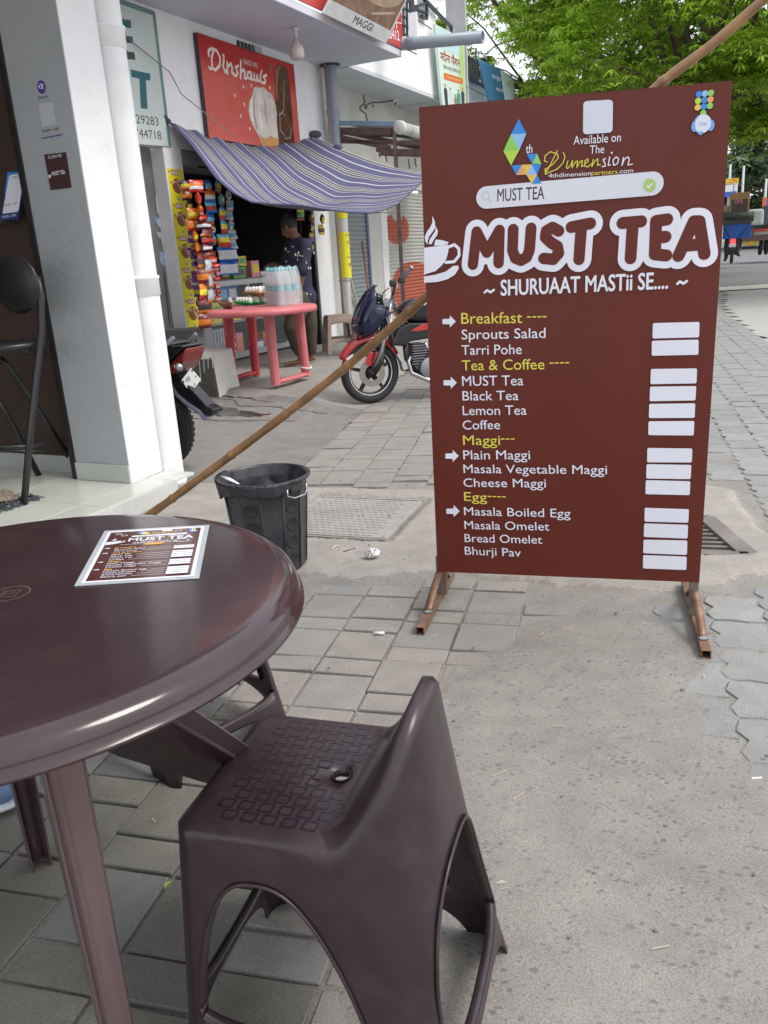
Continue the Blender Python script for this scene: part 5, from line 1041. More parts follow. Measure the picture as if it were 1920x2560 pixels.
bbo('canopy', s2, 12.275, 15.95, -7.1, -6.08, 4.1, 4.16, M_SOFF); bbo('parapet', s2, 12.275, 15.95, -6.2, -6.08, 4.16, 8.2, M_WHITE); bbo('parapet', s2, 15.95, 20.6, -6.5, -6.3, 4.16, 4.92, M_WHITE); bbo('upper_wall', s2, 15.95, 17.0, -8.2, -8.0, 4.1, 9.2, M_WHITE); bbo('floor_slab', s2, 15.95, 20.6, -8.2, -6.3, 4.05, 4.16, M_SOFF)
bbo('column', s2, 17.5, 17.62, -6.45, -6.08, 4.16, 9.2, pm('column_shaded', (.36, .36, .37), .6)); bbo('column', s2, 17.62, 17.66, -6.46, -6.075, 4.16, 9.2, M_WHITE)  # grey slab is the column's shaded side, shade put into the colour
for p0, p1 in (((812, 168), (928, 242)), ((690, 395), (805, 450)), ((1212, 712), (1370, 795))):
    a_, b_ = FO(800 + p0[0] / 3.318, p0[1] / 3.318, -6.078), FO(800 + p1[0] / 3.318, p1[1] / 3.318, -6.078); MB().bar(a_, b_, .006, .012, M_DARK).build('drip_line', s2)
# railing, brackets and the ornamental grille
rl = thing('balcony_railing', P(14, -6.0, 4.6), 'dark steel balcony railing and brackets on the upper floor', 'railing'); M_RL = pm('rail_dark', (.06, .065, .08), .45, bump=.1); r8 = lambda x, y, o=-6.02: FO(800 + x / 3.318, y / 3.318, o)
MB().bar(r8(830, -40), r8(1090, 228), .05, .05, M_RL).build('handrail', rl); MB().bar(r8(1090, 222), r8(1088, 275), .045, .045, M_RL).build('post', rl)
for a_, b_ in (((785, 60), (885, 20)), ((885, 20), (885, 158)), ((790, 45), (790, 100)), ((840, 130), (885, 155)), ((800, 80), (880, 110))): MB().bar(r8(*a_), r8(*b_), .05, .04, M_RL).build('bracket', rl)
t = thing('window_grille', P(12.6, -5.9, 4.8), 'dark square-mesh window grille beside the red banner end', 'grille')
for x in (690, 718, 745): MB().bar(r8(x, -60, -5.6), r8(x + 4, 300, -5.6), .035, .03, M_RL).build('bar', t)
for y in (0, 75, 145, 215, 290): MB().bar(r8(680, y - 10, -5.6), r8(752, y + 20, -5.6), .035, .025, M_RL).build('bar', t)
MB().bar(r8(762, -60, -5.5), r8(768, 100, -5.5), .05, .05, M_RL).build('post', t); MB().bar(r8(768, 105, -5.45), r8(775, 320, -5.45), .14, .03, M_WHITE).build('cover_plate', t)
t = thing('ornamental_panel', P(18.5, -6.3, 4.7), 'dark ornamental metal panel with bronze scrollwork on the far parapet', 'panel'); a_, b_, c_2, d_2 = r8(1210, 455, -6.28), r8(1310, 515, -6.28), r8(1305, 700, -6.28), r8(1212, 655, -6.28)
fr, n = quadframe(d_2, c_2, b_, a_); b = MB(); b.add([fr(x, y, z) for z in (0, .03) for x, y in ((0, 0), (1, 0), (1, 1), (0, 1))], [(0, 3, 2, 1), (4, 5, 6, 7), (0, 1, 5, 4), (1, 2, 6, 5), (2, 3, 7, 6), (3, 0, 4, 7)], M_RL); b.build('plate', t)
D = Draw(lambda x, y, z: fr(x, y, z + .03)); BZ = pm('bronze', (.28, .19, .14), .4)
for k in range(9): x = .15 + .09 * k; D.stroke('scroll', [(x + .05 * math.sin(k * 2 + y * 9), y) for y in np.linspace(.15 + .05 * (k % 3), .85 - .04 * (k % 2), 9)], .028, BZ, 3)
D.build(t); MB().bar(r8(1310, 520, -6.3), r8(1368, 555, -6.3), .05, .05, M_RL).build('rail', t); MB().bar(r8(1306, 690, -6.3), r8(1370, 725, -6.3), .05, .05, M_RL).build('rail', t); MB().bar(r8(1340, 540, -6.3), r8(1340, 715, -6.3), .05, .05, M_RL).build('post', t)
# vertical fashion sign
t = thing('fashion_sign', P(16.2, -5.9, 4.1), 'tall white and green fashion shop sign with Hindi lettering and standing figures', 'signboard'); A_ = [FO(*q, -5.92) for q in ((1108, 275), (1166, 282), (1160, 98), (1088, 60))]; fr, n = quadframe(*A_)
b = MB(); b.add([fr(x, y, z) for z in (-.05, 0) for x, y in ((0, 0), (1, 0), (1, 1), (0, 1))], [(0, 3, 2, 1), (4, 5, 6, 7), (0, 1, 5, 4), (1, 2, 6, 5), (2, 3, 7, 6), (3, 0, 4, 7)], flat('sign_pale_green', (.62, .74, .66))); b.build('panel', t); D = Draw(lambda x, y, z: fr(x, y, z * 3))
D.poly('print', [(.72, .02), (.97, .02), (.97, .95), (.80, .98)], flat('sign_lime', (.45, .62, .25))); D.poly('print', [(.05, .75), (.8, .75), (.8, .98), (.05, .98)], flat('sign_skyblue', (.50, .70, .75)))
D.text('lettering', 'मदीना फैशन', (.08, .60), (.80, .60), .10, flat('sign_maroon', (.35, .04, .04)), bold=.03); D.text('lettering', 'केवल ब्रांड मिलता यहां', (.15, .51), (.82, .51), .045, INK2)
D.stroke('print', [(.18, .42), (.85, .42)], .085, flat('sign_orange_red', (.65, .16, .06)), 6); D.stroke('print', [(.22, .42), (.80, .42)], .012, flat('sign_gold', (.7, .5, .1)), 3)
for x, h, m in ((.16, .33, DKL), (.36, .30, flat('fig_white', (.6, .65, .7))), (.55, .22, flat('fig_tan', (.35, .22, .15))), (.68, .30, flat('fig_teal', (.05, .32, .30))), (.86, .34, flat('fig_dark', (.05, .06, .10)))): D.poly('figure', [(x - .05, .03), (x + .05, .03), (x + .07, h * .75), (x + .03, h * .85), (x - .03, h * .85), (x - .07, h * .75)], m); D.disc('figure', (x, h * .94), .03, flat('fig_skin', (.30, .16, .10)), 10, ry=.018)
D.build(t)
t = thing('blue_banner', P(19, -5.8, 4.4), 'blue and white sagging banner at the far end of the building', 'banner'); A_ = [FO(*q, -5.85) for q in ((1222, 262), (1292, 262), (1281, 190), (1195, 145))]; fr, n = quadframe(*A_)
BL3 = flat('banner_blue', (.05, .19, .36)); PW = flat('banner_pale', (.55, .64, .70)); b = MB(); b.sheet([[fr(x, y, .05 * math.sin(x * 9) * (1 - y)) for y in np.linspace(0, 1, 8)] for x in np.linspace(0, .62, 14)], BL3); b.sheet([[fr(x, y, .05 * math.sin(x * 9) * (1 - y)) for y in np.linspace(0, 1, 8)] for x in np.linspace(.62, 1, 8)], PW); b.build('sheet', t, solid=.01)
D = Draw(lambda x, y, z: fr(x, y, z + .07)); D.text('lettering', 'एक जुलूस', (.20, .62), (.46, .62), .09, W_); D.text('lettering', 'फोन लगायें', (.24, .32), (.52, .32), .09, W_); D.stroke('print', [(.85, .02), (.86, .28), (.90, .34), (.94, .28), (.94, .02)], .02, DKL, 3); D.build(t)
MB().tube([FO(1190, 120, -5.9), FO(1190, 165, -5.9)], .02, M_RL, 6).build('pole', t)
# grey pvc spout
a_, b_ = P(12.3, -5.9, 4.33), P(12.3, -4.0, 4.19); t = thing('grey_spout', a_, 'grey plastic drain spout sticking out sideways from beneath the red banner', 'pipe'); dd = (b_ - a_) / np.linalg.norm(b_ - a_); xx = np.cross(dd, (0, 0, 1)); xx /= np.linalg.norm(xx); yy = np.cross(dd, xx); LL = np.linalg.norm(b_ - a_)
MB().lathe([(.070, LL - .3), (.070, LL), (.080, LL), (.080, .0)], a_, pm('pvc_grey', (.24, .28, .33), .4, var=.06, dirt=.2), 28, (xx, yy, dd)).build('pipe', t); MB().lathe([(.081, LL * .40), (.088, LL * .405), (.088, LL * .47), (.081, LL * .475)], a_, pm('pvc_grey2', (.22, .26, .31), .4), 28, (xx, yy, dd)).build('collar', t)
# wires under the second canopy
t = thing('loose_wiring', P(13, -6.9, 3.6), 'loose electric wires and bulb holder dangling under the second canopy', 'wiring'); l1 = lambda x, y, o=-6.7: FO(820 + x / 5.53, 240 + y / 5.53, o); MWI = pm('wire_dark', (.06, .055, .05), .6)
for pts in (((495, -20), (490, 30), (510, 70), (500, 100), (520, 180)), ((500, 100), (440, 160), (445, 190), (480, 215), (520, 245), (545, 350)), ((530, 170), (540, 120), (600, 90), (760, 85), (850, 70), (915, 60)), ((620, 120), (625, 155))): MB().tube([l1(*p) for p in pts], .012, MWI, 5).build('wire', t)
MB().tube([l1(905, 62), l1(975, 50)], .03, M_WHITE, 8).build('holder', t); MB().tube([l1(940, 70), l1(925, 125)], .014, MWI, 6).build('holder', t)
# ---- lean-to shed with metal sheet roof
SS = 12.0; F1 = lambda x, y: FS(820 + x / 5.53, 240 + y / 5.53, SS); sh = thing('lean_to_shed', P(12, -5.3, .1), 'rusty lean-to frame with thin metal sheet roof behind the striped awning', 'shed'); M_RU = pm('rust_tube', (.12, .075, .065), .6, var=.3, vs=12, bump=.4, bs=50, dirt=.4, dcol=(.05, .035, .03), ds=8); M_SH = pm('roof_sheet', (.30, .36, .36), .45, var=.1, metal=.4, dirt=.4, dcol=(.25, .20, .15), ds=3)
pt = F1(915, 440); pb = F1(1030, 2850); base = P(SS, float(pt @ ND), .05); MB().bar(base, pt + (0, 0, .02), .058, .058, M_RU).build('post', sh, bevel=.004); MB().bar(base + BD * 3.6, pt + BD * 3.6 + (0, 0, .02), .058, .058, M_RU).build('post', sh, bevel=.004)
a_, b_ = F1(100, 360), F1(945, 362); g = []
for i in range(97):
    u = i / 96; row = []
    for v in (0, 1): row.append((a_ * (1 - v) + b_ * v) + BD * 4.2 * u + np.array([0, 0, .012 * math.cos(u * 60 * math.pi)]))
    g.append(row)
b = MB(); b.sheet(g, M_SH); b.build('roof_sheet', sh, solid=.004)
MB().bar(a_ + (0, 0, -.02) - BD * .01, b_ + (0, 0, -.02) - BD * .01, .012, .06, pm('trim_blue', (.22, .34, .46), .4)).build('edge_trim', sh)
for p0, p1, w_ in (((120, 485), (885, 492), .10), ((130, 625), (1290, 655), .055), ((130, 560), (860, 720), .07), ((670, 745), (1290, 765), .05), ((730, 795), (1290, 815), .06)): MB().bar(F1(*p0), F1(*p1), .05, w_, M_RU).build('beam', sh, bevel=.004)
for k in range(1, 4): MB().bar(F1(120, 430) + BD * k * 1.2, F1(900, 440) + BD * k * 1.2, .04, .05, M_RU).build('rafter', sh)
MB().bar(F1(900, 460), F1(900, 460) + BD * 4.1, .05, .07, M_RU).build('beam', sh); MB().bar(F1(130, 470), F1(130, 470) + BD * 4.1, .05, .07, M_RU).build('beam', sh)
for x, y, l in ((700, 740, 110), (790, 760, 150), (820, 760, 60), (740, 520, 40), (850, 520, 50), (1110, 870, 130), (1200, 860, 120)): MB().tube([F1(x, y), F1(x + 8, y + l * .5), F1(x + 2 + l * .15, y + l)], .010, MWI, 5).build('hanging_wire', sh)
c0 = F1(990, 435); t = thing('gutter_pipe', c0, 'white plastic gutter pipe with round end cap on the shed roof edge', 'pipe'); yy = np.cross(BD, ND)
MB().lathe([(0, -.03), (.085, -.03), (.095, -.02), (.095, .06), (.088, .065), (.082, .07), (.082, 4.2)], c0, MPW, 28, (ND, yy, BD)).build('pipe', t); MB().lathe([(.086, .30), (.086, .31)], c0, M_DARK, 28, (ND, yy, BD)).build('joint', t)
# sticks leaning on the shutter, pedestal
t = MB().tube([P(12.6, -6.1, .12), FO(905, 604, -6.6)], .018, pm('stick_red', (.24, .09, .05), .5, var=.3, vs=20), 8).build('broom_stick'); tag(t, 'reddish brown stick with wire hook leaning against the grey-green shutter', 'stick')
for k, (u0_, v0, u1_, v1_) in enumerate(((893, 790, 866, 655), (880, 780, 868, 720))):
    t = MB().tube([P(12.0 + .1 * k, -5.95, .12), FO(u1_, v1_, -6.2)], .018 - .004 * k, pm('stick_pale', (.40, .34, .28), .5), 8).build('pale_stick'); tag(t, ('pale wooden stick propped against the yellow wrapped pipe', 'short thin pale stick lower down beside the wrapped pipe')[k], 'stick')
M_PED = pm('pedestal_plaster', (.66, .65, .62), .75, var=.08, vs=6, bump=.7, bs=16, dirt=.5, dcol=(.25, .24, .22), ds=3.5, bdist=.01); M_PEDD = pm('pedestal_dark', (.085, .08, .07), .8, var=.3, vs=9, bump=.6, bs=18)
t = thing('plaster_pedestal', P(7.3, -5.5, .05), 'white plastered concrete block with dark stained side at the platform corner', 'concrete block'); A0 = G(550, 1005, .05); sA, oA = float(A0 @ BD), float(A0 @ ND); b = MB()
prof = [(sA, .03), (sA + .03, .50), (sA + .10, .56), (sA + .42, .56), (sA + .42, .03)]
vs = [P(s_, o_, z_) for o_ in (oA - .85, oA - .02, oA + .0) for s_, z_ in prof]; vs = [P(s_, oA - .85, z_) for s_, z_ in prof] + [P(s_, oA - .06 * (z_ > .3), z_) for s_, z_ in prof]
b.add(vs, [(0, 1, 6, 5), (1, 2, 7, 6), (2, 3, 8, 7), (3, 4, 9, 8), (5, 6, 7, 8, 9), (4, 3, 2, 1, 0)], M_PED); b.f and None; b.m[-6] = b.mi(M_PEDD); b.build('block', t, bevel=.03, seg=3)
D = Draw(lambda x, y, z: P(sA - .004 + .065 * max(0, y - .03) - z, oA - x, y)) 
for k in range(7): x = .05 + k * .055; D.stroke('paint_drip', [(x, .50), (x + .004, .50 - random.uniform(.05, .25))], .010, M_PED, 4)
D.build(t)
t = bb(MB(), 7.9, 8.2, -6.7, -6.1, .10, .72, M_GREYD).build('grey_ledge', bevel=.01); tag(t, 'low grey cement ledge behind the parked motorcycle tail', 'ledge')
# ================================================================== SNACK SHOP GOODS
def gloss(name, col, r=.25, b=.6): return pm(name, col, r, var=.12, vs=30, bump=b, bs=55, spec=.6, bdist=.006)
PK = {'red': (.42, .03, .02), 'orange': (.55, .16, .02), 'blue': (.03, .12, .45), 'sky': (.12, .38, .65), 'yellow': (.65, .48, .03), 'maroon': (.13, .02, .02), 'purple': (.13, .04, .22), 'white': (.55, .56, .60), 'green': (.06, .28, .05), 'silver': (.32, .33, .36), 'dark': (.04, .02, .03), 'pink': (.55, .18, .24)}
PM = {k: gloss('foil_' + k, tuple(min(.8, c * 1.35) for c in v)) for k, v in PK.items()}
def packet(par, c, w, h, cols, lean=0., d=.03, yaw=0.):
    """pillow packet hanging in the wall frame; cols: bands from top to bottom"""
    b = MB(); N = 8; ex = BD * math.cos(yaw) + ND * math.sin(yaw); en = ND * math.cos(yaw) - BD * math.sin(yaw); ph = random.random() * 9
    for sgn in (1, -1):
        rows = []
        for j in range(N + 1):
            v = j / N; r = []
            for i in range(6):
                u = i / 5 - .5; bl = (math.sin(math.pi * v) ** .6) * (1 - (2 * u) ** 4) * d * sgn; sw = 1 - .10 * math.sin(math.pi * v)
                r.append(c + ex * (u * w * sw + lean * (.5 - v)) + en * (bl + .004 * math.sin(ph + i * 2 + j * 1.7)) + np.array([0, 0, h * (.5 - v)]))
            rows.append(r)
        k = 0
        for j in range(N):
            m = PM[cols[min(len(cols) - 1, int(j / N * len(cols)))]] if sgn > 0 else PM[cols[0]]
            b.sheet(rows[j:j + 2], m)
    return b.build('packet', par)
def strip_(label, px0, px1, o, w, n, cols, grp='packet strips hanging in the snack shop doorway', lean=.03):
    a = FO(*px0, o); z = FO(*px1, o); t = thing('packet_strip', a, label, 'snack packets', grp)
    for k in range(n):
        c = a + (z - a) * (k + .5) / n + ND * random.uniform(-.02, .02); packet(t, c, w * random.uniform(.94, 1.06), np.linalg.norm(z - a) / n * .99, cols[k % len(cols)], random.uniform(-lean, lean), .035, random.uniform(-.75, .75))
q = lambda x, y: (380 + x / 3.77, 280 + y / 3.77)
CHIP = [('sky', 'yellow', 'yellow', 'red', 'red')]
strip_('strip of sky-blue, yellow and red chip packets nearest the dark doorway', q(625, 640), q(690, 1275), -6.05, .165, 5, CHIP)
strip_('strip of pale blue and white packets edge-on beside the chip strip', q(712, 740), q(765, 1290), -6.2, .10, 6, [('white', 'sky', 'white')])
strip_('strip of bright red crisp packets at the top left of the doorway', q(408, 640), q(480, 985), -6.0, .19, 3, [('red', 'orange', 'white', 'red'), ('red', 'red', 'orange'), ('orange', 'red', 'white')])
strip_('strip of blue and orange biscuit packets between the red and chip strips', q(515, 640), q(590, 1260), -6.1, .14, 6, [('blue', 'sky', 'orange'), ('orange', 'white', 'blue'), ('sky', 'red', 'blue')])
strip_('short strip of dark brown snack packets against the yellow poster', q(322, 640), q(365, 930), -6.15, .13, 3, [('dark', 'yellow', 'orange'), ('maroon', 'orange', 'dark')])
strip_('strip of orange packets beside the yellow poster, mid height', q(375, 905), q(425, 1330), -6.1, .17, 4, [('orange', 'yellow', 'orange'), ('orange', 'orange', 'red')])
strip_('cluster strip of maroon wrapped sweets in the middle of the left display', q(478, 960), q(560, 1450), -5.98, .20, 7, [('maroon', 'red', 'maroon'), ('maroon', 'white', 'dark'), ('maroon', 'maroon', 'orange')], lean=.08)
strip_('strip of red and silver sachets hanging lowest by the counter', q(575, 1370), q(640, 1790), -5.95, .12, 7, [('red', 'silver', 'red'), ('red', 'maroon', 'white')], lean=.05)
strip_('strip of silver-backed packets hanging to the pink table', q(520, 1390), q(570, 1800), -5.96, .12, 3, [('silver', 'silver', 'orange')])
strip_('strip of brown and orange namkeen packets reaching almost to the ledge', q(465, 1330), q(515, 2040), -6.0, .19, 5, [('maroon', 'dark', 'orange'), ('maroon', 'orange', 'maroon'), ('orange', 'yellow', 'red')])
strip_('strip of purple chocolate packets tucked behind the yellow poster edge', q(362, 1080), q(455, 1850), -6.2, .12, 7, [('purple', 'purple', 'white'), ('purple', 'yellow', 'purple')])
strip_('dark maroon strip of small sachets further inside the left display', q(430, 1250), q(470, 1420), -6.15, .18, 3, [('maroon', 'orange', 'maroon')])
strip_('strip of blue and white sachet sheets above the counter', q(690, 1270), q(745, 1535), -6.25, .30, 2, [('blue', 'white', 'white', 'white', 'blue')])
strip_('strip of purple and yellow chocolate packets right of the standing man', q(1495, 960), q(1500, 1315), -5.9, .155, 4, [('yellow', 'purple', 'purple'), ('purple', 'yellow', 'purple')])
strip_('pair of yellow and brown packets hanging on the right pilaster', q(1592, 960), q(1600, 1160), -6.15, .15, 2, [('maroon', 'yellow', 'yellow'), ('yellow', 'maroon', 'yellow')])
strip_('small green and yellow packets under the awning behind the man', q(1380, 930), q(1440, 985), -6.2, .18, 1, [('yellow', 'green', 'maroon')])
# header board and rail inside the opening
t = thing('snack_rail', FO(460, 440, -6.3), 'thin rail under the shutter box from which the packet strips hang', 'rail'); MB().bar(P(8.43, -6.2, 2.50), P(11.2, -6.2, 2.50), .02, .02, M_FRAME).build('rail', t)
# glass counter
ALU = pm('aluminium', (.42, .43, .44), .38, metal=.7, var=.1, bump=.05, dirt=.2); GL = film('counter_glass', (.75, .80, .80), .07, .05)
ct = thing('glass_counter', P(9.9, -6.9, .17), 'aluminium and glass shop counter full of packets under the snack strips', 'counter'); o1, o0 = -6.60, -7.25; s0, s1 = 8.75, 10.93
for z0, z1 in ((.19, .27), (1.14, 1.21)):
    b = MB(); bb(b, s0, s1, o1 - .04, o1, z0, z1, ALU); bb(b, s0, s0 + .04, o0, o1 - .04, z0, z1, ALU); bb(b, s1 - .04, s1, o0, o1 - .04, z0, z1, ALU); b.build('rail', ct, bevel=.004)
for s in (s0, 9.78, s1 - .04): bbo('post', ct, s, s + .04, o1 - .04, o1 - .001, .27, 1.14, ALU)
bbo('glass', ct, s0 + .04, s1 - .04, o1 - .022, o1 - .016, .27, 1.14, GL); bbo('glass_top', ct, s0, s1, o0, o1, 1.21, 1.222, film('counter_top_glass', (.5, .5, .5), .5)); bbo('shelf', ct, s0 + .04, s1 - .04, o0, o1 - .05, .66, .675, ALU); bbo('back', ct, s0, s1, o0 - .02, o0, .19, 1.2, M_DARK); bbo('base', ct, s0, s1, o0, o1 - .05, .19, .21, ALU)
def item(name, label, s, o, z, w, d, h, cols, cat='packet', grp='goods stacked in the glass counter'):
    t = thing(name, P(s, o, z), label, cat, grp); ms = [PM[c] if c in PM else c for c in cols]; b = MB(); bb(b, s - w / 2, s + w / 2, o - d / 2, o + d / 2, z, z + h, ms[0]); b.build('carton', t, bevel=.006)
    if len(ms) > 1: bbo('label_band', t, s - w * .36, s + w * .36, o + d / 2, o + d / 2 + .003, z + h * .25, z + h * .8, ms[1])
    return t
rs_ = random.Random(3); cnames = {'yellow': 'yellow', 'pink': 'pink', 'silver': 'silver', 'red': 'red', 'green': 'green', 'white': 'white', 'purple': 'purple', 'orange': 'orange', 'sky': 'pale blue', 'blue': 'blue'}
row = [(8.90, .78, 'yellow', 'red'), (9.12, .74, 'yellow', 'green'), (9.34, .72, 'yellow', 'orange'), (9.56, .70, 'yellow', 'red'), (9.72, .8, 'pink', 'white')]
for i, (s, h, c1, c2) in enumerate(row): item('noodle_packet', f'{cnames[c1]} noodle packet with {cnames[c2]} panel on the upper counter shelf, {["leftmost", "second from left", "third from left", "fourth from left", "last before the middle post"][i]}', s, -6.70, .68, .22, .10, .17 + .1 * (i % 2), (c1, c2))
for i, (s, c1, c2) in enumerate(((8.9, 'green', 'white'), (9.15, 'dark', 'white'), (9.4, 'blue', 'sky'), (9.62, 'blue', 'white'))): item('snack_packet', f'{cnames.get(c1, c1)} snack packet standing high behind the counter glass, {["beside the sachets", "next to the green one", "behind the eggs", "right of the eggs"][i]}', s, -6.78, .92, .22, .08, .22, (c1, c2))
for i in range(6): item('grey_booklet', f'thin grey booklet upright on the counter floor, {("first", "second", "third", "fourth", "fifth", "sixth")[i]} from the left', 8.86 + i * .065, -6.74, .215, .045, .18, .40, ('silver',), 'booklet', 'grey booklets standing in the counter')
for i in range(4): item('red_white_box', f'small red and white box in the counter stack, {["bottom", "second", "third", "top"][i]} of four', 9.36, -6.74, .215 + i * .105, .20, .16, .10, ('red', 'white'), 'box')
item('pink_box', 'pink carton on the counter floor beside the red and white boxes', 9.58, -6.76, .215, .16, .16, .30, ('pink', 'orange'), 'box'); item('green_box', 'green carton behind the red and white boxes in the counter', 9.55, -6.95, .215, .14, .1, .42, ('green', 'white'), 'box')
item('purple_tub', 'purple tub lying behind the right counter pane', 10.05, -6.76, .215, .26, .16, .16, ('purple', 'white'), 'tub'); item('orange_packet', 'orange packet beside the purple tub in the counter', 10.32, -6.78, .215, .18, .12, .24, ('orange', 'red'))
topg = 'goods standing on top of the glass counter'
BX = pm('carton_brown', (.22, .12, .05), .7)
for lab, s, o, z, w, d, h, c in (('brown carton at the back of the counter top', 9.55, -7.1, 1.222, .30, .2, .36, (BX, 'dark')), ('flat blue packet stack on the counter top', 9.42, -6.95, 1.222, .42, .2, .20, ('blue', 'sky')), ('orange brown packet on the counter top left of the yellow boxes', 9.45, -6.75, 1.222, .20, .1, .17, (BX, 'yellow')), ('upper small yellow box on the counter top', 9.80, -6.72, 1.38, .18, .14, .13, ('yellow', 'green')),
    ('small dark green box under the yellow box on the counter', 9.72, -6.74, 1.222, .30, .16, .15, ('green', 'dark')), ('pink box at the left of the counter top', 9.12, -6.72, 1.222, .22, .14, .13, ('pink', 'white')), ('red packet leaning on the counter top by the pink box', 9.10, -6.74, 1.36, .16, .08, .20, ('red', 'orange')), ('yellow card standing upright at the back of the counter', 9.98, -7.1, 1.56, .13, .03, .26, ('yellow',)), ('pink and yellow sweet jar near the man\'s hand', 10.08, -6.72, 1.222, .2, .16, .22, ('pink', 'yellow')), ('dark sweet box by the man\'s hand', 10.3, -6.74, 1.222, .2, .16, .08, ('maroon', 'white'))):
    item('counter_box', lab, s, o, z, w, d, h, c, 'box', topg)
bk = thing('back_shelf', P(9.4, -9.1, .17), 'dim wooden wall shelf crowded with small cartons at the back of the snack shop', 'shelf')
for z in (1.05, 1.45, 1.85, 2.2): bbo('board', bk, 8.5, 10.6, -9.28, -9.0, z, z + .03, BX)
for z in (1.08, 1.48, 1.88):
    s_ = 8.55
    while s_ < 10.5: w_ = random.uniform(.08, .2); bbo('carton', bk, s_, s_ + w_ - .015, -9.2, -9.02, z, z + random.uniform(.15, .32), PM[random.choice(('red', 'orange', 'yellow', 'green', 'maroon', 'silver', 'blue', 'white'))]); s_ += w_
cab = thing('teal_cabinet', P(10.7, -8.2, .17), 'dark teal cabinet with a shelf of tins at the back of the shop', 'cabinet'); TL_ = pm('teal_paint', (.12, .26, .26), .5); A_ = FO(*q(1060, 1050), -8.2); B_2 = FO(*q(1245, 1400), -8.2); sA2, sB2 = A_ @ BD, B_2 @ BD + .5
bbo('carcass', cab, sA2, sB2, -8.6, -8.25, .17, A_[2], TL_); 
for z in (1.1, 1.45, 1.78): bbo('shelf', cab, sA2, sB2, -8.25, -8.1, z, z + .03, TL_)
for i in range(3): c = P(sA2 + .35 + i * .16, -8.17, 1.48); tt = MB().lathe([(0, 0), (.055, 0), (.055, .12), (.045, .13), (0, .13)], c, PM['silver'], 14).build('tin', origin=c); tag(tt, f'small round silver tin on the teal cabinet shelf, {("left", "middle", "right")[i]} of three', 'tin', 'tins on the teal cabinet')
item('violet_poster', 'violet blue poster board inside the shop behind the man', FO(*q(1362, 1100), -6.7) @ BD, -6.75, 1.72, .20, .02, .42, (pm('violet', (.05, .03, .30), .4), 'purple'), 'poster', None)

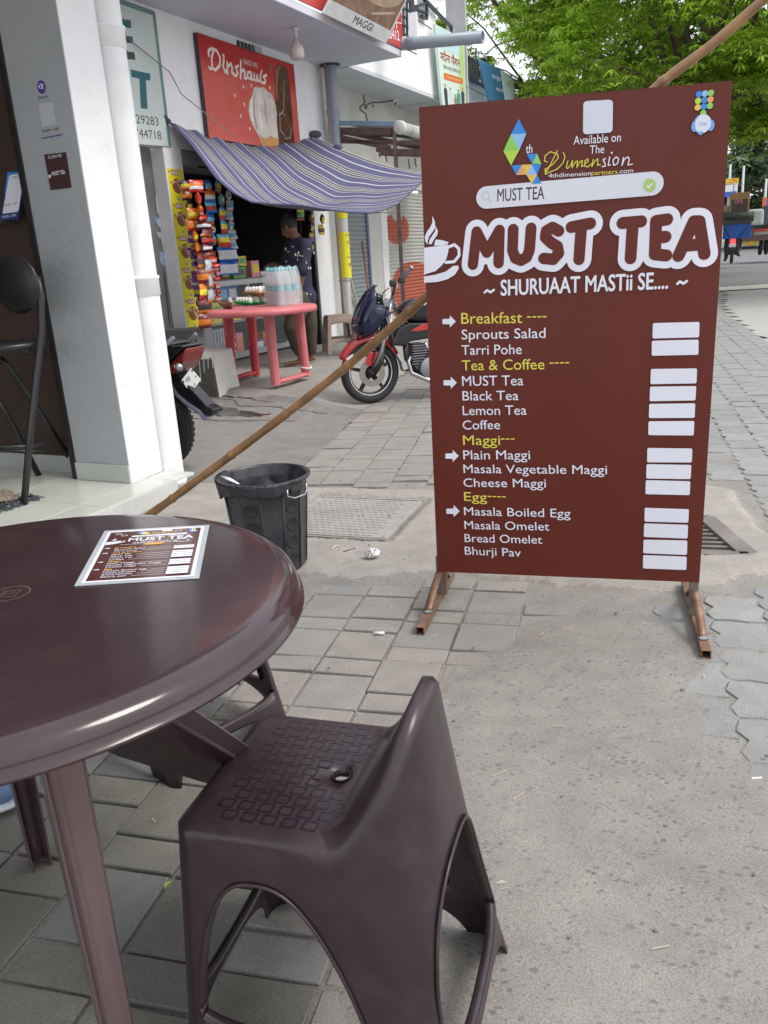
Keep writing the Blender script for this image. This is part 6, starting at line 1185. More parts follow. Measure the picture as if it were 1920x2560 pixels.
# ================================================================== MAN AT THE COUNTER
def organic(name, parts, m, par, vox=.014, it=3):
    b = MB()
    for pts, rr, sq in parts: b.tube(pts, rr, m, 14, squash=sq)
    for pts, rr, sq in parts:
        rr = rr if hasattr(rr, '__len__') else [rr] * len(pts)
        for p_, r_2 in zip(pts, rr): b.ball(p_, r_2 * .98 * min(1, (1 + sq) / 2), m, 10)
    return b.build(name, par, remesh=vox, smooth_it=it)
A = at3
def man():
    t = thing('person', A(752, 912, 10.35), 'barefoot man in a patterned navy shirt and brown trousers bending over the shop counter', 'person')
    SK = pm('skin_brown', (.16, .075, .045), .5, var=.08, bump=.05); SH = pm('navy_shirt', (.022, .022, .055), .8, var=.15, vs=12, bump=.5, bs=25, bdist=.01); TR = pm('brown_trousers', (.060, .045, .032), .85, var=.2, vs=8, bump=.6, bs=18, bdist=.012); HR = pm('black_hair', (.010, .009, .009), .6, var=.3, vs=60, bump=.6, bs=90)
    hd = A(722, 568, 10.42); nk = A(740, 592, 10.42); ch = A(748, 640, 10.42); pv = A(757, 735, 10.45); shn = A(766, 612, 10.22); shf = A(726, 612, 10.66)
    en = A(757, 683, 10.18); hn = A(744, 742, 10.18); ef = A(712, 668, 10.78); hf = A(686, 660, 10.75); kn1 = A(735, 815, 10.28); an1 = A(752, 893, 10.33); kn2 = A(775, 810, 10.55); an2 = A(778, 885, 10.62)
    hipn = pv + (-.03, -.08, -.02); hipf = pv + (.03, .10, -.02); z0 = .172
    an1[2] = z0 + .07; an2[2] = z0 + .07; fdir = np.array([-.93, -.05, 0])
    parts = [([pv, ch, (shn + shf) / 2], [.135, .14, .12], .75), ([shf, (shn + shf) / 2, shn], [.06, .085, .06], 1), ([(shn + shf) / 2 + (0, 0, .03), nk, hd + (.02, 0, -.04)], [.065, .055, .06], 1), ([shn, en, hn], [.052, .042, .030], 1), ([shf, ef, hf], [.052, .042, .030], 1),
             ([hipn, kn1, an1], [.09, .06, .040], 1), ([hipf, kn2, an2], [.09, .06, .040], 1), ([an1 + (.03, 0, -.035), an1 + fdir * .10 + (0, 0, -.045), an1 + fdir * .20 + (0, 0, -.055)], [.035, .036, .026], .8), ([an2 + (.03, 0, -.035), an2 + fdir * .10 + (0, 0, -.045), an2 + fdir * .20 + (0, 0, -.055)], [.035, .036, .026], .8),
             ([hn, hn + (-.01, 0, -.05), hn + (-.02, 0, -.09)], [.030, .036, .026], .6), ([hf, hf + (-.05, .02, .0), hf + (-.09, .03, -.01)], [.028, .034, .024], .6)]
    for k in range(4):      # fingers, unequal and bent
        parts.append(([hn + (-.02 + .0 * k, -.03 + .02 * k, -.09), hn + (-.035, -.034 + .021 * k, -.125 - .008 * (k in (1, 2))), hn + (-.055, -.032 + .02 * k, -.14)], [.0105, .0095, .008], 1)); parts.append(([hf + (-.09, -.0 + .018 * k, -.01), hf + (-.125, .0 + .019 * k, -.02), hf + (-.14, .002 + .018 * k, -.045)], [.0105, .0095, .008], 1))
        parts.append(([an1 + fdir * .20 + (0, -.03 + .02 * k, -.060), an1 + fdir * (.235 - .008 * k) + (0, -.032 + .021 * k, -.063)], [.012, .009], 1)); parts.append(([an2 + fdir * .20 + (0, -.03 + .02 * k, -.060), an2 + fdir * (.235 - .008 * k) + (0, -.032 + .021 * k, -.063)], [.012, .009], 1))
    parts.append(([hn + (0, -.03, -.03), hn + (-.025, -.055, -.06), hn + (-.035, -.055, -.085)], [.013, .011, .008], 1)); parts.append(([hf + (-.02, -.02, 0), hf + (-.06, -.045, -.02)], [.013, .009], 1))
    bo = MB()
    for pts, rr, sq in parts:
        bo.tube(pts, rr, SK, 12, squash=sq)
        for p_, r_2 in zip(pts, rr): bo.ball(p_, r_2 * .98 * (.5 + sq / 2), SK, 8)
    hx = np.array([-.80, .30, -.52]); hx /= np.linalg.norm(hx); hy = np.cross((0, 0, 1), hx); hy /= np.linalg.norm(hy); hz = np.cross(hx, hy)
    bo.ball(hd, (.098, .078, .120), SK, 18, (hx, hy, hz)); bo.ball(hd + hx * .045 - hz * .055, (.055, .055, .06), SK, 12, (hx, hy, hz)); bo.tube([hd + hx * .09 + hz * .01, hd + hx * .118 - hz * .025, hd + hx * .095 - hz * .035], [.012, .017, .012], SK, 8)
    bo.ball(hd + hx * .092 - hz * .062, (.016, .03, .012), SK, 8, (hx, hy, hz)); [bo.ball(hd - hx * .005 + hy * s * .08, (.022, .012, .032), SK, 10, (hx, hy, hz)) for s in (-1, 1)]
    bo.build('body', t, remesh=.0085, smooth_it=2)
    hb_ = MB(); hb_.ball(hd - hx * .018 + hz * .028, (.105, .090, .108), HR, 20, (hx, hy, hz)); [hb_.ball(hd - hx * random.uniform(.0, .09) + hy * random.uniform(-.06, .06) + hz * random.uniform(.03, .11), .032, HR, 8) for _ in range(26)]; hb_.build('hair', t, remesh=.010, smooth_it=1)
    for s in (-1, 1): MB().ball(hd + hx * .086 + hy * s * .032 + hz * .012, (.008, .014, .008), flat('eye_dark', (.03, .02, .02)), 8, (hx, hy, hz)).build('eye', t)
    hem = A(762, 742, 10.45)
    organic('shirt', [([hem, pv + (0, 0, .02), ch, (shn + shf) / 2 + (0, 0, -.01)], [.175, .16, .165, .13], .8), ([shf, (shn + shf) / 2, shn], [.075, .10, .075], 1), ([shn, (shn + en) / 2, en + (0, 0, .03)], [.075, .075, .08], 1), ([shf, (shf + ef) / 2, ef], [.075, .075, .078], 1)], SH, t, .016, 3)
    pk = MB(); PT = pm('shirt_patch', (.50, .42, .36), .8)
    for _ in range(34):
        c = random.choice([pv, ch, (pv + ch) / 2, shn, (shn + en) / 2, (ch + shn) / 2]); a = random.uniform(2.6, 5.6); r_ = .172 if c is not shn else .085; 
        if c is shn or random.random() < .2: c = (shn + en) / 2; r_ = .083
        e = np.array([math.cos(a), math.sin(a), 0]); f = np.array([-e[1], e[0], 0]); p_ = c + e * r_ * (.98 if r_ < .1 else .93) + (0, 0, random.uniform(-.11, .11)); w_, h_ = random.choice(((.012, .03), (.02, .012), (.008, .035), (.018, .028))); pk.box(p_, (w_, .012, h_), PT, (f, e, (0, 0, 1)))
    o = pk.build('shirt_print', t); o['kind'] = 'stuff'
    organic('trousers', [([pv + (0, 0, .03), pv + (-.01, 0, -.12)], [.155, .165], .9), ([hipn, (hipn + kn1) / 2, kn1 + (-.02, 0, -.02), an1 + (-.01, 0, .13)], [.125, .125, .115, .095], 1), ([hipf, (hipf + kn2) / 2, kn2, an2 + (0, 0, .07)], [.12, .11, .095, .075], 1)], TR, t, .016, 3)
man()
# ================================================================== PINK TABLE WITH EGGS, BOTTLES
PZ = .96; cl, cr_ = G(527, 763, PZ), G(784, 774, PZ); PC = G(655, 768, PZ) * (1, 1, 0); PR = .57; M_PK = pm('pink_plastic', (.60, .16, .17), .45, var=.08, vs=6, bump=.1, dirt=.3, dcol=(.60, .30, .30), ds=4); M_PKR = pm('red_plastic', (.45, .04, .05), .4, var=.1, vs=6, dirt=.2, dcol=(.5, .2, .2))
pt_ = thing('pink_table', PC + (0, 0, .17), 'round pink plastic table with red legs standing in front of the snack shop', 'table')
MB().lathe([(0, PZ), (PR - .03, PZ), (PR - .01, PZ - .006), (PR, PZ - .02), (PR + .002, PZ - .062), (PR - .01, PZ - .064), (PR - .012, PZ - .02), (0, PZ - .02)], PC, M_PK, 72).build('tabletop', pt_)
L3, L4, L2 = G(690, 963, .17), G(766, 941, .17), G(640, 938, .17); L1 = L2 + (L3 - L4); L1 = G(583, 957, .17)
for k, f in enumerate((L1, L2, L3, L4)):
    tp = PC + (f - PC * (1, 1, 0) - (0, 0, .17)) * .93 + (0, 0, PZ - .02); m = M_PKR if k < 2 else M_PK; d = (tp - f); b = MB()
    b.tube([f + d * u for u in (0, .02, .5, .93, 1)], [.054, .050, .053, .060, .080], m, 8); b.build('leg', pt_, bevel=.006)
for a_, b_, m in ((L1, L2, M_PKR), (L3, L4, M_PK)):
    mid = (a_ + b_) / 2 + (((a_ + b_) / 2 - PC) * (1, 1, 0)) * .12; MB().tube([a_ + (0, 0, .03), (a_ + mid) / 2 + (mid - (a_ + b_) / 2) * .25 + (0, 0, .03), mid + (0, 0, .03), (b_ + mid) / 2 + (mid - (a_ + b_) / 2) * .25 + (0, 0, .03), b_ + (0, 0, .03)], .045, m, 8, squash=.6).build('foot_rail', pt_)
MB().tube([L4 + (.0, -.01, .1) + np.array([.065 * math.cos(a), .065 * math.sin(a), .008 * math.sin(a * 2)]) for a in np.linspace(0, 6.2, 14)], .010, PM['white'], 6).build('rag_tie', pt_)
def onz(u, v, z): return G(u, v, z)
def egg_mesh(c, m, r=.030):
    return MB().lathe([(0, -.03), (.014, -.029), (.026, -.018), (.031, -.002), (.029, .018), (.021, .036), (.010, .046), (0, .048)], c, m, 14)
EG = pm('egg_shell', (.72, .68, .64), .5, var=.03, bump=.03); TGR = pm('tray_green', (.02, .36, .10), .5, bump=.1); TBR = pm('tray_pulp', (.42, .24, .06), .85, bump=.3, bs=80)
gx = (G(640, 765, PZ) - G(580, 763, PZ)); gx /= np.linalg.norm(gx); gy = np.array([-gx[1], gx[0], 0]); g0 = G(584, 764, PZ + .0)
def tray(name, label, c, m, n, k, pitch=.082):
    t = thing(name, c, label, 'egg tray'); b = MB(); NX = n * 8 + 1; NY = k * 8 + 1; g = []
    for i in range(NX):
        row_ = []
        for j in range(NY):
            x = i / 8; y = j / 8; zz = .036 + .028 * math.cos(2 * math.pi * x) * .5 + .028 * math.cos(2 * math.pi * y) * .5 - .004; edge_ = min(x, n - x, y, k - y); zz = zz if edge_ > 0 else .03
            row_.append(c + gx * x * pitch + gy * y * pitch + (0, 0, max(.004, zz)))
        g.append(row_)
    b.sheet(g, m); b.build('tray', t, solid=.004); return t
tray('egg_tray', 'green plastic egg tray at the front of the pink table', g0 + (0, 0, .002), TGR, 5, 3); b0 = g0 + gy * .10 + gx * .06 + (0, 0, .10); 
tray('egg_tray', 'brown pulp egg tray stacked above the green tray', b0, TBR, 5, 3)
e0 = None
def eggs(c0, n, k, lab0, grp, zz):
    first = None
    for j in range(k):
        for i in range(n):
            c = c0 + gx * .082 * (i + .5) + gy * .082 * (j + .5) + (0, 0, zz)
            if first is None: first = o = egg_mesh(c, EG).build('egg', origin=c)
            else: o = first.copy(); COL.objects.link(o); o.location = c * K; ORG[o.name] = c
            tag(o, f'{lab0}, {("front", "middle", "back")[j]} row, {("first", "second", "third", "fourth", "fifth")[i]} from the left', 'egg', grp)
eggs(g0, 5, 3, 'white egg sitting low in the green tray', 'eggs in the green tray', .045); eggs(b0, 5, 3, 'white egg standing in the brown pulp tray', 'eggs in the brown tray', .047)
c = G(575, 752, PZ + .03) ; tt = egg_mesh(c + (0, 0, -.004), EG).build('egg', origin=c); tag(tt, 'single white egg lying loose on the pink table left of the green tray', 'egg')
c0_, c1_ = G(548, 757, PZ + .04), G(580, 766, PZ + .03); t = MB().tube([c0_, c0_ * .75 + c1_ * .25 + (0, 0, .012), (c0_ + c1_) / 2, c1_ * .8 + c0_ * .2, c1_], [.01, .042, .046, .04, .012], gloss('maroon_wrap', (.13, .012, .012), .2, .9), 12, squash=.8).build('sausage_packet', origin=c0_); tag(t, 'shiny maroon packet lying on the left edge of the pink table', 'packet')
# shrink-wrapped water bottles
w0 = G(668, 765, PZ + .0); wy = gy; wt = thing('water_bottle_pack', w0, 'shrink-wrapped pack of clear water bottles with teal caps on the pink table', 'bottle pack')
M_BOT = film('bottle_plastic', (.72, .76, .78), .30, .08); M_CAP = pm('cap_teal', (.05, .45, .45), .4); M_LAB = pm('bottle_label', (.08, .42, .46), .4, var=.25, vs=40); M_WR = film('shrink_film', (.85, .87, .90), .24, .22); N_, L_, B_ = nodes(M_WR)
H_ = (w0[2] - PZ) ; bh = .385
for i in range(4):
    for j in range(3):
        c = w0 + gx * (.045 + .088 * i - .06) + wy * (.05 + .088 * j); b = MB(); b.lathe([(0, .004), (.038, .004), (.042, .02), (.042, .27), (.038, .29), (.022, .335), (.016, .345), (.016, .36)], c, M_BOT, 16); b.lathe([(.0425, .15), (.0425, .21)], c, M_LAB, 16); b.lathe([(.018, .352), (.018, .385), (0, .385)], c, M_CAP, 12); b.build('bottle', wt)
b = MB(); g = []
x0_, x1_, y0_, y1_ = -.062, .30, .0, .275; nn = 64
for z_, sc_2 in ((.003, 1.0), (.10, 1.01), (.22, 1.0), (.30, .98), (.35, .90), (.39, .80)):
    row_ = []
    for k in range(nn + 1):
        a = 2 * math.pi * k / nn; cx_, cy_ = math.cos(a), math.sin(a); f = 1 / max(abs(cx_), abs(cy_)) ** .82; hx_, hy_ = (x1_ - x0_) / 2 + .01, (y1_ - y0_) / 2 + .01; wv = 1 + .02 * math.sin(7 * a + z_ * 20) + .012 * math.sin(17 * a + z_ * 50)
        row_.append(w0 + gx * ((x0_ + x1_) / 2 + hx_ * cx_ * f * sc_2 * wv) + wy * ((y0_ + y1_) / 2 + hy_ * cy_ * f * sc_2 * wv) + np.array([0, 0, z_ + .012 * math.sin(9 * a) * (z_ > .3)]))
    g.append(row_)
b.sheet(g, M_WR); b.build('shrink_wrap', wt)
# beige stools, one inside the other
M_BG = pm('beige_plastic', (.36, .27, .22), .5, var=.08, vs=5, bump=.08, dirt=.25, dcol=(.25, .19, .15))
def beige(c, ang, label):
    t = thing('beige_stool', c, label, 'stool', 'beige plastic stools by the pipe'); e = np.array([math.cos(R(ang)), math.sin(R(ang)), 0]); f = np.array([-e[1], e[0], 0]); H = .50
    b = MB(); b.box(np.asarray(c) + (0, 0, H - .012), (.33, .33, .024), M_BG, (e, f, (0, 0, 1))); b.build('seat', t, bevel=.008)
    for k in range(4):
        a = (e, f, -e, -f)[k]; s_ = (f, -e, -f, e)[k]; W0, W1 = .165, .215
        F = lambda x, z: np.asarray(c) + a * (W0 + (W1 - W0) * (1 - z / H)) + s_ * x * (W0 + (W1 - W0) * (1 - z / H)) + np.array([0, 0, z]); b = MB()
        for sg in (-1, 1):
            b.sheet([[F(sg * 1.0, z), F(sg * (.72 if z > .01 else .74), z)] for z in np.linspace(0, H - .02, 8)], M_BG)
        b.sheet([[F(x, H - .02), F(x, H - .10 - .02 * (abs(x) / .72) ** 3 * (abs(x) < .73))] for x in np.linspace(-.72, .72, 9)], M_BG); b.sheet([[F(x, .20), F(x, .145 - .06 * (abs(x) / .72) ** 3)] for x in np.linspace(-.72, .72, 9)], M_BG); b.build('side_panel', t, solid=.008, bevel=.002)
    return t
bs_ = G(855, 880, .17); beige(bs_ + (-.02, .0, 0), 12, 'beige plastic stool standing on the platform between wrapped pipe and motorcycle'); beige(bs_ + (.40, -.28, -.02), 20, 'beige plastic stool half hidden behind the motorcycle front fairing')
# ================================================================== STRIPED AWNING
def awning():
    AB = [(424, 306), (470, 322), (526, 342), (600, 361), (658, 367.5), (706, 362), (750, 352), (788, 342)]; AD = [(424, 306), (470, 351.6), (507, 399), (539, 444), (581.6, 481.6), (629, 505.5), (693, 511), (741, 512), (820, 524), (874, 531), (930, 532)]; BC = [(788, 342), (845, 370), (900, 391), (940, 406), (990, 420), (1050, 433), (1085, 438)]; DC = [(930, 532), (957, 525.7), (993.6, 511), (1028, 480.5), (1053, 457), (1085, 438)]
    def curve(pts, o0, o1, ease=1.):
        L = [0];
        for a, b in zip(pts, pts[1:]): L.append(L[-1] + math.hypot(a[0] - b[0], a[1] - b[1]))
        def f(t):
            x = t * L[-1]; u = np.interp(x, L, [p[0] for p in pts]); v = np.interp(x, L, [p[1] for p in pts]); return FO(u, v, o0 + (o1 - o0) * t ** ease)
        return f
    cAB, cAD, cBC, cDC = curve(AB, -6.36, -6.33), curve(AD, -6.36, -4.5, 1.), curve(BC, -6.33, -4.5, 1.), curve(DC, -4.5, -4.5); A_, B_, C_, D_ = cAB(0), cAB(1), cBC(1), cAD(1)
    NU, NV = 46, 290; MP_ = pm('cloth_purple', (.090, .088, .175), .85, var=.1, vs=12, bump=.4, bs=400, bdist=.001); MW_ = pm('cloth_white', (.58, .58, .62), .85, var=.05, bump=.2, bs=400); MD_ = pm('cloth_dark', (.085, .085, .095), .85, var=.2, vs=40)
    for m in (MP_, MW_, MD_): nodes(m)[2].inputs['Subsurface Weight'].default_value = 0
    pat = [];      # repeated woven pattern across the cloth
    for k in range(8): pat += ['p'] * 12 + ['w', 'w'] + ['p'] * 12 + list('wddddwdddwddddw') + ['p'] * 2
    b = MB(); G_ = np.zeros((NU + 1, NV + 1, 3))
    for i in range(NU + 1):
        u = i / NU
        for j in range(NV + 1):
            v = j / NV; p = (1 - v) * cAD(u) + v * cBC(u) + (1 - u) * cAB(v) + u * cDC(v) - ((1 - u) * (1 - v) * A_ + (1 - u) * v * B_ + u * (1 - v) * D_ + u * v * C_)
            w = math.sin(math.pi * u) * math.sin(math.pi * v); wr = .018 * math.sin(v * 42 + u * 5) * math.exp(-u * 3) * math.sin(math.pi * v) ** .5 + .012 * math.sin(u * 23 + v * 9) * w
            p = p + np.array([0, 0, -.20 * w * (1 - .3 * v) + wr]) + ND * (.05 * w + wr * .6); G_[i, j] = p
    mats = {'p': MP_, 'w': MW_, 'd': MD_}
    for j in range(NV): b.sheet([[G_[i, j], G_[i, j + 1]] for i in range(NU + 1)], mats[pat[j % len(pat)]])
    t = thing('striped_awning', A_, 'purple cloth awning with white and dark stripes tied up over the snack shop front', 'awning'); o = b.build('cloth', t); bmx = bmesh.new(); bmx.from_mesh(o.data); bmesh.ops.remove_doubles(bmx, verts=bmx.verts, dist=.0003); bmx.to_mesh(o.data); bmx.free()
    MB().tube([FO(410, 289, -6.39), A_], [.02, .03], MD_, 8).build('knot', t); MB().tube([cAD(u) for u in np.linspace(0, 1, 40)], .012, MP_, 6).build('hem', t); MB().tube([cDC(u) for u in np.linspace(0, 1, 20)], .008, MD_, 5).build('hem', t)
    MB().ball(B_ + (0, .0, .03), (.10, .05, .06), MD_, 10).build('knot', t); MB().ball(cBC(.2), (.07, .05, .05), MP_, 10).build('knot', t)
    r = MB().tube([FO(318, 95, -6.36), FO(424, 180, -6.30), A_ + (.2, -.15, .25), FO(590, 345, -6.1)], .006, pm('cord', (.25, .25, .24), .8), 5).build('tie_cord'); tag(r, 'thin cord stretched down from the pipe across the red sign to the awning', 'cord')
    return D_, C_
D_, C_ = awning()
for pnt, lab in ((C_, 'steel prop post holding the far corner of the striped awning behind the menu board'),): t = thing('awning_prop', (pnt[0], pnt[1], 0), lab, 'post'); MB().bar((pnt[0], pnt[1], -.01), pnt + (0, 0, .03), .03, .03, M_RU).build('post', t)
pr_b = D_ * (1, 1, 0) + np.array([.0, .0, .0]); 
# the near corner is held by a cord run back to the shed post
r = MB().tube([D_, P(12.0, -5.28, 2.0)], .006, MATS['cord'], 5).build('guy_cord'); tag(r, 'thin cord tying the near corner of the striped awning to the shed post', 'cord')
# ================================================================== MOTORCYCLES
TYR = pm('tyre_rubber', (.020, .020, .021), .75, var=.25, vs=30, bump=.3, bs=90, dirt=.3, dcol=(.07, .06, .05), ds=12); BLK = pm('black_metal', (.018, .018, .020), .35, var=.15, bump=.1); GBL = pm('gloss_black', (.012, .012, .016), .14, bump=0, spec=.6, dirt=.15, dcol=(.06, .05, .05)); RDP = pm('red_paint', (.42, .018, .022), .2, bump=0, spec=.6, coat=.5, var=.05, dirt=.15, dcol=(.25, .06, .05)); CHR = pm('chrome', (.55, .55, .56), .22, metal=1., bump=.05); ALUM = pm('dull_alloy', (.30, .30, .31), .35, metal=.8, var=.15, bump=.2); NVY = pm('navy_fairing', (.007, .009, .042), .18, bump=0, spec=.5, coat=.2, var=.1)
def torus(b, c, ax, R0, r, m, n=56, k=12, sq=1., tread=0., seg=None):
    a1, a2, a3 = ax; g = []
    for i in range(n + 1):
        t = 2 * math.pi * i / n; e = a1 * math.cos(t) + a2 * math.sin(t)
        g.append([c + e * (R0 + (r + (tread if (i % 2) else 0)) * math.cos(2 * math.pi * j / k)) + a3 * (r * sq * math.sin(2 * math.pi * j / k)) for j in range(k + 1)])
    b.sheet(g, m)
def wheel(par, c, ex, en, Ro, tw, kind, tread=0.):
    ez = np.cross(ex, en); ez = ez if ez[2] > 0 else -ez; ax = (ex, ez, en); t_ = MB(); torus(t_, c, ax, Ro - tw, tw, TYR, 96, 14, 1.0, tread); w = t_.build('wheel_tyre', par)
    b = MB(); torus(b, c, ax, Ro - tw * 1.9, tw * .42, BLK, 56, 8, 1.6); b.build('rim', par); b = MB(); torus(b, c + en * tw * .62, ax, Ro - tw * 1.85, .0045, PM['white'], 56, 6); b.build('rim_line', par)
    rr = Ro - tw * 2.1
    if kind == 'alloy':
        for k in range(5):
            a = 2 * math.pi * k / 5 + .35; e = ex * math.cos(a) + ez * math.sin(a); f = -ex * math.sin(a) + ez * math.cos(a)
            MB().add([c + e * r_ + f * w_ * s + en * y_ for r_, w_ in ((.03, .030), (rr * .55, .018), (rr * 1.02, .014)) for s in (-1, 1) for y_ in (-.016, .016)], [(0, 2, 6, 4), (1, 5, 7, 3), (0, 4, 5, 1), (2, 3, 7, 6), (4, 6, 10, 8), (5, 9, 11, 7), (4, 8, 9, 5), (6, 7, 11, 10)], BLK).build('spoke', par)
        b = MB(); g = []
        for i in range(49): t = 2 * math.pi * i / 48; e = ex * math.cos(t) + ez * math.sin(t); g.append([c + e * .075 + en * .06, c + e * .135 + en * .06])
        b.sheet(g, M_STEEL, False); b.build('brake_disc', par, solid=.006)
    else:
        b = MB()
        for k in range(36): a = 2 * math.pi * k / 36; a2 = a + (.5 if k % 2 else -.5); e = ex * math.cos(a) + ez * math.sin(a); e2 = ex * math.cos(a2) + ez * math.sin(a2); b.tube([c + e * .055 + en * .03 * (1 if k % 2 else -1), c + e2 * rr], .0025, CHR, 4)
        o = b.build('spokes', par); o['kind'] = 'stuff'
    MB().tube([c - en * .06, c + en * .06], .05, BLK, 18).build('hub', par)
def plate3(b, pts, px, fr, z0, z1, m): b.prism([px(*p) for p in pts], z0, z1, m, fr=fr)
def bike_front():
    ex = np.array([.965, .262, 0]); base = G(905, 1010, .0); fr, px, n = frame(base, ex); C = lambda x, y: px(780 + x / 4.097, 500 + y / 4.097); t = thing('motorcycle', base, 'parked red, black and navy motorcycle with its front end showing left of the menu board', 'motorcycle')
    F = lambda x, y, l=0.: fr(*C(x, y), l); cw = F(585, 1765); cw = np.array([cw[0], cw[1], .315]) ; cw = fr(px(925, 933)[0], .305, 0)
    st = np.array([.93, .36, 0]); st /= np.linalg.norm(st); wheel(t, cw, st, np.array([st[1], -st[0], 0]), .305, .045, 'alloy')
    for s in (-1, 1): MB().tube([cw + n * .075 * s, F(690, 1540, .075 * s), F(765, 1200, .07 * s), F(790, 1020, .06 * s)], [.022, .026, .020, .018], ALUM if s > 0 else BLK, 12).build('fork_leg', t)
    b = MB(); b.tube([F(640, 1420, .0), F(700, 1560, .06), F(690, 1640, .07), F(610, 1760, .075)], [.03, .035, .03, .04], BLK, 8); b.build('brake_caliper', t)
    # mudguard: arched shell over the tyre
    b = MB(); g = []
    for i in range(25):
        a = R(215 - i * 8.6); e = st * math.cos(a) * 1.0 + np.array([0, 0, 1]) * math.sin(a) if False else st * (-math.cos(R(28 + i * 5.2))) + np.array([0, 0, math.sin(R(28 + i * 5.2))]); r_ = .345 + .015 * math.sin(math.pi * i / 24)
        nn_ = np.array([st[1], -st[0], 0]); wd = .062 * (math.sin(math.pi * (i + 2) / 28) ** .4); g.append([cw + e * (r_ - .055 * (abs(k) == 3) - .015 * (abs(k) == 2)) + nn_ * wd * k / 3 for k in range(-3, 4)])
    b.sheet(g, RDP); b.build('mudguard', t, solid=.006)
    b = MB(); plate3(b, ((520, 1670), (560, 1560), (700, 1540), (720, 1620), (670, 1725), (600, 1700)), px=C if False else C, fr=fr, z0=.05, z1=.075, m=RDP) ; b.build('mudguard_side', t, bevel=.006)
    b = MB(); plate3(b, ((335, 1615), (400, 1570), (425, 1620), (350, 1680), (330, 1660)), C, fr, .045, .072, PM['white']); b.build('plate', t, bevel=.003)
    b = MB(); g = [[F(840, 1560, s * .05), F(900, 1650, s * .045), F(925, 1745, s * .04), F(985, 1745, s * .03)] for s in (-1, -.3, .3, 1)]; b.sheet(g, pm('flap_grey', (.13, .13, .135), .4)); b.build('mud_flap', t, solid=.006)
    # headlamp fairing: rounded solid from lofted outlines
    b = MB(); outl = [(412, 1280), (425, 1180), (470, 1080), (520, 980), (575, 905), (632, 872), (625, 930), (600, 1000), (650, 1050), (752, 1062), (760, 1180), (700, 1260), (640, 1360), (560, 1420), (470, 1424), (430, 1370)]; cen = np.array([590, 1190]); g = []
    for k, (sc_, l) in enumerate(((.30, .175), (.62, .165), (.85, .13), (.96, .08), (1., .0), (.96, -.08), (.85, -.13), (.62, -.165), (.30, -.175))):
        g.append([F(*(cen + (np.array(p) - cen) * sc_), l) for p in outl + outl[:1]])
    b.sheet(g, NVY); b.add(g[0][:-1], [tuple(range(len(outl)))], NVY); b.add(g[-1][:-1], [tuple(range(len(outl)))], NVY); b.build('fairing', t, sub=1)
    b = MB(); g = [[F(*(cen + (np.array(p) - cen) * sc_), l) for p in ((405, 1290), (418, 1240), (470, 1300), (495, 1350), (470, 1410), (430, 1390))] for sc_, l in ((1.02, .03), (.99, .09), (.86, .145))]; b.sheet(g, pm('headlamp_smoke', (.05, .05, .06), .08, bump=0, coat=.8)); b.build('headlight', t)
    b = MB(); b.sheet([[F(x, y, l) for x, y in ((577, 990), (590, 930), (615, 890), (640, 868))] for l in (-.10, 0, .10)], GBL); b.build('windscreen', t, solid=.006)
    b = MB(); b.sheet([[F(x, y, l) for x, y in ((410, 1260), (440, 1130), (500, 1010), (560, 930))] for l in (.1, .106)], pm('fairing_line', (.3, .3, .34), .2)); b.build('trim_line', t)
    # dash, bars, levers
    b = MB(); b.ball(F(650, 1000, .03), (.06, .09, .045), BLK, 14, (ex, n, np.array([0, 0, 1.]))); b.build('dial', t)
    bars = [F(740, 1090, .12), F(800, 1060, .28), F(775, 880, .42), F(870, 700, .50)]
    MB().tube([F(800, 1080, -.02), F(790, 960, .12), F(780, 850, .25), F(800, 800, .36)], .013, CHR, 10).build('handlebar', t); MB().tube([F(800, 830, .36), F(835, 760, .40), F(872, 690, .44)], [.020, .021, .019], pm('grip_grey', (.17, .17, .19), .55, bump=.3), 12).build('grip', t); MB().tube([F(868, 700, .44), F(878, 684, .445)], .022, CHR, 10).build('bar_end', t)
    MB().box(F(805, 815, .36), (.055, .05, .06), BLK, (ex, n, (0, 0, 1))).build('switch_block', t, bevel=.01); MB().box(F(730, 850, .30), (.05, .05, .06), BLK, (ex, n, (0, 0, 1))).build('brake_reservoir', t, bevel=.01); MB().tube([F(770, 840, .34), F(760, 880, .36), F(740, 960, .34)], .007, CHR, 6).build('lever', t)
    MB().tube([F(800, 1080, -.02), F(870, 1050, -.14), F(900, 1085, -.25), F(930, 1100, -.30)], .014, CHR, 10).build('handlebar', t); MB().tube([F(930, 1100, -.30), F(985, 1150, -.38)], .021, MATS['grip_grey'], 12).build('grip', t)
    b = MB(); plate3(b, ((700, 1035), (790, 1010), (850, 1060), (830, 1110), (720, 1090)), C, fr, -.07, .07, ALUM); b.build('top_yoke', t, bevel=.008)
    for pts in (((760, 900), (700, 950), (690, 1040)), ((800, 980), (830, 1110), (900, 1180)), ((760, 1150), (840, 1160), (900, 1240)), ((700, 1240), (770, 1160), (820, 1120)), ((610, 1770), (600, 1640), (640, 1480), (700, 1300))): MB().tube([F(*p, .09) for p in pts], .006, BLK, 6).build('cable', t)
    # tank, side panels, engine
    b = MB(); tank = [(850, 1130), (920, 1050), (1010, 1005), (1150, 1000), (1300, 1050), (1430, 1150), (1420, 1230), (1200, 1250), (960, 1260), (880, 1200)]; ct_ = np.array([1120, 1130]); g = [[F(*(ct_ + (np.array(p) - ct_) * sc_), l) for p in tank + tank[:1]] for sc_, l in ((.45, .14), (.8, .13), (.97, .08), (1., 0), (.97, -.08), (.8, -.13), (.45, -.14))]
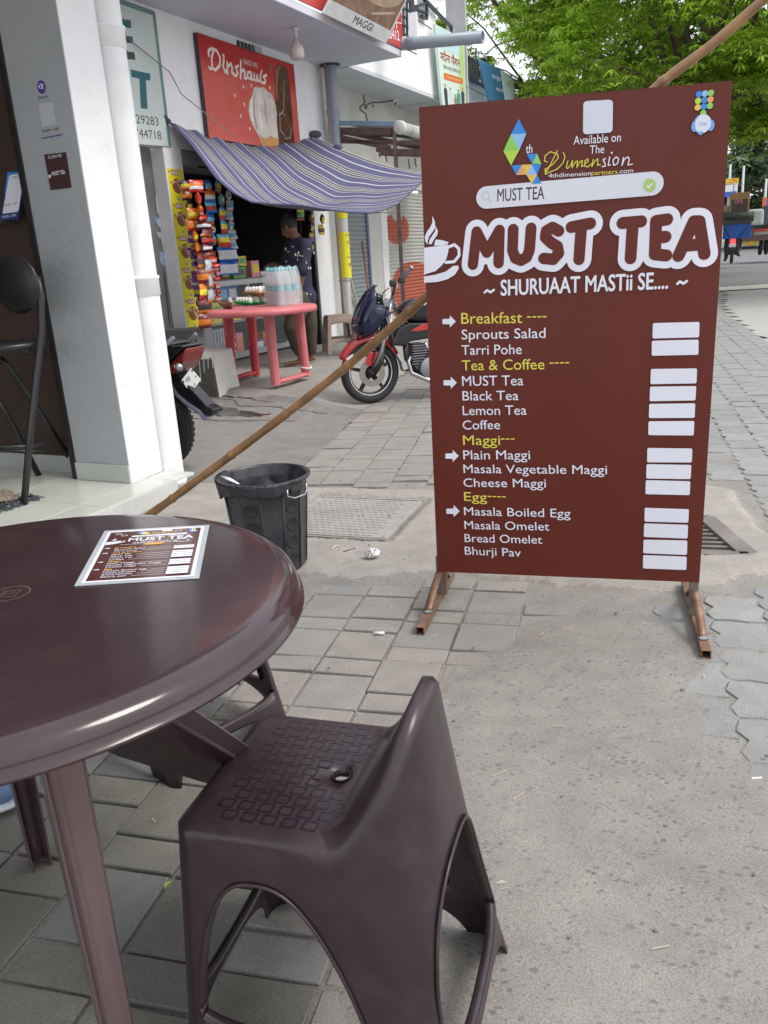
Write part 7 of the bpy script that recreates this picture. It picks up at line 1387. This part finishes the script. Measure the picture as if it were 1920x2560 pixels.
    b.sheet(g, GBL); b.add(g[0][:-1], [tuple(range(len(tank)))], GBL); b.build('fuel_tank', t, sub=1); b = MB(); plate3(b, ((1005, 1035), (1080, 1010), (1150, 1015), (1110, 1070), (1020, 1080)), C, fr, .135, .142, PM['white']); b.build('tank_decal', t)
    b = MB(); plate3(b, ((960, 1330), (1080, 1265), (1160, 1245), (1300, 1250), (1260, 1300), (1010, 1340)), C, fr, .12, .15, RDP); b.build('side_stripe', t, bevel=.006)
    b = MB(); plate3(b, ((780, 1480), (850, 1300), (960, 1250), (1300, 1240), (1400, 1330), (1200, 1400), (980, 1440), (900, 1490)), C, fr, -.11, .12, GBL); b.build('tank_shroud', t, bevel=.02)
    MB().tube([F(720, 1180, .085), F(800, 1420, .10), F(790, 1500, .1)], .02, BLK, 8).build('frame_tube', t); MB().tube([F(930, 1480, .06), F(945, 1620, .06), F(1060, 1760, .05), F(1200, 1800, .05)], .022, BLK, 8).build('frame_tube', t)
    b = MB(); 
    for k in range(8): b.box(F(1070, 1480 + k * 26, .0), (.16, .24, .008), ALUM, (ex, n, (0, 0, 1)))
    b.box(F(1070, 1570, 0), (.12, .19, .2), BLK, (ex, n, (0, 0, 1))); b.build('engine_fins', t); b = MB(); b.tube([F(1160, 1700, -.13), F(1160, 1700, .15)], .10, ALUM, 24); b.tube([F(1240, 1640, -.12), F(1240, 1640, .13)], .13, BLK, 24); b.build('crankcase', t, bevel=.01)
    MB().tube([F(1020, 1560, .06), F(960, 1640, .08), F(990, 1760, .09), F(1200, 1850, .14), F(1700, 1800, .17), F(2100, 1700, .19)], [.02, .022, .024, .026, .045, .05], CHR, 14).build('exhaust', t); MB().tube([F(1120, 1450, .1), F(1180, 1560, .1)], .016, CHR, 8).build('pipe', t)
    wheel(t, fr(C(1980, 1)[0], .305, 0) if False else cw + ex * 1.36 * 1.02 + (0, 0, 0), ex, n, .305, .05, 'alloy')
    b = MB(); g = [[F(x, y, l) for x, y in ((1400, 1150), (1600, 1130), (1850, 1080), (2080, 1010))] for l in (-.13, -.06, 0, .06, .13)]; b.sheet(g, BLK); b.build('seat', t, solid=-.07); b = MB(); plate3(b, ((1500, 1240), (2000, 1100), (2160, 1050), (2120, 1150), (1700, 1400), (1480, 1400)), C, fr, -.10, .10, RDP); b.build('tail_panel', t, bevel=.02); b = MB(); plate3(b, ((2140, 1060), (2180, 1060), (2160, 1130), (2120, 1130)), C, fr, -.06, .06, PM['red']); b.build('tail_light', t, bevel=.006); MB().tube([F(1300, 1700, .12), cw + ex * 1.38 + n * .12], .03, BLK, 8).build('swingarm', t)
    MB().tube([F(1350, 1760, .12), F(1330, 2050, .26)], .012, BLK, 8).build('side_stand', t)
bike_front()
def bike_rear():
    ex = np.array([.86, -.51, 0]); ex /= np.linalg.norm(ex); base = G(430, 1165, -.0); fr, px, n = frame(base, ex); C = lambda x, y: px(400 + x / 3.607, 780 + y / 3.607); F = lambda x, y, l=0.: fr(*C(x, y), l)
    t = thing('motorcycle', base, 'rear end of a dark motorcycle with white number plate parked beside the rain pipe', 'motorcycle'); cw = fr(px(398, 1065)[0], .315, 0); wheel(t, cw, ex, n, .315, .058, 'spoked', .007)
    b = MB(); blk = MB()
    for i in range(44):    # tread blocks
        a = 2 * math.pi * i / 44; e = ex * math.cos(a) + np.array([0, 0, 1]) * math.sin(a); f = -ex * math.sin(a) + np.array([0, 0, 1]) * math.cos(a)
        for k in (-1, 0, 1): blk.box(cw + e * (.315 - .010 * abs(k)) + n * k * .030 + f * (.012 if k else -.01), (.012, .022, .026), TYR, (e, n, f))
    o = blk.build('tread_blocks', t); o['kind'] = 'stuff'
    b = MB(); g = [[F(x, y, l) for x, y in ((120, 560), (200, 700), (290, 780), (400, 850), (450, 915), (500, 915))] for l in (-.075, -.04, 0, .04, .075)]; g2 = [[p + np.array([0, 0, -.03 * (abs(i - 2) / 2) ** 2]) for p in r_] for i, r_ in enumerate(g)]; b.sheet(g2, pm('mudguard_slate', (.12, .13, .17), .25, bump=0)); b.build('mudguard', t, solid=.008)
    b = MB(); plate3(b, ((60, 470), (170, 500), (330, 690), (460, 830), (535, 870), (525, 900), (480, 925), (380, 910), (250, 820), (130, 700), (40, 640)), C, fr, -.05, .05, GBL); b.build('inner_guard', t, bevel=.01)
    b = MB(); plate3(b, ((160, 500), (175, 455), (240, 390), (320, 310), (318, 350), (295, 430), (250, 500), (200, 545), (190, 520)), C, fr, -.10, .10, pm('tail_lamp_red', (.20, .015, .012), .15, bump=0, spec=.7, coat=.6)); b.build('tail_light', t, bevel=.015)
    b = MB(); plate3(b, ((-60, 440), (60, 400), (200, 290), (300, 282), (312, 300), (230, 380), (160, 450), (90, 520), (-60, 560)), C, fr, -.115, .115, GBL); b.build('tail_panel', t, bevel=.02); b = MB(); plate3(b, ((-200, 330), (0, 330), (110, 250), (180, 280), (60, 400), (-200, 440)), C, fr, -.12, .12, BLK); b.build('seat', t, bevel=.03)
    for s in (-1, 1): MB().tube([F(60, 420, .13 * s), F(120, 330, .14 * s), F(225, 212, .11 * s)], [.018, .022, .014], pm('grab_rail', (.16, .17, .20), .25, bump=0), 10).build('grab_rail', t)
    # number plate hangs across the tail, turned to the camera
    q4_ = [(195, 615), (280, 505), (370, 610), (275, 740)]; nfr = np.array([.30, -.95, 0.]); pc_ = F(283, 620, .0) + ex * .05; fr2, px2, n2 = frame(pc_, np.array([.95, .30, 0]), (0.05, -.1, 1)); C2 = lambda x, y: px2(400 + x / 3.607, 780 + y / 3.607); b = MB(); qq = [C2(*p) for p in q4_]; b.prism(qq[::-1], -.004, .0, PM['white'] if False else flat('plate_white', (.74, .76, .74)), fr=fr2); b.build('number_plate', t, bevel=.004)
    D = Draw(lambda x, y, z: fr2(x, y, z)); INKP = flat('plate_ink', (.03, .03, .03))
    for x0, y0, x1, y1 in ((232, 600), (240, 628), (240, 592), (250, 622), (250, 583), (258, 612), (262, 578), (266, 602), (248, 618), (253, 632), (270, 596), (278, 612), (315, 575), (328, 588), (310, 640), (312, 655), (255, 690), (258, 705)) if False else ((232, 600, 240, 628), (242, 592, 250, 620), (250, 583, 258, 612), (262, 578, 266, 602), (246, 622, 254, 632), (268, 604, 272, 625), (315, 578, 330, 582), (324, 572, 318, 590), (310, 640, 313, 655), (255, 690, 258, 705), (305, 660, 314, 668)): D.stroke('marks', [C2(x0, y0), C2(x1, y1)], .004, INKP, 3)
    for p in ((290, 530), (212, 630)): D.disc('marks', C2(*p), .008, INKP, 8)
    D.build(t)
    for p, m in (((292, 470), CHR), ((150, 650), CHR)): MB().ball(F(*p, .14), (.035, .03, .03), m, 12, (ex, n, np.array([0, 0, 1.]))).build('indicator', t)
    MB().tube([F(-60, 900, .12), F(120, 870, .13), F(180, 860, .13), F(195, 940, .12), F(150, 1010, .10)], .012, CHR, 8).build('guard_rail', t)
    MB().tube([F(-500, 1000, .1), F(-100, 1010, .1), cw + n * .1], .03, BLK, 8).build('swingarm', t); wheel(t, cw - ex * 1.35, ex, n, .315, .045, 'spoked'); b = MB(); g = [[cw - ex * d_ + n * l + np.array([0, 0, z_]) for d_, z_ in ((.25, .60), (.7, .62), (1.1, .55))] for l in (-.15, 0, .15)]; b.sheet(g, GBL); b.build('fuel_tank', t, solid=-.2); MB().tube([cw - ex * 1.35, cw - ex * 1.1 + (0, 0, .75)], .03, CHR, 10).build('fork_leg', t); MB().box(cw - ex * .75 + (0, 0, .12), (.35, .22, .28), BLK, (ex, n, (0, 0, 1))).build('engine', t, bevel=.03)
bike_rear()
# ================================================================== ROAD TRAFFIC AND FAR SIDE
def far():
    Y = 33.0; az = math.atan2(*ray(1850, 600)[:2]); ex = np.array([math.cos(az), -math.sin(az), 0]); org = at3(1828, 660, Y); fr, px, n = frame(org, ex); z6 = lambda x, y: px(1700 + x / 5.823, 300 + y / 5.823); F = lambda x, y, l=0: fr(*z6(x, y), l)
    def blk(name, par, x0, y0, x1, y1, l0, l1, m, bevel=.01):
        a = z6(x0, y0); b_ = z6(x1, y1); b = MB(); b.prism([(a[0], b_[1]), (b_[0], b_[1]), (b_[0], a[1]), (a[0], a[1])], l0, l1, m, fr=fr); return b.build(name, par, bevel=bevel)
    t = thing('delivery_motorcycle', org, 'loaded delivery motorcycle seen from behind with lit tail lamp and wide blue box', 'motorcycle'); BB = pm('blue_tarp', (.02, .09, .36), .6, var=.15, vs=3, bump=.3, bs=8)
    blk('cargo_box', t, 628, 1500, 1030, 1712, -.7, .0, BB); blk('box_rim', t, 632, 1470, 1030, 1505, -.75, .02, pm('dark_grey_cloth', (.06, .06, .055), .9))
    for p, q_ in (((640, 1560), (725, 1710)), ((1015, 1500), (860, 1705))): MB().tube([F(*p, .012), F(*q_, .012)], .012, M_DARK, 5).build('strap', t)
    m = pm('tail_lit', (.6, .02, .02), .3, bump=0); b_ = nodes(m)[2]; b_.inputs['Emission Color'].default_value = (1, .05, .06, 1); b_.inputs['Emission Strength'].default_value = 1.6; blk('tail_light', t, 732, 1735, 808, 1802, -.08, .02, m); blk('number_plate', t, 716, 1804, 812, 1848, -.02, .02, PM['white']); blk('mudguard', t, 722, 1850, 805, 1905, -.1, .0, GBL)
    c = F(750, 2000, -.35); c[2] = org[2] + .33; b = MB(); torus(b, c, (np.array([n[0], n[1], 0]), np.array([0, 0, 1.]), ex), .27, .06, TYR, 40, 8); b.build('rear_wheel', t); blk('chassis', t, 700, 1720, 850, 1960, -1.2, -.25, BLK, .03); b = MB(); c2 = c - n * 1.3; torus(b, c2, (np.array([n[0], n[1], 0]), np.array([0, 0, 1.]), ex), .27, .06, TYR, 40, 8); b.build('front_wheel', t)
    for a_, b_ in (((640, 1960), (760, 1940)), ((760, 1940), (880, 1985))): MB().tube([F(*a_, -.3), F(*b_, -.3)], .03, BLK, 6).build('footrest', t)
    r = thing('person', F(700, 2050, -.4), 'rider on the loaded delivery motorcycle with only dark trouser legs and feet showing', 'person'); b = MB(); TRD = pm('dark_trousers', (.03, .03, .035), .9)
    for pts, rr in (((F(700, 1700, -.5), F(672, 1850, -.55), F(668, 2010, -.4), F(650, 2045, -.3)), (.12, .10, .07, .06)), ((F(830, 1700, -.5), F(870, 1790, -.5), F(835, 1930, -.4), F(850, 1970, -.3)), (.12, .10, .07, .06)), ((F(765, 1700, -.6), F(765, 1500, -.85), F(765, 1380, -.95)), (.17, .2, .15)), ((F(765, 1380, -.95), F(765, 1290, -.95)), (.06, .11))): b.tube(pts, rr, TRD, 12); [b.ball(p, r2, TRD, 8) for p, r2 in zip(pts, rr)]
    b.build('body', r, remesh=.03, smooth_it=2)
    mt_ = F(650, 1400, .06); t = thing('rolled_mat', mt_, 'rolled dark mat lying across the blue box of the delivery motorcycle', 'mat'); MB().tube([F(640, 1395, -.2), F(860, 1400, -.2), F(1080, 1400, -.2)], [.17, .17, .19], pm('mat_dark', (.06, .065, .055), .9, var=.5, vs=14, bump=.8, bs=20), 14).build('roll', t)
    t = thing('cardboard_box', F(860, 1360, -.3), 'open brown cardboard box with dark printed panel on top of the delivery load', 'box'); CBX = pm('cardboard', (.33, .19, .09), .8, var=.1); blk('box', t, 725, 1065, 1003, 1350, -.9, -.1, CBX); blk('printed_panel', t, 755, 1160, 975, 1350, -.1, -.092, pm('box_print', (.07, .05, .05), .7), 0); D = Draw(lambda x, y, z: fr(x, y, z - .088)); D.text('lettering', 'KPMR', z6(795, 1225), z6(915, 1215), .16, PM['pink']); D.build(t)
    t = thing('small_carton', F(700, 1350, -.3), 'smaller pale carton left of the brown cardboard box on the load', 'box'); blk('box', t, 640, 1245, 722, 1345, -.8, -.15, pm('carton_pale', (.30, .26, .21), .8))
    # three-wheeled goods carrier ahead
    t = thing('goods_carrier', F(1100, 2000, -4), 'pale goods carrier with grey canvas cover and yellow number plate ahead of the delivery motorcycle', 'three-wheeler'); CV = pm('canvas_grey', (.34, .36, .33), .9, var=.12, vs=3, bump=.4, bs=6); PB = pm('pale_body', (.42, .44, .40), .6, var=.1, dirt=.3)
    blk('canvas', t, 1000, 1262, 1255, 1525, -6.5, -4.6, CV, .12); blk('load_body', t, 1025, 1540, 1700, 1690, -6.5, -4.0, PB); blk('rail', t, 1020, 1524, 1700, 1545, -4.0, -3.94, BLK); blk('rail_red', t, 1040, 1568, 1700, 1585, -4.0, -3.95, PM['red']); blk('bumper', t, 880, 1690, 1700, 1735, -4.1, -3.9, M_RU); blk('tail_board', t, 900, 1735, 1180, 1850, -4.3, -3.95, PB); blk('number_plate', t, 942, 1768, 1165, 1830, -3.95, -3.92, flat('plate_yellow', (.70, .42, .02)), 0)
    D = Draw(lambda x, y, z: fr(x, y, z - 3.915)); D.text('number_lettering', 'MH31 CQ 1207', z6(965, 1815), z6(1145, 1812), .12, INK2); D.build(t); blk('chassis', t, 900, 1850, 1150, 1895, -6.5, -4.1, BLK); blk('post', t, 1075, 1550, 1095, 1700, -3.98, -3.9, M_RU, 0)
    for x in (1200, 1300, 1560):
        c = F(x, 1925, -4.5); c[2] = F(1200, 2010, -4.5)[2] + .42; b = MB(); torus(b, c, (np.array([n[0], n[1], 0]), np.array([0, 0, 1.]), ex), .30, .12, TYR, 36, 8, .7); b.tube([c - ex * .06, c + ex * .06], .2, M_STEEL, 16); b.build('wheel', t)
    # roadside signs and lamp posts further on
    Y2 = 62.; fr2, px2, n2 = frame(at3(1850, 640, Y2), ex); y6 = lambda x, y: px2(1700 + x / 5.823, 300 + y / 5.823); gz = .0
    def sgn(name, label, x0, y0, x1, y1, m, cat='signboard', leg=True):
        t = thing(name, fr2(*y6((x0 + x1) / 2, y1)), label, cat); a = y6(x0, y0); b_ = y6(x1, y1); b = MB(); b.prism([(a[0], b_[1]), (b_[0], b_[1]), (b_[0], a[1]), (a[0], a[1])], -.15, 0, m, fr=fr2); b.build('panel', t)
        if leg:
            for x in (x0 + (x1 - x0) * .2, x0 + (x1 - x0) * .8): p = fr2(*y6(x, y1), -.08); MB().bar((p[0], p[1], gz - .3), p, .15, .15, M_RL).build('post', t)
        return t
    t = sgn('cps_sign', 'yellow sign lettered CPS above a white panel beyond the traffic', 560, 868, 850, 935, flat('far_yellow', (.80, .50, .04))); a = y6(560, 935); b_ = y6(835, 1065); MB().prism([(a[0], b_[1]), (b_[0], b_[1]), (b_[0], a[1]), (a[0], a[1])], -.12, 0, flat('far_white', (.75, .76, .76)), fr=fr2).build('panel', t); a = y6(640, 1050); b_ = y6(820, 1110); MB().prism([(a[0], b_[1]), (b_[0], b_[1]), (b_[0], a[1]), (a[0], a[1])], -.1, .02, flat('far_blue', (.03, .12, .55)), fr=fr2).build('panel', t)
    D = Draw(lambda x, y, z: fr2(x, y, z + .03)); D.text('lettering', 'CPS', y6(718, 922), y6(828, 919), .27, flat('far_red', (.6, .08, .02))); D.build(t)
    sgn('orange_sign', 'orange and white roadside sign at the right edge of the picture', 1205, 1125, 1262, 1250, flat('far_orange', (.62, .15, .06))); sgn('blue_sign', 'blue roadside sign just right of the orange one', 1265, 1145, 1330, 1235, flat('far_blue', (.03, .12, .55)))
    for x, y0, y1, lab in ((735, 640, 900, 'left'), (932, 660, 1040, 'middle'), (1262, 850, 1160, 'right')): p = fr2(*y6(x, y0), -.5); t = MB().tube([(p[0], p[1], gz - .2), p], [.13, .08], pm('far_pole', (.45, .47, .46), .5), 8).build('lamp_post', origin=(p[0], p[1], 0)); tag(t, f'thin pale lamp post beyond the traffic, {lab} of the three', 'lamp post')
    p0, p1 = fr2(*y6(800, 1235), 3), fr2(*y6(1400, 1195), 3); 
far()
# ================================================================== TREES
def leaf_mat(name, c1, c2):
    m = bpy.data.materials.new(name); m.use_nodes = True; t = m.node_tree; N = t.nodes; L = t.links; b = N['Principled BSDF']; out = N['Material Output']
    g = N.new('ShaderNodeNewGeometry'); cr = N.new('ShaderNodeValToRGB'); cr.color_ramp.elements[0].color = (*c1, 1); cr.color_ramp.elements[1].color = (*c2, 1); L.new(g.outputs['Random Per Island'], cr.inputs[0])
    n = N.new('ShaderNodeTexNoise'); n.inputs['Scale'].default_value = .9; L.new(g.outputs['Position'], n.inputs['Vector']); r = N.new('ShaderNodeMapRange'); r.inputs[1].default_value = .35; r.inputs[2].default_value = .65; r.inputs[3].default_value = .6; r.inputs[4].default_value = 1.35; L.new(n.outputs[0], r.inputs[0]); h = N.new('ShaderNodeHueSaturation'); L.new(cr.outputs[0], h.inputs['Color']); L.new(r.outputs[0], h.inputs['Value'])
    L.new(h.outputs[0], b.inputs['Base Color']); b.inputs['Roughness'].default_value = .5; tr = N.new('ShaderNodeBsdfTranslucent'); L.new(h.outputs[0], tr.inputs['Color']); mx_ = N.new('ShaderNodeMixShader'); mx_.inputs[0].default_value = .55; L.new(b.outputs[0], mx_.inputs[1]); L.new(tr.outputs[0], mx_.inputs[2]); L.new(mx_.outputs[0], out.inputs['Surface']); return m
LF = leaf_mat('leaf_green', (.17, .33, .028), (.50, .66, .075)); LF2 = leaf_mat('leaf_hazy', (.16, .24, .13), (.26, .36, .20)); BARK = pm('bark', (.10, .065, .045), .9, var=.3, vs=8, bump=.8, bs=20, bdist=.03)  # second leaf colour is paler, with distance haze painted in
def tree(label, base, H, rad, nclump, nros, leafmat=LF, blade=.125, seed=1, hang=0., trunk_r=.22, bare=False, low=.42):
    rg = np.random.default_rng(seed); base = np.asarray(base, float); t = thing('tree', base, label, 'tree'); cz = H - rad[2]; cen = base + (0, 0, cz)
    cl = []
    while len(cl) < nclump:
        v = rg.normal(size=3); v /= np.linalg.norm(v); r = rg.uniform(.35, 1.) ** .5; p = cen + v * np.array(rad) * r
        if p[2] > base[2] + H * low * (1 - hang * .5 * rg.random()): cl.append(p)
    cl = np.array(cl); b = MB(); fork = base + (0, 0, H * .34); lean = rg.normal(size=2) * .4; fork[:2] += lean
    b.tube([base - (0, 0, .1), base + (lean[0] * .3, lean[1] * .3, H * .15), fork], [trunk_r * 1.25, trunk_r, trunk_r * .85], BARK, 12); b.build('trunk', t)
    limbs = cl[rg.permutation(len(cl))[:16]]; 
    for i, p in enumerate(limbs):
        mid = fork * .5 + p * .5 + rg.normal(size=3) * .35 + (0, 0, .3); MB().tube([fork - (0, 0, .1), (fork + mid) / 2 + rg.normal(size=3) * .15, mid, (mid + p) / 2 + rg.normal(size=3) * .2, p], [trunk_r * .5, trunk_r * .36, trunk_r * .24, trunk_r * .14, .02], BARK, 7).build('limb', t)
        b = MB()
        for _ in range(5): q_ = cl[np.argmin(np.linalg.norm(cl - p + rg.normal(size=3) * 1.2, axis=1))]; b.tube([mid, (mid + q_) / 2 + rg.normal(size=3) * .2, q_], [trunk_r * .12, trunk_r * .07, .012], BARK, 5)
        o = b.build('twigs', t); o['kind'] = 'stuff'
    # sprays: rosettes of narrow drooping blades, gathered on flattened clumps
    k = rg.integers(0, len(cl), nros); cr = rg.uniform(.5, 1.05, len(cl)); off = rg.normal(size=(nros, 3)) * np.array([.50, .50, .22]); P0 = cl[k] + off * cr[k][:, None]; P0[:, 2] -= .22 * (off[:, 0] ** 2 + off[:, 1] ** 2) * cr[k]
    NB = 7; a = rg.random((nros, 1)) * 6.28 + np.arange(NB) * 6.283 / NB + rg.normal(size=(nros, NB)) * .2; Lb = blade * rg.uniform(.7, 1.5, (nros, 1)) * np.ones((1, NB)); dr = rg.uniform(.1, .7, (nros, NB)); d = np.stack([np.cos(a), np.sin(a), -dr], -1); w = np.stack([-np.sin(a), np.cos(a), rg.normal(size=a.shape) * .3], -1) * (Lb * .16)[..., None]
    tilt = rg.normal(size=(nros, 1, 3)) * .25; d = d + tilt; c0 = P0[:, None, :] + d * (Lb * .12)[..., None]; c1 = P0[:, None, :] + d * (Lb * .6)[..., None] + np.array([0, 0, .02]); c2 = P0[:, None, :] + d * Lb[..., None]
    V = np.stack([c0 - w * .4, c0 + w * .4, c1 + w, c1 - w, c2 + w * .3, c2 - w * .3], 2).reshape(-1, 3); q0 = np.arange(nros * NB)[:, None] * 6; F_ = np.concatenate([q0 + np.array([[0, 1, 2, 3]]), q0 + np.array([[3, 2, 4, 5]])]); o = fastmesh('crown', V, F_, [leafmat], smooth=False, parent=t); return t
gp = lambda u, d: ray(u, 600)[:2] / np.linalg.norm(ray(u, 600)[:2]) * d
pos = lambda u, d: (*gp(u, d), -.05)
tree('large feathery green tree behind the building end and the blue banner', pos(1430, 27), 13.5, (5.6, 4.2, 5.0), 115, 13500, seed=3, trunk_r=.30, low=.36)
tree('bright green spreading tree rising directly behind the menu board', pos(1720, 22), 11.4, (4.5, 3.8, 4.4), 100, 13000, seed=5, trunk_r=.22, low=.30)
tree('light green tree overhanging the road at the right edge', pos(2080, 22), 11.2, (5.0, 4.2, 4.2), 90, 11000, seed=8, trunk_r=.26, low=.33, hang=.4)
tree('taller tree standing further back between the two nearer green trees', pos(1760, 31), 14.5, (6.5, 5, 5.6), 70, 5000, seed=11, blade=.22, trunk_r=.3, low=.36)
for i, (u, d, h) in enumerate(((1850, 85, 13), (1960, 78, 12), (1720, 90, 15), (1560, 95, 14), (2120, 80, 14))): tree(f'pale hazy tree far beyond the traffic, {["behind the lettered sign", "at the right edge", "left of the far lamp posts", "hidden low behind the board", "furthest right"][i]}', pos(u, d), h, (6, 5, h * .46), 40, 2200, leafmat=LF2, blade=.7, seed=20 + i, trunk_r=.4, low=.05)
# low far wall of greenery closes the road
bx = [];
# ---------------------------------------------------------------- small things on the ground
def bit(name, label, cat, mb_, grp=None): o = mb_.build(name); tag(o, label, cat, grp)
FOIL = pm('crumpled_foil', (.62, .60, .60), .3, metal=.6, bump=1., bs=60, bdist=.01); p = G(931, 1384, .03); b = MB(); g = []
for i in range(9):
    g.append([p + np.array([(.034 + .013 * math.sin(i * 5 + j * 3)) * math.cos(j * .8) * math.sin(i * .39), .03 * math.sin(j * .8) * math.sin(i * .39) * (1 + .4 * math.sin(j * 7 + i)), .022 * math.cos(i * .39) * (1 + .5 * math.sin(i * 3 + j))]) for j in range(9)])
b.sheet(g, FOIL, False); bit('foil_ball', 'crumpled silver foil lying on the concrete between bin and menu board', 'litter', b)
p = G(934, 1582, .008); bit('cigarette_butt', 'white cigarette butt on the square pavers left of the board foot', 'litter', MB().tube([p, p + (.042, -.008, 0)], .006, flat('paper_white', (.75, .75, .74)), 8))
p = G(827, 1374, .008); bit('paper_scrap', 'folded pale paper scrap on the concrete beside the bin', 'litter', MB().tube([p, p + (.02, .04, .004), p + (.045, .05, .002)], [.005, .010, .004], pm('scrap_pale', (.50, .48, .44), .7), 6, squash=.3))
p = G(858, 1379, .006); q_ = G(889, 1371, .006); bit('twig', 'short dark twig on the concrete between the paper scrap and the foil', 'litter', MB().tube([p, q_], .003, M_FRAME, 5))
p = G(1892, 1945, .004); bit('paper_scrap', 'tiny white paper strip on the concrete near the right edge', 'litter', MB().box(p, (.028, .005, .003), flat('paper_white', (.75, .75, .74))))
p = G(1255, 2206, .02); bit('dry_leaf', 'pale dry leaf on the concrete beside the front stool foot', 'litter', MB().add([p + (-.03, 0, -.012), p + (0, -.012, -.008), p + (.035, .004, -.010), p + (0, .014, -.006)], [(0, 1, 2, 3)], pm('dry_leaf', (.42, .40, .34), .8)))
p = G(420, 2212, .01); bit('green_leaf', 'small fresh green leaf on the pavers by the front stool leg', 'leaf', MB().add([p + (-.006, -.014, 0), p + (.004, 0, .004), p + (.006, .016, 0), p + (-.008, .002, .004)], [(0, 1, 2, 3)], flat('leaf_fresh', (.30, .42, .03))))
# scattered pebbles and specks nobody could count
PEB = pm('pebble', (.17, .16, .15), .8, var=.4, vs=40); b = MB()
for _ in range(420):
    x, y = random.uniform(-.9, 2.4), random.uniform(1.0, 5.4); r_ = random.choice((.0016, .002, .003, .0045)) * random.uniform(.7, 1.3); b.ball((x, y, .010 + r_ * .3), (r_ * 1.4, r_, r_ * .7), PEB, 6, smooth=False)
o = b.build('pebbles', origin=(0, 0, 0)); tag(o, 'tiny dark pebbles and specks scattered over the paving', 'pebbles', kind='stuff')
b = MB(); SM = pm('straw', (.50, .46, .38), .8)
for _ in range(60):
    x, y = random.uniform(-.9, 2.4), random.uniform(1.2, 6.4); a = random.random() * 6.28; L_ = random.uniform(.015, .05); b.bar((x, y, .012), (x + L_ * math.cos(a), y + L_ * math.sin(a), .012), .0018, .0012, SM)
o = b.build('straws', origin=(0, 0, 0)); tag(o, 'fine pale straws scattered on the paving', 'litter', kind='stuff')
c = G(-10, 2000, .05); t = thing('shoe', c, 'toe of a blue and white shoe under the brown table at the left edge', 'shoe'); b = MB(); b.ball(c + (-.06, .02, .01), (.11, .045, .045), pm('shoe_blue', (.12, .20, .33), .6), 16); b.build('upper', t); MB().ball(c + (-.06, .02, -.025), (.115, .05, .018), flat('sole_white', (.6, .62, .66)), 16).build('sole', t)
